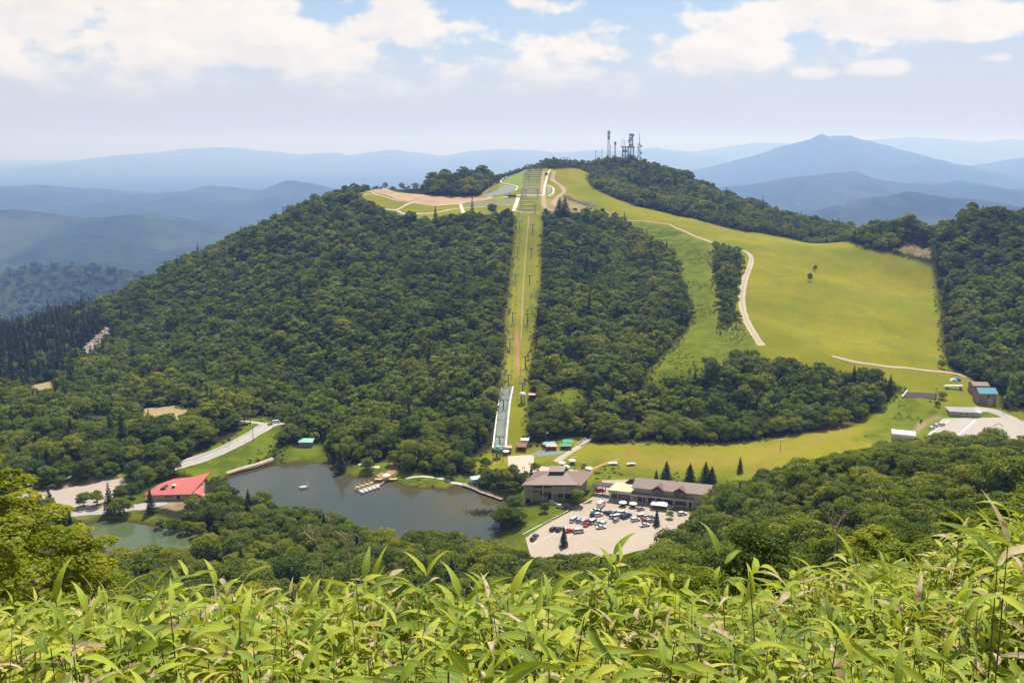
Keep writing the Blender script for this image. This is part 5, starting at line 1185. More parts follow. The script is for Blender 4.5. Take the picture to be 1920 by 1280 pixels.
# ------------------------------------------------------------------ cars
def car_meshes(style, mat):
    """side profile swept across the width, glasshouse inset, wheels"""
    L_, Wd, Hh, hood, prof, glass = {
        'hatch': (3.7, 1.62, 1.5, 0, [(-1.85,.3),(1.8,.3),(1.85,.6),(1.75,.78),(.85,.95),(-1.7,.98),(-1.85,.75)], [(1.0,.95),(.35,1.45),(-1.35,1.48),(-1.72,.98)]),
        'sedan': (4.5, 1.7, 1.42, 0, [(-2.25,.3),(2.2,.3),(2.25,.6),(2.15,.78),(1.0,.92),(-1.3,.95),(-2.2,.92),(-2.25,.6)], [(1.15,.92),(.45,1.38),(-.75,1.40),(-1.5,.95)]),
        'wagon': (4.5, 1.72, 1.6, 0, [(-2.2,.32),(2.2,.32),(2.25,.65),(2.15,.85),(1.1,1.02),(-2.1,1.05),(-2.22,.7)], [(1.2,1.02),(.5,1.55),(-1.8,1.58),(-2.12,1.05)]),
        'van': (4.4, 1.7, 1.95, 0, [(-2.2,.3),(2.15,.3),(2.2,.7),(2.05,1.08),(-2.18,1.1),(-2.2,.6)], [(2.0,1.08),(1.45,1.85),(-2.05,1.88),(-2.17,1.1)]),
        'truck': (5.6, 2.0, 2.9, 0, [(-2.8,.45),(2.7,.45),(2.75,.9),(2.65,1.3),(-2.75,1.3),(-2.8,.8)], [(2.6,1.3),(2.2,2.25),(1.3,2.3),(1.3,1.3)]),
    }[style]
    w = Wd / 2; body = MB().prism(prof, -w, w, 'y'); g = MB()
    gi = w * .86; n = len(glass)
    vs = [(x, -w * .97 if z < 1.15 and style != 'truck' or z < 1.31 else -gi, z) for x, z in glass] + [(x, w * .97 if z < 1.15 and style != 'truck' or z < 1.31 else gi, z) for x, z in glass]
    g.raw(vs, [tuple(range(n))[::-1], tuple(range(n, 2 * n))] + [(i, (i + 1) % n, n + (i + 1) % n, n + i) for i in range(n)])
    a, b = glass[1], glass[2]; body.raw([(a[0], -gi, a[1] + .01), (a[0], gi, a[1] + .01), (b[0], gi, b[1] + .01), (b[0], -gi, b[1] + .01), (a[0] - .1, -gi * .92, a[1] + .09), (a[0] - .1, gi * .92, a[1] + .09), (b[0] + .06, gi * .92, b[1] + .09), (b[0] + .06, -gi * .92, b[1] + .09)], [(4, 5, 6, 7), (0, 1, 5, 4), (1, 2, 6, 5), (2, 3, 7, 6), (3, 0, 4, 7)])
    for (p, q) in ((glass[0], glass[1]), (glass[3], glass[2])):
        for s in (-1, 1): body.tube([(p[0], s * w * .97, p[1]), (q[0], s * gi, q[1] + .05)], .055, 4)
    if style in ('wagon', 'van'):
        for s in (-1, 1): body.tube([(-.4, s * w * .975, glass[0][1]), (-.4, s * gi * 1.01, glass[1][1] + .02)], .07, 4)
    if style == 'truck': body.bb(-2.75, 1.15, -w, w, 1.305, 2.9)
    wh = MB().tube([(0, -.1, 0), (0, .1, 0)], .31 if style != 'truck' else .4, 12)
    pos = [(s * L_ * .30, q * (w - .09), .31 if style != 'truck' else .4) for s in (-1, 1) for q in (-1, 1)]
    lamp = MB().box((0, 0, 0), (.06, .3, .16))
    return body.me('body', mat), g.me('windows', GLASS), wh.me('wheel', RUBBER), pos, lamp.me('headlight', WHITE), (L_ / 2 + .0, w * .7, .68 if style != 'truck' else .85)
def paint(name, col): 
    m, nt = newmat('paint_' + name) if 'paint_' + name not in MATS else (None, None)
    if m is None: return MATS['paint_' + name]
    p = nd(nt, 'ShaderNodeBsdfPrincipled', i_Roughness=.3); p.inputs['Coat Weight'].default_value = .4; p.inputs['Coat Roughness'].default_value = .08
    n = tex(nt, 2.0, 4, .6); c = mixc(nt, mth(nt, 'MULTIPLY', n, .18), col, tuple(v * .7 + .03 for v in col)); nt.links.new(c, p.inputs['Base Color']); out_of(nt, p.outputs[0]); return m
PAINT = {'white': (.72,.72,.70), 'silver': (.36,.37,.38), 'black': (.018,.018,.02), 'dark grey': (.06,.062,.066), 'red': (.48,.025,.022), 'blue': (.03,.07,.32), 'dark blue': (.018,.035,.075), 'teal': (.05,.11,.13), 'pale blue': (.40,.50,.58), 'dark red': (.25,.02,.03)}
CARM = {}
def car(style, col, p, rz, label, group, name='parked_car', cat='car'):
    if (style, col) not in CARM: CARM[(style, col)] = car_meshes(style, paint(col, PAINT[col]))
    b, g, wh, pos, lm, lp = CARM[(style, col)]
    t = thing(name, label, cat, tuple(p), rz, group); link('body', b, t); link('windows', g, t)
    for q in pos: link('wheel', wh, t, q)
    for s in (-1, 1): link('headlight', lm, t, (lp[0] + .0, s * lp[1], lp[2]))
    return t
A0 = R(56)
LOTC = [ # px, py, style, colour, heading offset, label
 (1037.6,993.6,'wagon','dark grey',0,'dark grey wagon, first of the two cars in the second shortest row'),
 (1048.5,994.5,'wagon','black',0,'black wagon beside the dark grey one, next to the lone red car'),
 (1068,997,'sedan','red',-40,'bright red low car parked alone beside a white van'),
 (1085,998,'van','white',-38,'white van parked alone beside the bright red car'),
 (1000,1012,'hatch','dark blue',4,'dark blue hatchback at the car park corner closest to the lake'),
 (1004,1007,'hatch','black',8,'black hatchback just behind the dark blue one by the lake corner'),
 (1075.5,977,'van','white',0,'white van at the lake end of the middle row'),
 (1086.5,977.6,'wagon','silver',0,'silver wagon second from the lake end of the middle row'),
 (1093.7,979.8,'hatch','white',0,'white hatchback third from the lake end of the middle row'),
 (1101,985,'sedan','red',-4,'red car parked nose out in front of the dark red one'),
 (1104,979,'hatch','dark red',0,'dark red hatchback in the middle row behind the red car'),
 (1112,980,'van','white',0,'white van just east of the dark red hatchback'),
 (1121.5,982,'sedan','silver',0,'silver sedan near the shop end of the middle row'),
 (1131,982.7,'wagon','white',0,'white wagon at the shop end of the middle row'),
 (1127,990,'sedan','white',-40,'white sedan parked across in front of the middle row end'),
 (1112,967,'hatch','black',0,'black hatchback at the lake end of the upper row'),
 (1122,967,'wagon','white',-30,'white wagon beside the black hatchback in the upper row'),
 (1117,958.6,'sedan','white',-38,'white sedan behind the black hatchback of the upper row'),
 (1126,961.6,'sedan','black',-30,'black sedan between a white sedan and a silver car'),
 (1133,962,'hatch','silver',-20,'silver hatchback next to the black sedan in the upper row'),
 (1142,963,'wagon','dark grey',0,'dark grey wagon in the middle of the upper row'),
 (1150,964.5,'wagon','teal',0,'dark teal wagon in the middle of the upper row'),
 (1147.5,970,'hatch','pale blue',0,'pale blue hatchback in front of the teal wagon'),
 (1157,971,'van','white',-30,'white van beside the pale blue hatchback'),
 (1160,962.5,'sedan','white',-36,'white sedan behind the white van of the upper row'),
 (1168,963,'wagon','white',-36,'white wagon at the shop end of the upper row'),
 (1177.6,967,'hatch','blue',-20,'bright blue hatchback, the only blue car near the tent'),
 (1173,971,'wagon','black',-20,'black wagon right in front of the bright blue hatchback'),
 (1155,977,'hatch','silver',0,'silver hatchback half hidden by bamboo leaves below the white van'),
 (1191.5,976,'wagon','white',-34,'white wagon at the lake end of the last short row'),
 (1203,970.3,'van','white',-30,'white van behind the white wagon of the last row'),
 (1211,970.5,'hatch','white',-30,'white hatchback second from the tent in the last row'),
 (1220,971,'sedan','silver',-30,'silver sedan closest to the trees in the last row'),
 (1210,977,'hatch','red',-10,'small red hatchback beside a silver wagon'),
 (1218,978.5,'wagon','silver',-20,'silver wagon next to the small red hatchback'),
 (1209,986,'sedan','white',-36,'white sedan lowest on the slope side of the car park'),
 (1201,956,'hatch','silver',-34,'silver hatchback alone between the parasols and the white tent'),
 (1279,965,'wagon','white',-36,'white wagon alone near the east corner of the shop'),
 (1256,953,'hatch','white',-30,'white hatchback behind the round clipped bush near the tent'),
 (1262,949,'sedan','white',-30,'white sedan under the shop canopy near the tent'),
]
for px, py, st, col, dh, lab in LOTC: car(st, col, np.append(at(px, py, z=3.06)[:2], 3.07), A0 + R(dh) + random.uniform(-.05, .05), lab, 'cars in the main car park')
car('truck', 'white', np.append(at(1127, 950, z=3.06)[:2], 3.07), R(58), 'big white box truck parked nearest the shop entrance', 'cars in the main car park', 'box_truck', 'truck')
car('wagon', 'red', at(1125, 921, z=3.5), R(15), 'red car seen under the covered walkway', None)
for px, py, st, col, lab in ((1036,941,'hatch','white','white hatchback parked against the lodge front'), (1050,947,'hatch','white','white hatchback on the edge of the lodge lawn'), (1063,948,'van','black','black van in the shade of the lodge front')):
    q = at(px, py, z=3.75); car(st, col, (q[0], q[1] - 2.0, float(hz(q[0], q[1] - 2)) + .02), R(-12), lab, 'cars by the lodge')
for px, py, lab in ((1747,804,'white car lowest of three at the east car park corner'), (1756,799,'white car in the middle of three at the east car park corner'), (1766,797,'white car highest of three at the east car park corner')): car('wagon', 'white', np.append(at(px, py, z=13.1)[:2], 13.09), R(35), lab, 'cars in the east car park')
for px, py, st, col, lab in ((200,881,'wagon','white','white wagon on the sandy verge by the west car park'), (192,882,'hatch','dark grey','dark grey hatchback beside the white wagon on the sandy verge'), (10,917,'sedan','dark grey','dark sedan in the tree shade at the west edge'), (518,794,'van','white','white van at the road junction above the lake')):
    car(st, col, G(px, py, .2), R(20), lab, 'cars west of the lake')

# ------------------------------------------------------------------ tents, parasols, tables
def parasol(p, label, group, r=1.9, col=WHITE, h=2.5):
    t = thing('parasol', label, 'parasol', tuple(p), 0, group); MB().tube([(0, 0, -.2), (0, 0, h)], .05, 5).build('pole', GREYM, t); MB().lathe([(r, h - .55), (r * .75, h - .22), (r * .4, h), (.06, h + .2)], (0, 0, 0), 10).build('canopy', col, t)
    return t
def table(p, label, group):
    t = thing('picnic_table', label, 'table', tuple(p), .4, group); MB().box((0, 0, .72), (1.7, .8, .07)).build('tabletop', DKBROWN, t)
    for s in (-1, 1): MB().box((0, s * .75, .43), (1.7, .3, .06)).build('bench', DKBROWN, t); MB().box((s * .6, 0, .34), (.1, 1.5, .68)).build('leg', DKBROWN, t)
for px, py, lab in ((1167.5,949,'white parasol on the car park closer to the truck'), (1187,951,'white parasol on the car park closer to the white tent')):
    p = np.append(at(px, py, z=3.06)[:2], 3.07); parasol(p, lab, 'parasols on the car park'); table(p, 'dark picnic table under the ' + lab, 'tables under the car park parasols')
for px, py, lab in ((1054,874,'white parasol on the plaza edge behind the lodge, west end'), (1073,869,'white parasol beside the floodlight mast on the grass'), (1061.5,881,'white parasol just behind the lodge turret'), (1104,884,'white parasol behind the east corner of the lodge roof')):
    p = G(px, py); parasol(p, lab, 'parasols on the grass'); table(p, 'dark picnic table under the ' + lab, 'tables on the grass')
for px, py, lab in ((1093,877,'dark picnic table alone on the grass, closer to the lodge'), (1095,872,'dark picnic table alone on the grass, farther from the lodge'), (1121,887,'dark picnic table beside the orange dirt path')): table(G(px, py), lab, 'tables on the grass')
parasol(G(1336, 957), 'white parasol at the east corner of the shop row', None, 2.1)
parasol(G(948.5, 852), 'white parasol beside the lake lift station', None, 2.0)
def tent(px, py, z, W, D, E, rise, mat, side, label, rz=0.0, name='market_tent', skirt=None):
    p = G(px, py) if z is None else np.append(at(px, py, z=z)[:2], z); t = thing(name, label, 'tent', tuple(p), rz)
    MB().raw([(-W/2, -D/2, E), (W/2, -D/2, E), (W/2, D/2, E), (-W/2, D/2, E), (-W*.28, 0, E + rise), (W*.28, 0, E + rise)], [(0,1,5,4),(1,2,5),(2,3,4,5),(3,0,4),(3,2,1,0)]).build('canopy', mat, t)
    m = MB(); 
    for s in (-1, 1): m.box((0, s * D/2, E - .15), (W, .05, .3)); m.box((s * W/2, 0, E - .15), (.05, D, .3))
    m.build('valance', side, t)
    for x in (-1, 0, 1):
        for y in (-1, 1): MB().tube([(x * (W/2 - .1), y * (D/2 - .1), -.3), (x * (W/2 - .1), y * (D/2 - .1), E)], .06, 5).build('pole', GREYM, t)
    if skirt: MB().box((0, 0, .8), (W * .85, D * .7, .1)).build('counter', skirt, t)
tent(1025,838,None,4.2,3.4,2.1,1.0,AQUA,WHITE,'aqua and white tent, west of the four on the grass',0,skirt=WOOD); tent(1036,837,None,3.6,3.0,2.1,.9,AQUA,AQUA,'small aqua tent touching the west aqua and white one',0)
tent(1033.5,842,None,6.0,3.2,2.1,1.0,C('pink_tent',(.62,.47,.42),.6,.1,1),RED,'long pale pink tent with red counter among the market tents',0,skirt=RED)
tent(1064,834,None,6.0,3.6,2.3,1.0,GREENT,WHITE,'green striped tent, the farther of two at the ramp',0); tent(1061,841,None,6.2,3.4,2.2,1.0,GREENT,WHITE,'green and white tent, the closer of two at the ramp',0,skirt=DKBROWN)
tent(1236,953,3.06,7.4,5.2,2.6,.7,WHITE,WHITE,'large white event tent standing in front of the shop row',R(-16),'event_tent',WOOD)
def tarp(px, py, w, d, h, mat, label, name='covered_pile', cat='tarp'):
    p = G(px, py); t = thing(name, label, cat, tuple(p), .2); r_ = random.Random(int(px)); m = MB()
    n = 7; vs = [(-w/2 + w*i/(n-1), -d/2 + d*j/(n-1), (h * math.sin(math.pi*i/(n-1))**.5 * math.sin(math.pi*j/(n-1))**.5) * r_.uniform(.75,1.05)) for j in range(n) for i in range(n)]
    m.raw(vs, [(j*n+i, j*n+i+1, (j+1)*n+i+1, (j+1)*n+i) for j in range(n-1) for i in range(n-1)]).build('cover', mat, t)
tarp(1013,749,4.4,3.5,2.4,BLUE,'blue covered pile on the clearing beside the upper lift base'); tarp(1019.5,748,3.8,3.2,2.8,BLUE,'taller blue covered pile at the east end of the clearing'); tarp(1007,750,2.4,2.2,2.0,RED,'red covered pile between the brown hut and the blue piles')
tarp(178,884,3.6,2.4,1.9,BLUE,'bright blue covered pile on the sandy verge of the west car park'); tarp(1796,713,3.6,2.6,2.2,BLUE,'blue covered pile beside the woods above the east huts'); tarp(1787,713,4.6,2.4,1.6,WHITE,'white covered pile next to the blue one above the east huts')
tarp(951,367.5,5.0,3.2,2.2,BLUE,'blue cover beside the brown sightseeing cart on the hilltop')
def cart(px, py, label, W=9.5, Hh=6.0, mat=DKBROWN):
    p = G(px, py); t = thing('sightseeing_cart', label, 'cart', tuple(p)); MB().bb(-W/2, W/2, -1.5, 1.5, .8, Hh*.45).build('body', mat, t); MB().bb(-W*.35, W*.4, -1.7, 1.7, Hh*.72, Hh*.78).build('roof', C('rust_paint', (.36, .16, .09)), t)
    for x in (-W*.3, 0, W*.35): MB().box((x, 0, Hh*.58), (.25, 2.4, Hh*.3)).build('post', mat, t)
    for x in (-W*.3, W*.3): MB().tube([(x, -1.6, .8), (x, 1.6, .8)], .8, 10).build('wheel', RUBBER, t)
cart(960, 370, 'tall brown roofed cart on the hilltop path crossing'); cart(1024.5, 327, 'small brown cart on the path below the top lift stations', 3.4, 3.0)
def statue(px, py, label, s=1.0):
    p = G(px, py); t = thing('garden_arch', label, 'arch', tuple(p)); MB().tube([(math.cos(a)*1.8*s, 0, 1.6*s + math.sin(a)*1.8*s) for a in np.linspace(-.9, 4.0, 12)], .4*s, 6).build('ring', WHITE, t); MB().box((0, 0, .1), (2*s, 1*s, .5)).build('base', DKBROWN, t)
statue(928.5, 370, 'white curved arch on the path beside the flower bed')

# oval splash pool, conveyor rails, banners
P = [at(1026 + 30 * math.cos(a), 850 + 5.0 * math.sin(a), z=4.0)[:2] for a in np.linspace(0, 6.283, 28)[:-1]]
sheet('slide_mat', P, TARGREY, .14, 4, pix=False)
def conveyor():
    a, b = G(1088, 836), G(1104, 826); t = thing('slope_conveyor', 'white and green railed conveyor at the top of the grit ramp', 'conveyor', tuple(a)); d = b - a; n = np.array([-d[1], d[0], 0]) / np.hypot(d[0], d[1])
    for s in (-1.7, -.6, 1.7):
        for z in (.5, 1.1): MB().tube([tuple(n * s + np.array([0, 0, z])), tuple(d + n * s + np.array([0, 0, z + .4]))], .12, 5).build('rail', WHITE if z > 1 else GREENT, t)
        for k in (0, .33, .66, 1): MB().tube([tuple(d * k + n * s - np.array([0, 0, .2])), tuple(d * k + n * s + np.array([0, 0, 1.5]))], .08, 5).build('post', WHITE, t)
    MB().raw([tuple(-n * 1.3 + np.array([0, 0, .35])), tuple(n * 1.3 + np.array([0, 0, .35])), tuple(d + n * 1.3 + np.array([0, 0, .75])), tuple(d - n * 1.3 + np.array([0, 0, .75])), tuple(-n * 1.3 + np.array([0, 0, .15])), tuple(n * 1.3 + np.array([0, 0, .15])), tuple(d + n * 1.3 + np.array([0, 0, .5])), tuple(d - n * 1.3 + np.array([0, 0, .5]))], [(0,1,2,3),(7,6,5,4),(0,4,5,1),(1,5,6,2),(2,6,7,3),(3,7,4,0)]).build('belt', GRAV, t)
conveyor()
def slats():
    a = [G(1700,737), G(1757,740), G(1755,749), G(1696,746)]; o = a[3]; t = thing('slatted_ramp', 'dark slatted mat lying across the grass at the meadow foot', 'ramp', tuple(o)); m = len(range(7))
    for k in range(7):
        l = a[0] + (a[3] - a[0]) * (k + .5) / 7 - o; r = a[1] + (a[2] - a[1]) * (k + .5) / 7 - o; MB().tube([tuple(l + np.array([0, 0, .5])), tuple((l + r) / 2 + np.array([0, 0, .6])), tuple(r + np.array([0, 0, .5]))], .55, 4).build('slat', C('purple_grey', (.14, .11, .105), .8, .2, 1), t)
    p = a[3] - o; q = a[0] - o + (a[0] - a[3]) * .3; MB().tube([tuple(p + np.array([-1.5, 0, .8])), tuple(q + np.array([-.2, 0, .9]))], .45, 6).build('side_rail', WHITE, t)
slats()
def machine():
    p = G(1788, 729); t = thing('lift_drive', 'long white housed drive at the foot of the woods by the slatted mat', 'machine', tuple(p), -.05); MB().prism([(-5.5, 1.3), (5.5, 1.5), (5.2, 2.4), (-5.2, 2.2)], -1, 1, 'y').build('housing', WHITE, t)
    for x in (-4, 4): MB().box((x, 0, .4), (.8, 1.2, 2.0)).build('leg', DKBROWN, t)
machine()
def glider(px, py, label, mat):
    p = G(px, py); t = thing('grass_sledge', label, 'sledge', tuple(p), .1); MB().prism([(-1.7, .75), (1.7, .75), (2.2, 1.15), (-2.2, 1.15)], -.9, .9, 'y').build('hull', mat, t); MB().box((0, 0, .35), (1.6, .8, .8)).build('stand', DKBROWN, t)
glider(1183.5, 872, 'pale green flat-topped stand alone on the mown grass', C('pale_green', (.45, .60, .52), .6, .1, 1)); glider(1149, 871, 'white and red flat stand at the end of the orange dirt path', WHITE)
for px, py, lab in ((1092,944,'red and white banner standing by the lodge corner, closer'), (1096,941,'red and white banner standing by the lodge corner, farther')):
    p = np.append(at(px, py, z=3.2)[:2], 3.1); t = thing('banner', lab, 'banner', tuple(p), .5); MB().tube([(0, 0, 0), (0, 0, 3.0)], .05, 5).build('pole', WHITE, t); MB().box((.5, 0, 1.6), (.9, .04, 2.2)).build('flag', RED, t); MB().box((.5, -.03, 2.2), (.7, .02, .5)).build('print', WHITE, t)

# ------------------------------------------------------------------ lamps, poles, signs
def mast_lamp(px, py, h, label, heads=2, mat=GREYM, name='floodlight_mast'):
    p = G(px, py); t = thing(name, label, 'lamp post', tuple(p)); MB().tube([(0, 0, -.5), (0, 0, h)], [.18, .10], 6).build('post', DGREY, t); MB().box((0, 0, h), (1.8 if heads > 1 else .9, .12, .12)).build('arm', mat, t)
    for k in range(heads): MB().box(((k - (heads - 1) / 2) * 1.2, -.25, h + .2), (.85, .35, .5)).build('lamp_head', WHITE, t)
mast_lamp(1077.5, 884, 7.5, 'floodlight mast rising behind the lodge roof'); mast_lamp(943, 865, 8.0, 'floodlight mast beside the green lake lift station', 3); mast_lamp(1753, 752, 9.0, 'floodlight mast beside the slatted mat', 1); mast_lamp(1463, 846, 6.5, 'floodlight mast standing in front of the long field near the close woods', 2)
mast_lamp(1026, 830, 5.5, 'thin lamp post behind the market tents', 1, name='lamp_post'); mast_lamp(992, 834, 4.0, 'thin lamp post behind the white shed', 1, name='lamp_post'); mast_lamp(1880, 770, 8.0, 'thin lamp post by the bend east of the blue-roofed hut', 1, name='lamp_post')
mast_lamp(475, 828, 10, 'tall lamp post on the grass side of the lakeside road', 1, name='lamp_post'); mast_lamp(459, 793, 7.5, 'lamp post at the woods edge, western of two at the junction', 1, name='lamp_post'); mast_lamp(470, 795, 8.0, 'lamp post at the woods edge, eastern of two at the junction', 1, name='lamp_post'); mast_lamp(123, 878, 11, 'dark utility pole among the woods west of the sandy verge', 1, name='lamp_post')
p = G(430, 836); t = thing('road_sign', 'blue road sign beside the lakeside road', 'sign', tuple(p)); MB().tube([(0, 0, -.3), (0, 0, 4.2)], .08, 6).build('post', GREYM, t); MB().box((0, -.12, 3.7), (1.9, .06, 1.7)).build('panel', SIGNB, t)
for px, py, lab in ((504,799,'small dark notice board at the junction kerb, western'), (509,798,'small dark notice board at the junction kerb, eastern')):
    p = G(px, py); t = thing('notice_board', lab, 'sign', tuple(p)); MB().box((0, 0, 1.1), (1.6, .1, 1.0)).build('panel', DKBROWN, t); MB().box((0, .03, .4), (.12, .1, 1.2)).build('post', DKBROWN, t)
def rail_fence(name, pix, label, mat, h, gap, cat='fence', z=None, world=None, rails=(.5, .95), rr=.07):
    P = resample(np.array([G(*p)[:2] for p in pix]) if world is None else world, gap); q0 = P[0]; o = np.array([q0[0], q0[1], float(hz(*q0))]); t = thing(name, label, cat, tuple(o))
    V = np.column_stack([P, hz(P[:, 0], P[:, 1])]) - o
    post = MB().tube([(0, 0, -.3), (0, 0, h)], rr * 1.3, 5).me('post', mat)
    for v in V: link('post', post, t, tuple(v))
    for z_ in rails: MB().tube([tuple(v + np.array([0, 0, h * z_])) for v in V], rr, 4).build('rail', mat, t)
rail_fence('rail_fence', [(1018,982),(1035,973),(1050,966),(1070,955),(1084,948)], 'brown rail fence between the lodge lawn and the car park', WOOD, 1.1, 2.0)
rail_fence('guard_rail', [(300,882),(330,871),(395,848),(445,824),(475,806),(496,795)], 'white guard rail along the woods side of the lakeside road', WHITE, .8, 4.0, rails=(.9,), rr=.16)
rail_fence('guard_rail', [(108,961),(150,956),(190,951),(230,946)], 'pale guard rail beside the road at the small pond', WHITE, .9, 3.0, rails=(.9,), rr=.14)
rail_fence('guard_rail', [(10,925),(50,918),(105,912)], 'pale guard rail behind the west car park', WHITE, .9, 3.0, rails=(.9,), rr=.12)
rail_fence('safety_fence', [(1862,800),(1873,795),(1880,800)], 'low pale fence at the far corner of the east car park', CONC, .9, 1.6)

# ------------------------------------------------------------------ lake things
def swan(p, rz, label, group=None, canopy=None):
    t = thing('swan_boat', label, 'swan boat', tuple(p), rz, group)
    MB().lathe([(.3, -.25), (.85, -.15), (1.0, .25), (.92, .7), (.55, .95), (.1, 1.02)], (0, 0, 0), 12, 1.75, .95).build('hull', WHITE, t, smooth_=True)
    m = MB(); m.tube([(1.3, 0, .4), (1.75, 0, .9), (1.72, 0, 1.5), (1.5, 0, 1.95), (1.6, 0, 2.35), (1.9, 0, 2.42)], [.34, .25, .17, .15, .22, .13], 8); n = m.build('neck', WHITE, t, smooth_=True); MB().tube([(1.88, 0, 2.42), (2.25, 0, 2.32)], [.10, .03], 6).build('beak', ORANGE, n)
    m = MB(); m.tube([(-1.4, 0, .6), (-1.95, 0, 1.2)], [.45, .08], 6); m.build('tail', WHITE, t, smooth_=True)
    MB().box((-.1, 0, .86), (1.3, 1.25, .16)).build('cockpit', DKBROWN, t)
    if canopy: 
        MB().lathe([(1.1, 1.55), (1.0, 1.85), (.5, 2.1), (.05, 2.15)], (-.2, 0, 0), 10).build('canopy', canopy, t)
        for s in (-1, 1): MB().tube([(-.2, s * .75, .6), (-.2, s * .75, 1.65)], .05, 5).build('canopy_pole', GREYM, t)
    return t
q = at(569, 915, z=0.1); swan(q, R(25), 'lone white swan boat out on the open lake').scale = (1.15,) * 3
def jetty():
    a = at(672, 921, z=.35)[:2]; b = at(714, 907, z=.35)[:2]; d = b - a; L_ = np.hypot(*d); rz = math.atan2(d[1], d[0]); t = thing('floating_jetty', 'white floating jetty where the swan boats are moored', 'jetty', (a[0], a[1], 0), rz)
    for k in range(8): MB().bb(L_ * k / 8 + .04, L_ * (k + 1) / 8 - .04, -.9, .9, .25, .45).build('deck_board', C('pale_deck', (.55, .53, .50), .8, .1, 1), t)
    for k in range(4): MB().bb(L_ * (k + .2) / 4, L_ * (k + .7) / 4, -.8, .8, -.3, .24).build('float', GREYM, t)
    ca, sa = math.cos(rz), math.sin(rz)
    W = lambda x, y: (a[0] + ca * x - sa * y, a[1] + sa * x + ca * y, .1)
    for k in range(4): swan(W(.8 + k * 2.75, 2.0), rz + R(90), ['lake-end', 'second', 'third', 'shore-end'][k] + ' boat of the four with orange canopies along the jetty', 'orange canopied boats at the jetty', ORANGE)
    for k in range(5): swan(W(.6 + k * 2.3, -2.0), rz - R(90), ['lake-end', 'second', 'middle', 'fourth', 'shore-end'][k] + ' white swan boat of five on the open side of the jetty', 'white swan boats at the jetty')
    c = at(723, 899, z=1.0)[:2]; p = thing('pier', 'brown wooden pier joining the floating jetty to the shore', 'pier', (b[0], b[1], 0)); e = c - b
    MB().tube([(0, 0, .9), (e[0], e[1], 1.2)], .1, 4).build('rail', WOOD, p); MB().raw([(-.5, -.9, .6), (.6, -.9, .6), (e[0] + .6, e[1], 1.0), (e[0] - .6, e[1], 1.0), (-.5, -.9, .4), (.6, -.9, .4), (e[0] + .6, e[1], .7), (e[0] - .6, e[1], .7)], [(0,1,2,3),(7,6,5,4),(0,4,5,1),(1,5,6,2),(2,6,7,3),(3,7,4,0)]).build('gangway', C('red_dirt', (.36, .20, .11)), p)
    MB().box((e[0], e[1] + .8, 1.05), (11, 1.8, .25)).build('landing', C('pink_roof', (.50, .36, .28)), p)
    for x in (-4.5, 0, 4.5): MB().tube([(e[0] + x, e[1] + .2, -1.5), (e[0] + x, e[1] + .2, 1.0)], .18, 6).build('pile', DKBROWN, p)
    parasol((c[0] + .3, c[1] + 1.0, 1.1), 'white parasol on the wooden pier landing', None, 2.0)
jetty()
def boardwalk():
    P = resample(np.array([at(x, y, z=.9)[:2] for x, y in ((868,908),(885,913),(902,921),(920,927),(942,935))]), 2.2); o = np.array([P[0][0], P[0][1], 0.]); t = thing('boardwalk', 'zigzag wooden boardwalk crossing the reedy end of the lake', 'boardwalk', tuple(o))
    for i in range(len(P) - 1):
        d = P[i + 1] - P[i]; c = (P[i] + P[i + 1]) / 2 - o[:2]; a = math.atan2(d[1], d[0]); link('plank', MB().box((0, 0, 0), (np.hypot(*d) - .05, 2.0, .15)).me('plank', C('grey_wood', (.30, .255, .20), .9, .2, 2)), t, (c[0], c[1], .8 + .02 * (i % 2)), a)
    for s in (-1, 1):
        V = [(p[0] - o[0], p[1] - o[1] + s * .95, 1.65) for p in P]; MB().tube(V, .07, 4).build('rail', WOOD, t)
        for v in V[::2]: MB().tube([(v[0], v[1], -1.2), (v[0], v[1], 1.7)], .09, 5).build('post', WOOD, t)
boardwalk()
def lake_wall():
    P = resample(np.array([at(x, y, z=.8)[:2] for x, y in ((425,891),(450,883),(480,876),(512,865))]), 3.0); o = np.array([P[0][0], P[0][1], 0.]); t = thing('retaining_wall', 'low stone retaining wall along the west bank of the lake', 'wall', tuple(o))
    for i in range(len(P) - 1):
        d = P[i + 1] - P[i]; c = (P[i] + P[i + 1]) / 2 - o[:2]; link('stone_block', MB().box((0, 0, 0), (np.hypot(*d) - .06, .9, 2.4)).me('stone_block', C('wall_stone', (.22, .17, .125), .9, .25, 1)), t, (c[0], c[1], .2 + .06 * (i % 3)), math.atan2(d[1], d[0]))
    ribbon('lakeside_path', [(425,886),(450,878),(480,870),(512,859)], 2.2, GRAV, .16)
lake_wall()
# reeds at the shallow end, scree blocks on the valley side
def heap(name, label, cat, pix, n, s, mat, kind=None, z=None):
    poly = GP(pix)[:, :2]; r_ = np.random.default_rng(n); x0, y0 = poly.min(0); x1, y1 = poly.max(0); m = MB(); c = 0
    o = np.array([poly[:, 0].mean(), poly[:, 1].mean(), 0])
    while c < n:
        x, y = r_.uniform(x0, x1), r_.uniform(y0, y1)
        if sd_poly(poly, np.array([x]), np.array([y]))[0] < 0:
            w = s * r_.uniform(.4, 1.3); m.box((x - o[0], y - o[1], float(hz(x, y)) + w * .15), (w, w * r_.uniform(.6, 1.2), w * r_.uniform(.5, 1.0)), r_.uniform(0, 3)); c += 1
    ob = m.build(name, mat); ob.location = tuple(o); ob['label'] = label; ob['category'] = cat; ob['kind'] = 'stuff'; return ob
heap('scree', 'pale rock scree on the dark wooded valley side', 'rocks', [(146,662),(172,640),(200,616),(206,624),(186,650),(152,674)], 420, 2.4, STONE)
heap('rubble', 'grey stone rubble beside the hilltop track', 'rocks', gp((1640,360),(1700,365),(1740,400),(1820,415),(1900,440),(1900,460),(1800,430),(1700,400)), 260, 1.6, STONE)
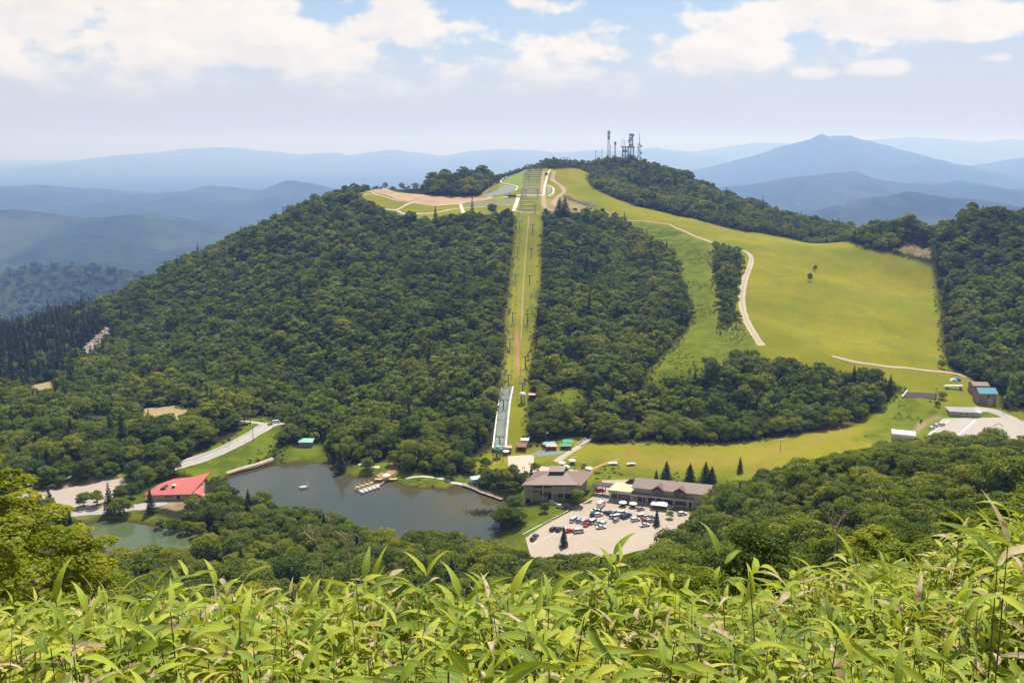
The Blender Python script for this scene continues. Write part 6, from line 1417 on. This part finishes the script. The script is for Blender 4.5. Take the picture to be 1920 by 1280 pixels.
def reeds():
    r_ = np.random.default_rng(5); V = []; Fc = []
    for i in range(900):
        q = at(r_.normal(905, 16), r_.normal(961, 3.2), z=0); h = r_.uniform(.5, 1.1); a = r_.uniform(0, 6.28); n = len(V); w = .12
        V += [(q[0] - w * math.cos(a), q[1] - w * math.sin(a), -.3), (q[0] + w * math.cos(a), q[1] + w * math.sin(a), -.3), (q[0] + r_.normal() * .3, q[1] + r_.normal() * .3, h)]; Fc.append((n, n + 1, n + 2))
    link('reeds', make_mesh('reeds', V, Fc, [C('reed', (.20, .14, .055), .9, .3, 1)]), kind='stuff', label='brown reed bed standing in the shallow east end of the lake')
reeds()

# ------------------------------------------------------------------ people on the plaza
def person_material(name, shirt, trousers, hair):
    m, nt = newmat(name); tc = nd(nt, 'ShaderNodeTexCoord'); s = nd(nt, 'ShaderNodeSeparateXYZ'); nt.links.new(tc.outputs['Object'], s.inputs[0]); z = s.outputs[2]
    c = mixc(nt, mth(nt, 'GREATER_THAN', z, .06), (.03, .03, .03), trousers); c = mixc(nt, mth(nt, 'GREATER_THAN', z, .92), c, shirt); c = mixc(nt, mth(nt, 'GREATER_THAN', z, 1.44), c, (.45, .27, .19)); c = mixc(nt, mth(nt, 'GREATER_THAN', z, 1.64), c, hair)
    p = nd(nt, 'ShaderNodeBsdfPrincipled', i_Roughness=.8); nt.links.new(c, p.inputs['Base Color']); out_of(nt, p.outputs[0]); return m
def person(px, py, z, rz, label, shirt, trousers, stride, k):
    V = [(0,0,.95),(0,0,1.15),(0,0,1.38),(0,.01,1.5),(0,.02,1.60),(0,.02,1.72), (-.10,0,.90),(-.11,stride,.48),(-.11,stride*.9-.02,.07),(-.11,stride*.9+.13,.03), (.10,0,.90),(.11,-stride*.7,.48),(.11,-stride*1.6,.09),(.11,-stride*1.6+.13,.04),
         (-.19,0,1.36),(-.25,-stride*.5,1.10),(-.26,.06-stride*.5,.84), (.19,0,1.36),(.25,stride*.5,1.10),(.26,.06+stride*.5,.84)]
    E = [(0,1),(1,2),(2,3),(3,4),(4,5),(0,6),(6,7),(7,8),(8,9),(0,10),(10,11),(11,12),(12,13),(2,14),(14,15),(15,16),(2,17),(17,18),(18,19)]
    Rd = [.14,.13,.15,.055,.09,.085,.09,.06,.045,.04,.09,.06,.045,.04,.06,.045,.035,.06,.045,.035]
    me = bpy.data.meshes.new('person'); me.from_pydata(V, E, []); me.materials.append(person_material('person_clothes_%d' % k, shirt, trousers, (.02,.015,.012)))
    p = at(px, py, z=z); o = thing('person', label, 'person', (p[0], p[1], float(hz(p[0], p[1])) + .09), rz, None, me); o.modifiers.new('skin', 'SKIN')
    for i, r_ in enumerate(Rd): me.skin_vertices[0].data[i].radius = (r_, r_)
    me.skin_vertices[0].data[0].use_root = True
    s = o.modifiers.new('sub', 'SUBSURF'); s.levels = 1; s.render_levels = 1
for k, a in enumerate(((980,880.5,3.3,.3,'person in dark clothes standing on the pale plaza, west one of a pair',(.05,.05,.08),(.03,.03,.04),.04),(983.2,880.5,3.3,-.4,'person in a brown top on the pale plaza, east one of a pair',(.20,.12,.08),(.04,.045,.07),.10),
                       (991.8,871.5,3.3,1.4,'person in blue walking on the pale plaza nearer the lift',(.06,.10,.22),(.03,.03,.04),.22),(994,871.5,3.3,1.6,'person in grey walking beside the one in blue on the plaza',(.18,.18,.19),(.05,.05,.06),.2),(1130,936,3.4,2.0,'person in a white top walking before the shop annexe',(.6,.58,.55),(.30,.14,.08),.2))): person(*a, k)
kp = np.ones(len(bx), bool)
for poly in NOBUSH: kp &= sd_poly(poly, bx, by) > 1.2
bx, by, bz = bx[kp], by[kp], bz[kp]
wx, wy = r3.uniform(40, 520, 9000), r3.uniform(540, 1120, 9000); w_ = (grid_interp(c_mead, wx, wy) > .9) & (grid_interp(OPENSD, wx, wy) < -4) & (vnoise(wx, wy, 60, 8) + .6 * vnoise(wx, wy, 14, 9) > .30); wx, wy = wx[w_], wy[w_]
bx = np.concatenate([bx, wx]); by = np.concatenate([by, wy]); bsz = np.concatenate([r3.uniform(.35, 1.0, len(bz)), r3.uniform(.18, .50, len(wx))]); bz = np.concatenate([bz, hz(wx, wy)])
bv = np.ones((len(bx), 3)); bv[:, 2] = np.where(grid_interp(OPENSD, bx, by) < -3, .5, 1.0)
scatter('undergrowth', BUSH, np.stack([bx, by, bz - .12], -1), r3.uniform(0, 6.28, len(bx)), bsz, r3.integers(0, 3, len(bx)), vec_scale=bv)
# woods on the hill across the valley
S_, Y_, Z_ = VALLEYHILL; n = 5200; ii = r3.uniform(0, S_.shape[0] - 1.01, n); jj = r3.uniform(8, 50, n); i0 = ii.astype(int); j0 = jj.astype(int); fi, fj = ii - i0, jj - j0
lerp = lambda A: (A[i0, j0] * (1 - fi) + A[i0 + 1, j0] * fi) * (1 - fj) + (A[i0, j0 + 1] * (1 - fi) + A[i0 + 1, j0 + 1] * fi) * fj
scatter('far_woods', LOWB + LOWC, np.stack([lerp(S_), lerp(Y_), lerp(Z_) - 3], -1), r3.uniform(0, 6.28, n), r3.uniform(1.3, 2.6, n), r3.integers(0, 15, n))
# ------------------------------------------------------------------ bamboo thicket at the photographer's feet
def bamboo_material():
    m, nt = newmat('bamboo_leaf')
    A = lambda n: nd(nt, 'ShaderNodeAttribute', attribute_name=n).outputs['Fac']
    u, s, tint = A('across'), A('along'), A('tint'); oi = nd(nt, 'ShaderNodeObjectInfo')
    r = mth(nt, 'FRACT', mth(nt, 'ADD', oi.outputs['Random'], mth(nt, 'MULTIPLY', tint, 7.31)))
    cr = nd(nt, 'ShaderNodeValToRGB'); nt.links.new(r, cr.inputs[0]); el = cr.color_ramp.elements
    el[0].position = 0; el[0].color = (.09, .16, .02, 1); el[1].position = 1; el[1].color = (.46, .33, .17, 1)
    for p, c in ((.18, (.18, .275, .028)), (.50, (.30, .385, .033)), (.80, (.44, .485, .042)), (.885, (.52, .49, .07)), (.905, (.50, .40, .17))): k = el.new(p); k.color = (*c, 1)
    au = mth(nt, 'ABSOLUTE', u)
    wv = tex(nt, 9.0, 4, .6); vein = mth(nt, 'SINE', mth(nt, 'MULTIPLY', u, 34.0))
    c = mixc(nt, mth(nt, 'MULTIPLY', mth(nt, 'ADD', vein, 1.0), .10), cr.outputs[0], (.36, .40, .08))
    c = mixc(nt, mth(nt, 'MULTIPLY', mth(nt, 'LESS_THAN', au, .05), .65), c, (.44, .45, .13))
    dry = mth(nt, 'GREATER_THAN', r, .905); c = mixc(nt, mth(nt, 'MULTIPLY', dry, smooth(nt, wv, .35, .6)), c, (.62, .52, .36)); c = mixc(nt, mth(nt, 'MULTIPLY', dry, smooth(nt, tex(nt, 22.0, 3, .6), .55, .7)), c, (.30, .17, .08))
    edge = smooth(nt, mth(nt, 'ADD', au, mth(nt, 'MULTIPLY', mth(nt, 'SUBTRACT', wv, .5), .9)), .86, 1.1)
    c = mixc(nt, mth(nt, 'MULTIPLY', edge, .75), c, (.52, .44, .22))
    tip = smooth(nt, mth(nt, 'ADD', s, mth(nt, 'MULTIPLY', mth(nt, 'SUBTRACT', wv, .5), .5)), .90, 1.05)
    c = mixc(nt, mth(nt, 'MULTIPLY', tip, .8), c, (.50, .38, .21))
    d = nd(nt, 'ShaderNodeBsdfPrincipled', i_Roughness=.5); d.inputs['Specular IOR Level'].default_value = .16; nt.links.new(c, d.inputs['Base Color'])
    b = nd(nt, 'ShaderNodeBump', i_Strength=.25, i_Distance=.002); nt.links.new(vein, b.inputs['Height']); nt.links.new(b.outputs[0], d.inputs['Normal'])
    t = nd(nt, 'ShaderNodeBsdfTranslucent'); nt.links.new(mixc(nt, 1.0, c, (1.35, 1.25, .55), 'MULTIPLY'), t.inputs[0])
    mx = nd(nt, 'ShaderNodeMixShader', i_0=.30); nt.links.new(d.outputs[0], mx.inputs[1]); nt.links.new(t.outputs[0], mx.inputs[2]); out_of(nt, mx.outputs[0]); return m
M_BAM = bamboo_material(); M_CULM = C('bamboo_stem', (.13, .12, .045), .6, .35, 9); M_DEAD = C('dead_stem', (.30, .21, .12), .9, .3, 9)
def leaf_geo(L_, W, droop, twist, fold=.22, n=9):
    v = []; au = []; al = []; x = z = 0; a = 0.0; 
    for i in range(n + 1):
        s = i / n; w = W * .5 * (min(1, s / .26) ** .7) * (1 - max(0, s - .28) / .72) ** .85 if i else .003
        if i == n: w = .0008
        tw = twist * s; c_, s_ = math.cos(tw), math.sin(tw)
        for k, f in ((-1, fold), (0, 0), (1, fold)): yy = k * w; zz = abs(k) * w * f; v.append((x, yy * c_ - zz * s_, z + yy * s_ + zz * c_)); au.append(k); al.append(s)
        a = droop * (s ** 1.2); x += math.cos(a) * L_ / n; z -= math.sin(a) * L_ / n
    f = [(i * 3 + k, (i + 1) * 3 + k, (i + 1) * 3 + k + 1, i * 3 + k + 1) for i in range(n) for k in (0, 1)]
    return np.array(v), f, au, al
LEAFG = [leaf_geo(L_, W, dr, tw, fo) for L_, W, dr, tw, fo in ((.24, .047, 1.2, .3, .28), (.22, .041, .8, -.5, .32), (.26, .050, 1.7, .6, .22), (.19, .038, 1.0, -.2, .4), (.23, .050, 1.4, -.9, .2), (.20, .036, .5, .3, .45), (.25, .044, 2.1, .2, .3))]
LEAFM = []
for g in LEAFG:
    me = make_mesh('leaf', g[0], g[1], [M_BAM], smooth_=True); add_attr(me, 'across', g[2]); add_attr(me, 'along', g[3]); add_attr(me, 'tint', np.zeros(len(g[0]))); LEAFM.append(me)
def leaf_matrix(p, az, up, roll, s): return Matrix.Translation(p) @ Matrix.Rotation(az, 4, 'Z') @ Matrix.Rotation(-up, 4, 'Y') @ Matrix.Rotation(roll, 4, 'X') @ Matrix.Scale(s, 4)
def plant_plan(seed, h):
    """stem path and the leaves it carries: a fan at the top, a few on side shoots"""
    r = random.Random(seed); lx, ly = r.uniform(-.14, .14), r.uniform(-.14, .14)
    stem = [(0, 0, -.1), (lx * .3, ly * .3, h * .4), (lx * .7, ly * .7, h * .75), (lx, ly, h)]
    leaves = []; a0 = r.uniform(0, 6.28); n = r.choice((7, 8, 9, 9))
    for i in range(n):
        az = a0 + i * 2.4 + r.uniform(-.35, .35); zz = h - .035 * i * r.uniform(.6, 1.3); up = r.uniform(-.25, .7) if i else r.choice((.25, .4, .6, 1.0))
        leaves.append((r.randrange(7), leaf_matrix(Vector((lx * zz / h + .03 * math.cos(az), ly * zz / h + .03 * math.sin(az), zz)), az, up, r.uniform(-.95, .95), r.uniform(.50, .95))))
    side = []
    for i in range(r.choice((2, 3))):
        az = r.uniform(0, 6.28); z0 = h * r.uniform(.5, .75); e = Vector((lx * .6 + .11 * math.cos(az), ly * .6 + .11 * math.sin(az), z0 + .10)); side.append([(lx * .6, ly * .6, z0), tuple(e)])
        for k in range(2): leaves.append((r.randrange(7), leaf_matrix(e, az + (k - .5) * 1.5, r.uniform(-.1, .5), r.uniform(-.5, .5), r.uniform(.6, .95))))
    return stem, side, leaves
PLANS = [plant_plan(900 + k, .98 + .03 * (k % 6)) for k in range(14)]
STEMM = []
for st, sd_, lv in PLANS:
    m = MB(); m.tube(st, [.0042, .004, .0032, .002], 5)
    for e in sd_: m.tube(e, [.0022, .0015], 4)
    STEMM.append(m.me('stem', M_CULM))
def clump_mesh(k):
    st, sd_, lv = PLANS[k]; m = MB(); m.tube(st, [.0042, .004, .0032, .002], 4); V = [np.array(m.v)]; Fs = list(m.f); n = len(m.v); fm = [1] * len(m.f); au = [0] * n; al = [0] * n; ti = [0] * n
    for j, (li, M) in enumerate(lv):
        g = LEAFG[li]; Rm = np.array(M.to_3x3()); v = g[0] @ Rm.T + np.array(M.translation); V.append(v); Fs += [tuple(i + n for i in f) for f in g[1]]; fm += [0] * len(g[1]); au += g[2]; al += g[3]; ti += [(j + 1) * .137] * len(v); n += len(v)
    me = make_mesh('bamboo', np.concatenate(V), Fs, [M_BAM, M_CULM], fm, True); add_attr(me, 'across', au); add_attr(me, 'along', al); add_attr(me, 'tint', ti); return me
CLUMPS = [clump_mesh(k) for k in range(14)]
r5 = np.random.default_rng(55)
bxx, byy = [], []
for (y0, y1, dens) in ((1.7, 4.2, 74), (4.2, 8.4, 80), (8.4, 10.5, 26)):
    n = int((y1 - y0) * (1.9 * y1 + 2.4) * dens); y = r5.uniform(y0, y1, n); x = r5.uniform(-1, 1, n) * (.95 * y + 1.2)
    bxx.append(x); byy.append(y)
bxx = np.concatenate(bxx); byy = np.concatenate(byy); bzz = hz(bxx, byy); brot = r5.uniform(0, 6.283, len(bxx)); bs = r5.normal(1.0, .10, len(bxx)).clip(.72, 1.3)
bs *= 1 + .30 * vnoise(bxx, byy, .75, 9) + .16 * vnoise(bxx, byy, .3, 10)
bk = r5.integers(0, 14, len(bxx))
px_, py_, dp_ = to_pix(np.stack([bxx, byy, bzz + 1.0 * bs], -1))
inn = (px_ > 0) & (px_ < 1920) & (py_ < 1300)
order = np.argsort(np.where(inn, dp_, 1e9))[:290]
sing = np.zeros(len(bxx), bool); sing[order] = True
for i in order:
    k = bk[i]; st, sd_, lv = PLANS[k]
    band = 'cut off by the view\'s bottom edge' if py_[i] > 1262 else 'at the very bottom of the thicket' if py_[i] > 1215 else ('in the lower thicket' if py_[i] > 1165 else 'in the middle of the thicket')
    col_ = ['under the yellow-green trees', 'below the lake\'s west end', 'below the lake\'s east end', 'below the main car park', 'below the wooded slope', 'below the bare sandy patch'][int(px_[i] // 320)]
    t = thing('bamboo_plant', f'leafy bamboo plant {band}, {col_}', 'bamboo', (bxx[i], byy[i], bzz[i]), brot[i], f'bamboo plants {band}, {col_}'); t.scale = (bs[i],) * 3
    link('stem', STEMM[k], t)
    for li, M in lv:
        o = link('leaf', LEAFM[li], t); o.matrix_basis = M
scatter('bamboo_thicket', CLUMPS, np.stack([bxx, byy, bzz], -1)[~sing], brot[~sing], bs[~sing], bk[~sing])
# shorter shoots and dead stems that fill the shade under the leaves
n = 700; y = r5.uniform(1.7, 9.0, n); x = r5.uniform(-1, 1, n) * (.72 * y + .7)
scatter('bamboo_shoots', CLUMPS, np.stack([x, y, hz(x, y) - .05], -1), r5.uniform(0, 6.28, n), r5.uniform(.45, .82, n), r5.integers(0, 14, n))
dead = [MB().tube([(0, 0, -.1), (.05, .02, .5), (.16, .05, .95 + .1 * k)], [.003, .0025, .0012], 4).me('dead_stem', M_DEAD) for k in range(3)]
n = 900; y = r5.uniform(1.8, 8.0, n); x = r5.uniform(-1, 1, n) * (.72 * y + .7)
scatter('dead_stems', dead, np.stack([x, y, hz(x, y)], -1), r5.uniform(0, 6.28, n), r5.uniform(.8, 1.25, n), r5.integers(0, 3, n))
# plants that stand out of the thicket, each at its own place
def special(px, top_py, Y, plan_k, label, sc=1.0, up_leaf=None):
    p = at(px, top_py, Y=Y); g = float(hz(p[0], p[1])); st, sd_, lv = PLANS[plan_k]; h = st[-1][2]; s = (p[2] - g) / h
    t = thing('bamboo_plant', label, 'bamboo', (p[0] - st[-1][0], p[1] - st[-1][1], g)); 
    m = MB(); m.tube([(a[0], a[1], a[2] * s) for a in st], [.0045, .0042, .0035, .002], 5); m.build('stem', M_CULM, t)
    for li, M in lv:
        o = link('leaf', LEAFM[li], t); M2 = M.copy(); M2.translation = Vector((M.translation.x, M.translation.y, M.translation.z * s if M.translation.z < h * .8 else p[2] - g - (h - M.translation.z))); o.matrix_basis = M2 @ Matrix.Scale(sc, 4)
    if up_leaf:
        for (az, up, k, s2) in up_leaf: o = link('leaf', LEAFM[k], t); o.matrix_basis = leaf_matrix(Vector((st[-1][0], st[-1][1], p[2] - g)), az, up, .2, s2)
special(1352, 1045, 4.6, 3, 'tall bamboo plant with dark drooping leaves rising above the thicket', 1.15)
special(1405, 1070, 4.2, 6, 'bamboo plant with one broad dark upright leaf next to the tall drooping one', 1.1, [(.3, -1.3, 4, 1.2)])
special(1870, 1060, 3.6, 9, 'bamboo plant with long dark green upright leaf near the thicket edge', 1.2, [(2.6, 1.05, 4, 1.5), (.4, .5, 0, 1.3)])
special(1150, 1042, 6.0, 5, 'bamboo plant at the top of the central mound below the car park', 1.15, [(.6, .9, 0, 1.2)])
special(700, 1088, 5.6, 8, 'bamboo plant whose single pale leaf stands up against the dark woods', .9, [(.9, 1.2, 1, 1.25)])
special(800, 1080, 5.4, 2, 'bamboo plant with withered pale leaf tips beside the bare twigs', .95, [(.5, 1.1, 3, 1.2), (2.5, .9, 1, 1.1)])
special(105, 1125, 4.6, 11, 'bamboo plant with a tall pale upright leaf beside the yellow-green tree', 1.1, [(1.2, 1.35, 0, 1.1)])
special(1890, 1020, 3.3, 12, 'bamboo plant reaching highest of all at the edge of the view', 1.1, [(2.9, .35, 2, 1.3), (1.8, 1.0, 5, 1.2)])
# bare twigs between the bamboo and the woods
def bare_shrub(px, py, Y, h, label, seed):
    p = at(px, py, Y=Y); g = float(hz(p[0], p[1])); r = random.Random(seed); t = thing('bare_shrub', label, 'shrub', (p[0], p[1], g)); H0 = p[2] - g; m = MB()
    def br(a, d, L_, rad, lvl):
        b = [a[i] + d[i] * L_ for i in range(3)]; mid = [(a[i] + b[i]) / 2 + r.uniform(-.06, .06) * L_ for i in range(3)]; m.tube([a, mid, b], [rad, rad * .8, rad * .55], 5)
        if lvl == 0: return
        for _ in range(r.choice((2, 3))):
            n = Vector(d) + Vector((r.uniform(-.9, .9), r.uniform(-.5, .5), r.uniform(-.1, .6))); n.normalize(); br(tuple(Vector(a).lerp(Vector(b), r.uniform(.45, 1))), tuple(n), L_ * r.uniform(.5, .75), rad * .6, lvl - 1)
    for k in range(3): n = Vector((r.uniform(-.6, .6), r.uniform(-.3, .3), 1)).normalized(); br((0, 0, H0 - h * .4), tuple(n), h * .45, .0065, 3)
    m.tube([(0, 0, -.1), (.03, 0, H0 * .5), (0, 0, H0 - h * .38)], .008, 5); m.build('branches', C('grey_twig', (.42, .34, .26), .9, .2, 8), t)
bare_shrub(600, 1000, 8.5, .5, 'bare grey twiggy shrub sticking up before the lake woods', 4); bare_shrub(655, 1015, 8.0, .42, 'smaller bare twiggy shrub beside the larger bare one', 9); bare_shrub(1570, 985, 9.5, .5, 'thin bare sprig above the eastern part of the thicket', 12)

# ------------------------------------------------------------------ trees that can be told apart
def tree_at(px, py, kind, k, s, label, z=None, crown=None, name=None, stretch=None):
    p = G(px, py) if z is None else np.append(at(px, py, z=z)[:2], z)
    pr = (PC if kind == 'c' else PB)[k]; t = plant(pr, p[0], p[1], float(hz(p[0], p[1])), s, (px * 7.3) % 6.28, label, 'tree', None, name, crown)
    if stretch: t.scale = (s * stretch[0], s * stretch[0], s * stretch[1])
    return t
YCROWN = []
for px, py, kind, k, s, lab in (
    (1021,960,'b',1,.50,'small round tree alone on the lodge lawn'), (953,990,'b',3,1.15,'tall dark broadleaf tree at the east end of the lake'), (938,985,'b',5,.95,'broadleaf tree leaning over the water beside the tall dark one'),
    (1083,946,'b',2,.72,'bushy tree against the east corner of the lodge front'), (1003,887,'b',4,.62,'dark round tree behind the west end of the lodge roof'), (996,893,'c',0,.55,'small conifer between the dark round tree and the lodge'), (985,900,'b',0,.6,'light green tree beside the plaza west of the lodge'),
    (1230,903,'c',0,.62,'slim small conifer at the west of the conifers behind the shop row'), (1249,904,'c',3,.88,'broad dark conifer second in line behind the shop row'), (1293,907,'c',2,.92,'broad dark conifer behind the middle of the shop row'), (1322,909,'c',3,.95,'western of two touching conifers behind the shop row end'), (1334,909,'c',1,.9,'eastern of two touching conifers behind the shop row end'),
    (1387,886,'c',1,.75,'pointed conifer at the woods edge beyond the shop row'), (923,403,'b',2,1.15,'lone round tree on the hilltop garden edge'), (1049,402,'c',3,1.25,'western of two tall dark conifers beside the hilltop track'), (1059,402,'c',2,1.38,'eastern of two tall dark conifers beside the hilltop track'),
    (772,420,'b',6,.62,'dark low tree below the hilltop garden path'), (818,419,'c',0,.75,'small dark conifer below the hilltop garden'), (95,958,'c',2,.95,'ragged conifer between the west car park and the pond road'), (157,949,'b',1,.75,'thin tree on the west car park edge, western of two'), (183,947,'b',4,.8,'thin tree on the west car park edge, eastern of two'),
    (207,962,'c',3,1.12,'tall dark pine where the pond road bends'), (227,966,'b',3,1.0,'big round tree over the pond beside the tall pine'), (284,962,'c',2,1.0,'dark conifer in front of the red-roofed house'), (152,906,'b',0,.5,'small tree on the sandy verge, western'), (186,901,'b',2,.45,'small tree on the sandy verge, eastern'),
    (302,990,'b',0,.62,'round tree on the pond bank, western of four below the red-roofed house'),(326,996,'b',3,.7,'round tree on the pond bank, second of four below the red-roofed house'),(350,1002,'b',5,.75,'round tree on the pond bank, third of four below the red-roofed house'),(376,1008,'b',1,.78,'round tree on the pond bank, eastern of four below the red-roofed house'), (1231,985,'c',0,.75,'small dark conifer at the woods edge below the white tent'), (1057,1024,'c',1,.8,'dark conifer in front of the red car and the car park'), (1765,690,'b',1,.6,'small tree at the meadow foot by the white pile'), (1766,748,'b',3,.55,'dark tree at the end of the slatted mat'), (1758,762,'b',5,.4,'small dark bush-like tree below the slatted mat'),
    (690,882,'b',5,.85,'light green tree on the lake lawn beside the red path'), (740,872,'b',0,1.0,'spreading tree behind the pier path'), (765,884,'b',2,.95,'round tree on the lake lawn east of the pier'), (845,896,'b',4,.8,'round tree at the end of the lake lawn'), (640,884,'c',3,1.1,'tall dark pine on the far lake shore'), (910,880,'b',6,.7,'small tree between the boat shed and the lift station')):
    tree_at(px, py, kind, k, s, lab, stretch=(1.45, .95) if kind == 'c' and 1240 < px < 1340 else (1.9, 1.05) if 1045 < px < 1062 and py < 500 else None)
tree_at(1518, 527, 'b', 3, .60, 'larger of the two dark trees alone in the big meadow', stretch=(.8, 1.35)); tree_at(1528, 509, 'b', 6, .48, 'smaller of the two dark trees alone in the big meadow', stretch=(.8, 1.3))
tb = tree_at(1256, 972, 'b', 5, .45, 'layered pale clipped tree at the car park edge by the tent', crown=crown_mesh('crown', broad_crown(77, 8.5, 4.4, 16, 90, .6, .35), M_BUSH))
# bright trees growing close by on the slope to the west
def near_tree(px, py_top, Y, rad, label, seed, lobes=26, q=.085, per=900, yb=None):
    p = at(px, py_top, Y=Y); g = float(hz(p[0], p[1])); h = p[2] - g + .3
    t = thing('broadleaf_tree', label, 'tree', (p[0], p[1], g)); r0 = .10
    trunk_mb(h, rad, seed, 9, r0).build('trunk', M_PALEBARK, t)
    v, ti = broad_crown(seed, h / .92, rad, lobes, per, q, .34, .34, 1.5); me = crown_mesh('crown', (v, ti), M_YELL); link('crown', me, t)
near_tree(-20, 850, 19, .85, 'bright yellow-green tree rising tallest at the west edge close to the bamboo', 501, 16, .09, 300)
near_tree(40, 945, 21, 1.1, 'bright yellow-green tree beside the tallest one, above the pond', 502, 20, .09, 420)
near_tree(140, 1010, 22, 1.25, 'yellow-green tree lowest on the slope in front of the pond', 503, 20, .095, 380)
near_tree(10, 1000, 15, 1.3, 'dense yellow-green bush just behind the bamboo at the west edge', 504, 20, .075, 480)
near_tree(1640, 1000, 30, 1.0, 'small yellow-green bush at the edge of the bare sandy patch', 505, 14, .13, 260); near_tree(1790, 970, 33, 1.2, 'yellow-green bush above the bare sandy patch', 506, 16, .14, 300); near_tree(1885, 955, 27, 1.0, 'yellow-green bush at the east edge behind the bamboo', 507, 16, .12, 320); near_tree(1450, 1030, 34, 1.6, 'green bush on the slope just beyond the bamboo', 508, 18, .10, 560)

# shrubs on the steep ground just below the bamboo
r6 = np.random.default_rng(66); SHR = []
for k in range(4):
    h = 1.7 + .3 * k; SHR.append(Proto('shrub', crown_mesh('crown', broad_crown(600 + k, h, 1.35, 13, 620, .085, .5, .12), (M_BROAD, M_BUSH, M_YELL, M_BROADD)[k]), trunk_mb(h, 1.2, k, 5, .045).me('stem', M_BARK), h, 1.35))
sx, sy = jitter(-90, 90, 10.5, 150, 2.7, r6); k_ = (np.abs(sx) < sy * .66 + 1) & (r6.random(len(sx)) < np.clip(1.25 - sy / 160, .35, 1)); sx, sy = sx[k_], sy[k_]
k_ = np.ones(len(sx), bool); ss0 = r6.uniform(.55, 1.1, len(sx)) * (1 + sy / 90) * np.where(sy < 20, .7, 1); a_, b_, c_ = to_pix(np.stack([sx, sy, hz(sx, sy) + 2.2 * ss0], -1)); k_ &= b_ > np.interp(a_, [0, 300, 420, 950, 1000, 1250, 1300, 1500, 1600, 1920], [1035, 1050, 1072, 1072, 1085, 1060, 1010, 1005, 1000, 975]); sx, sy, ss0 = sx[k_], sy[k_], ss0[k_]
ok_ = sd_poly(OPENW['sandspot'], sx, sy) > .8; sx, sy, ss = sx[ok_], sy[ok_], ss0[ok_]; sz = hz(sx, sy); sk = r6.choice(4, len(sx), p=(.36, .30, .14, .20)); sr = r6.uniform(0, 6.28, len(sx))
qx, qy, qd = to_pix(np.stack([sx, sy, sz + 1.6 * ss], -1)); vis_ = (qx > -40) & (qx < 1960) & (qy < 1100); o_ = np.nonzero(vis_)[0]; o_ = o_[np.argsort(-(ss / qd)[o_])][:200]
one = np.zeros(len(sx), bool); one[o_] = True
for i in o_:
    lab = ('middling green', 'fresh green', 'yellow-green', 'dark green')[sk[i]] + ' shrub just beyond the bamboo, ' + ['under the yellow-green trees', 'in front of the pond', 'in front of the lake', 'in front of the car park', 'in front of the shop row', 'near the bare sandy patch'][int(np.clip(qx[i], 0, 1919) // 320)]
    pr = SHR[sk[i]]; t = thing('shrub', lab, 'shrub', (sx[i], sy[i], sz[i] - .1), sr[i], lab.replace('shrub', 'shrubs')); t.scale = (ss[i],) * 3; link('stem', pr.trunk, t); link('crown', pr.crown, t)
scatter('shrubbery', [p.crown for p in SHR], np.stack([sx, sy, sz - .1], -1)[~one], sr[~one], ss[~one], sk[~one])
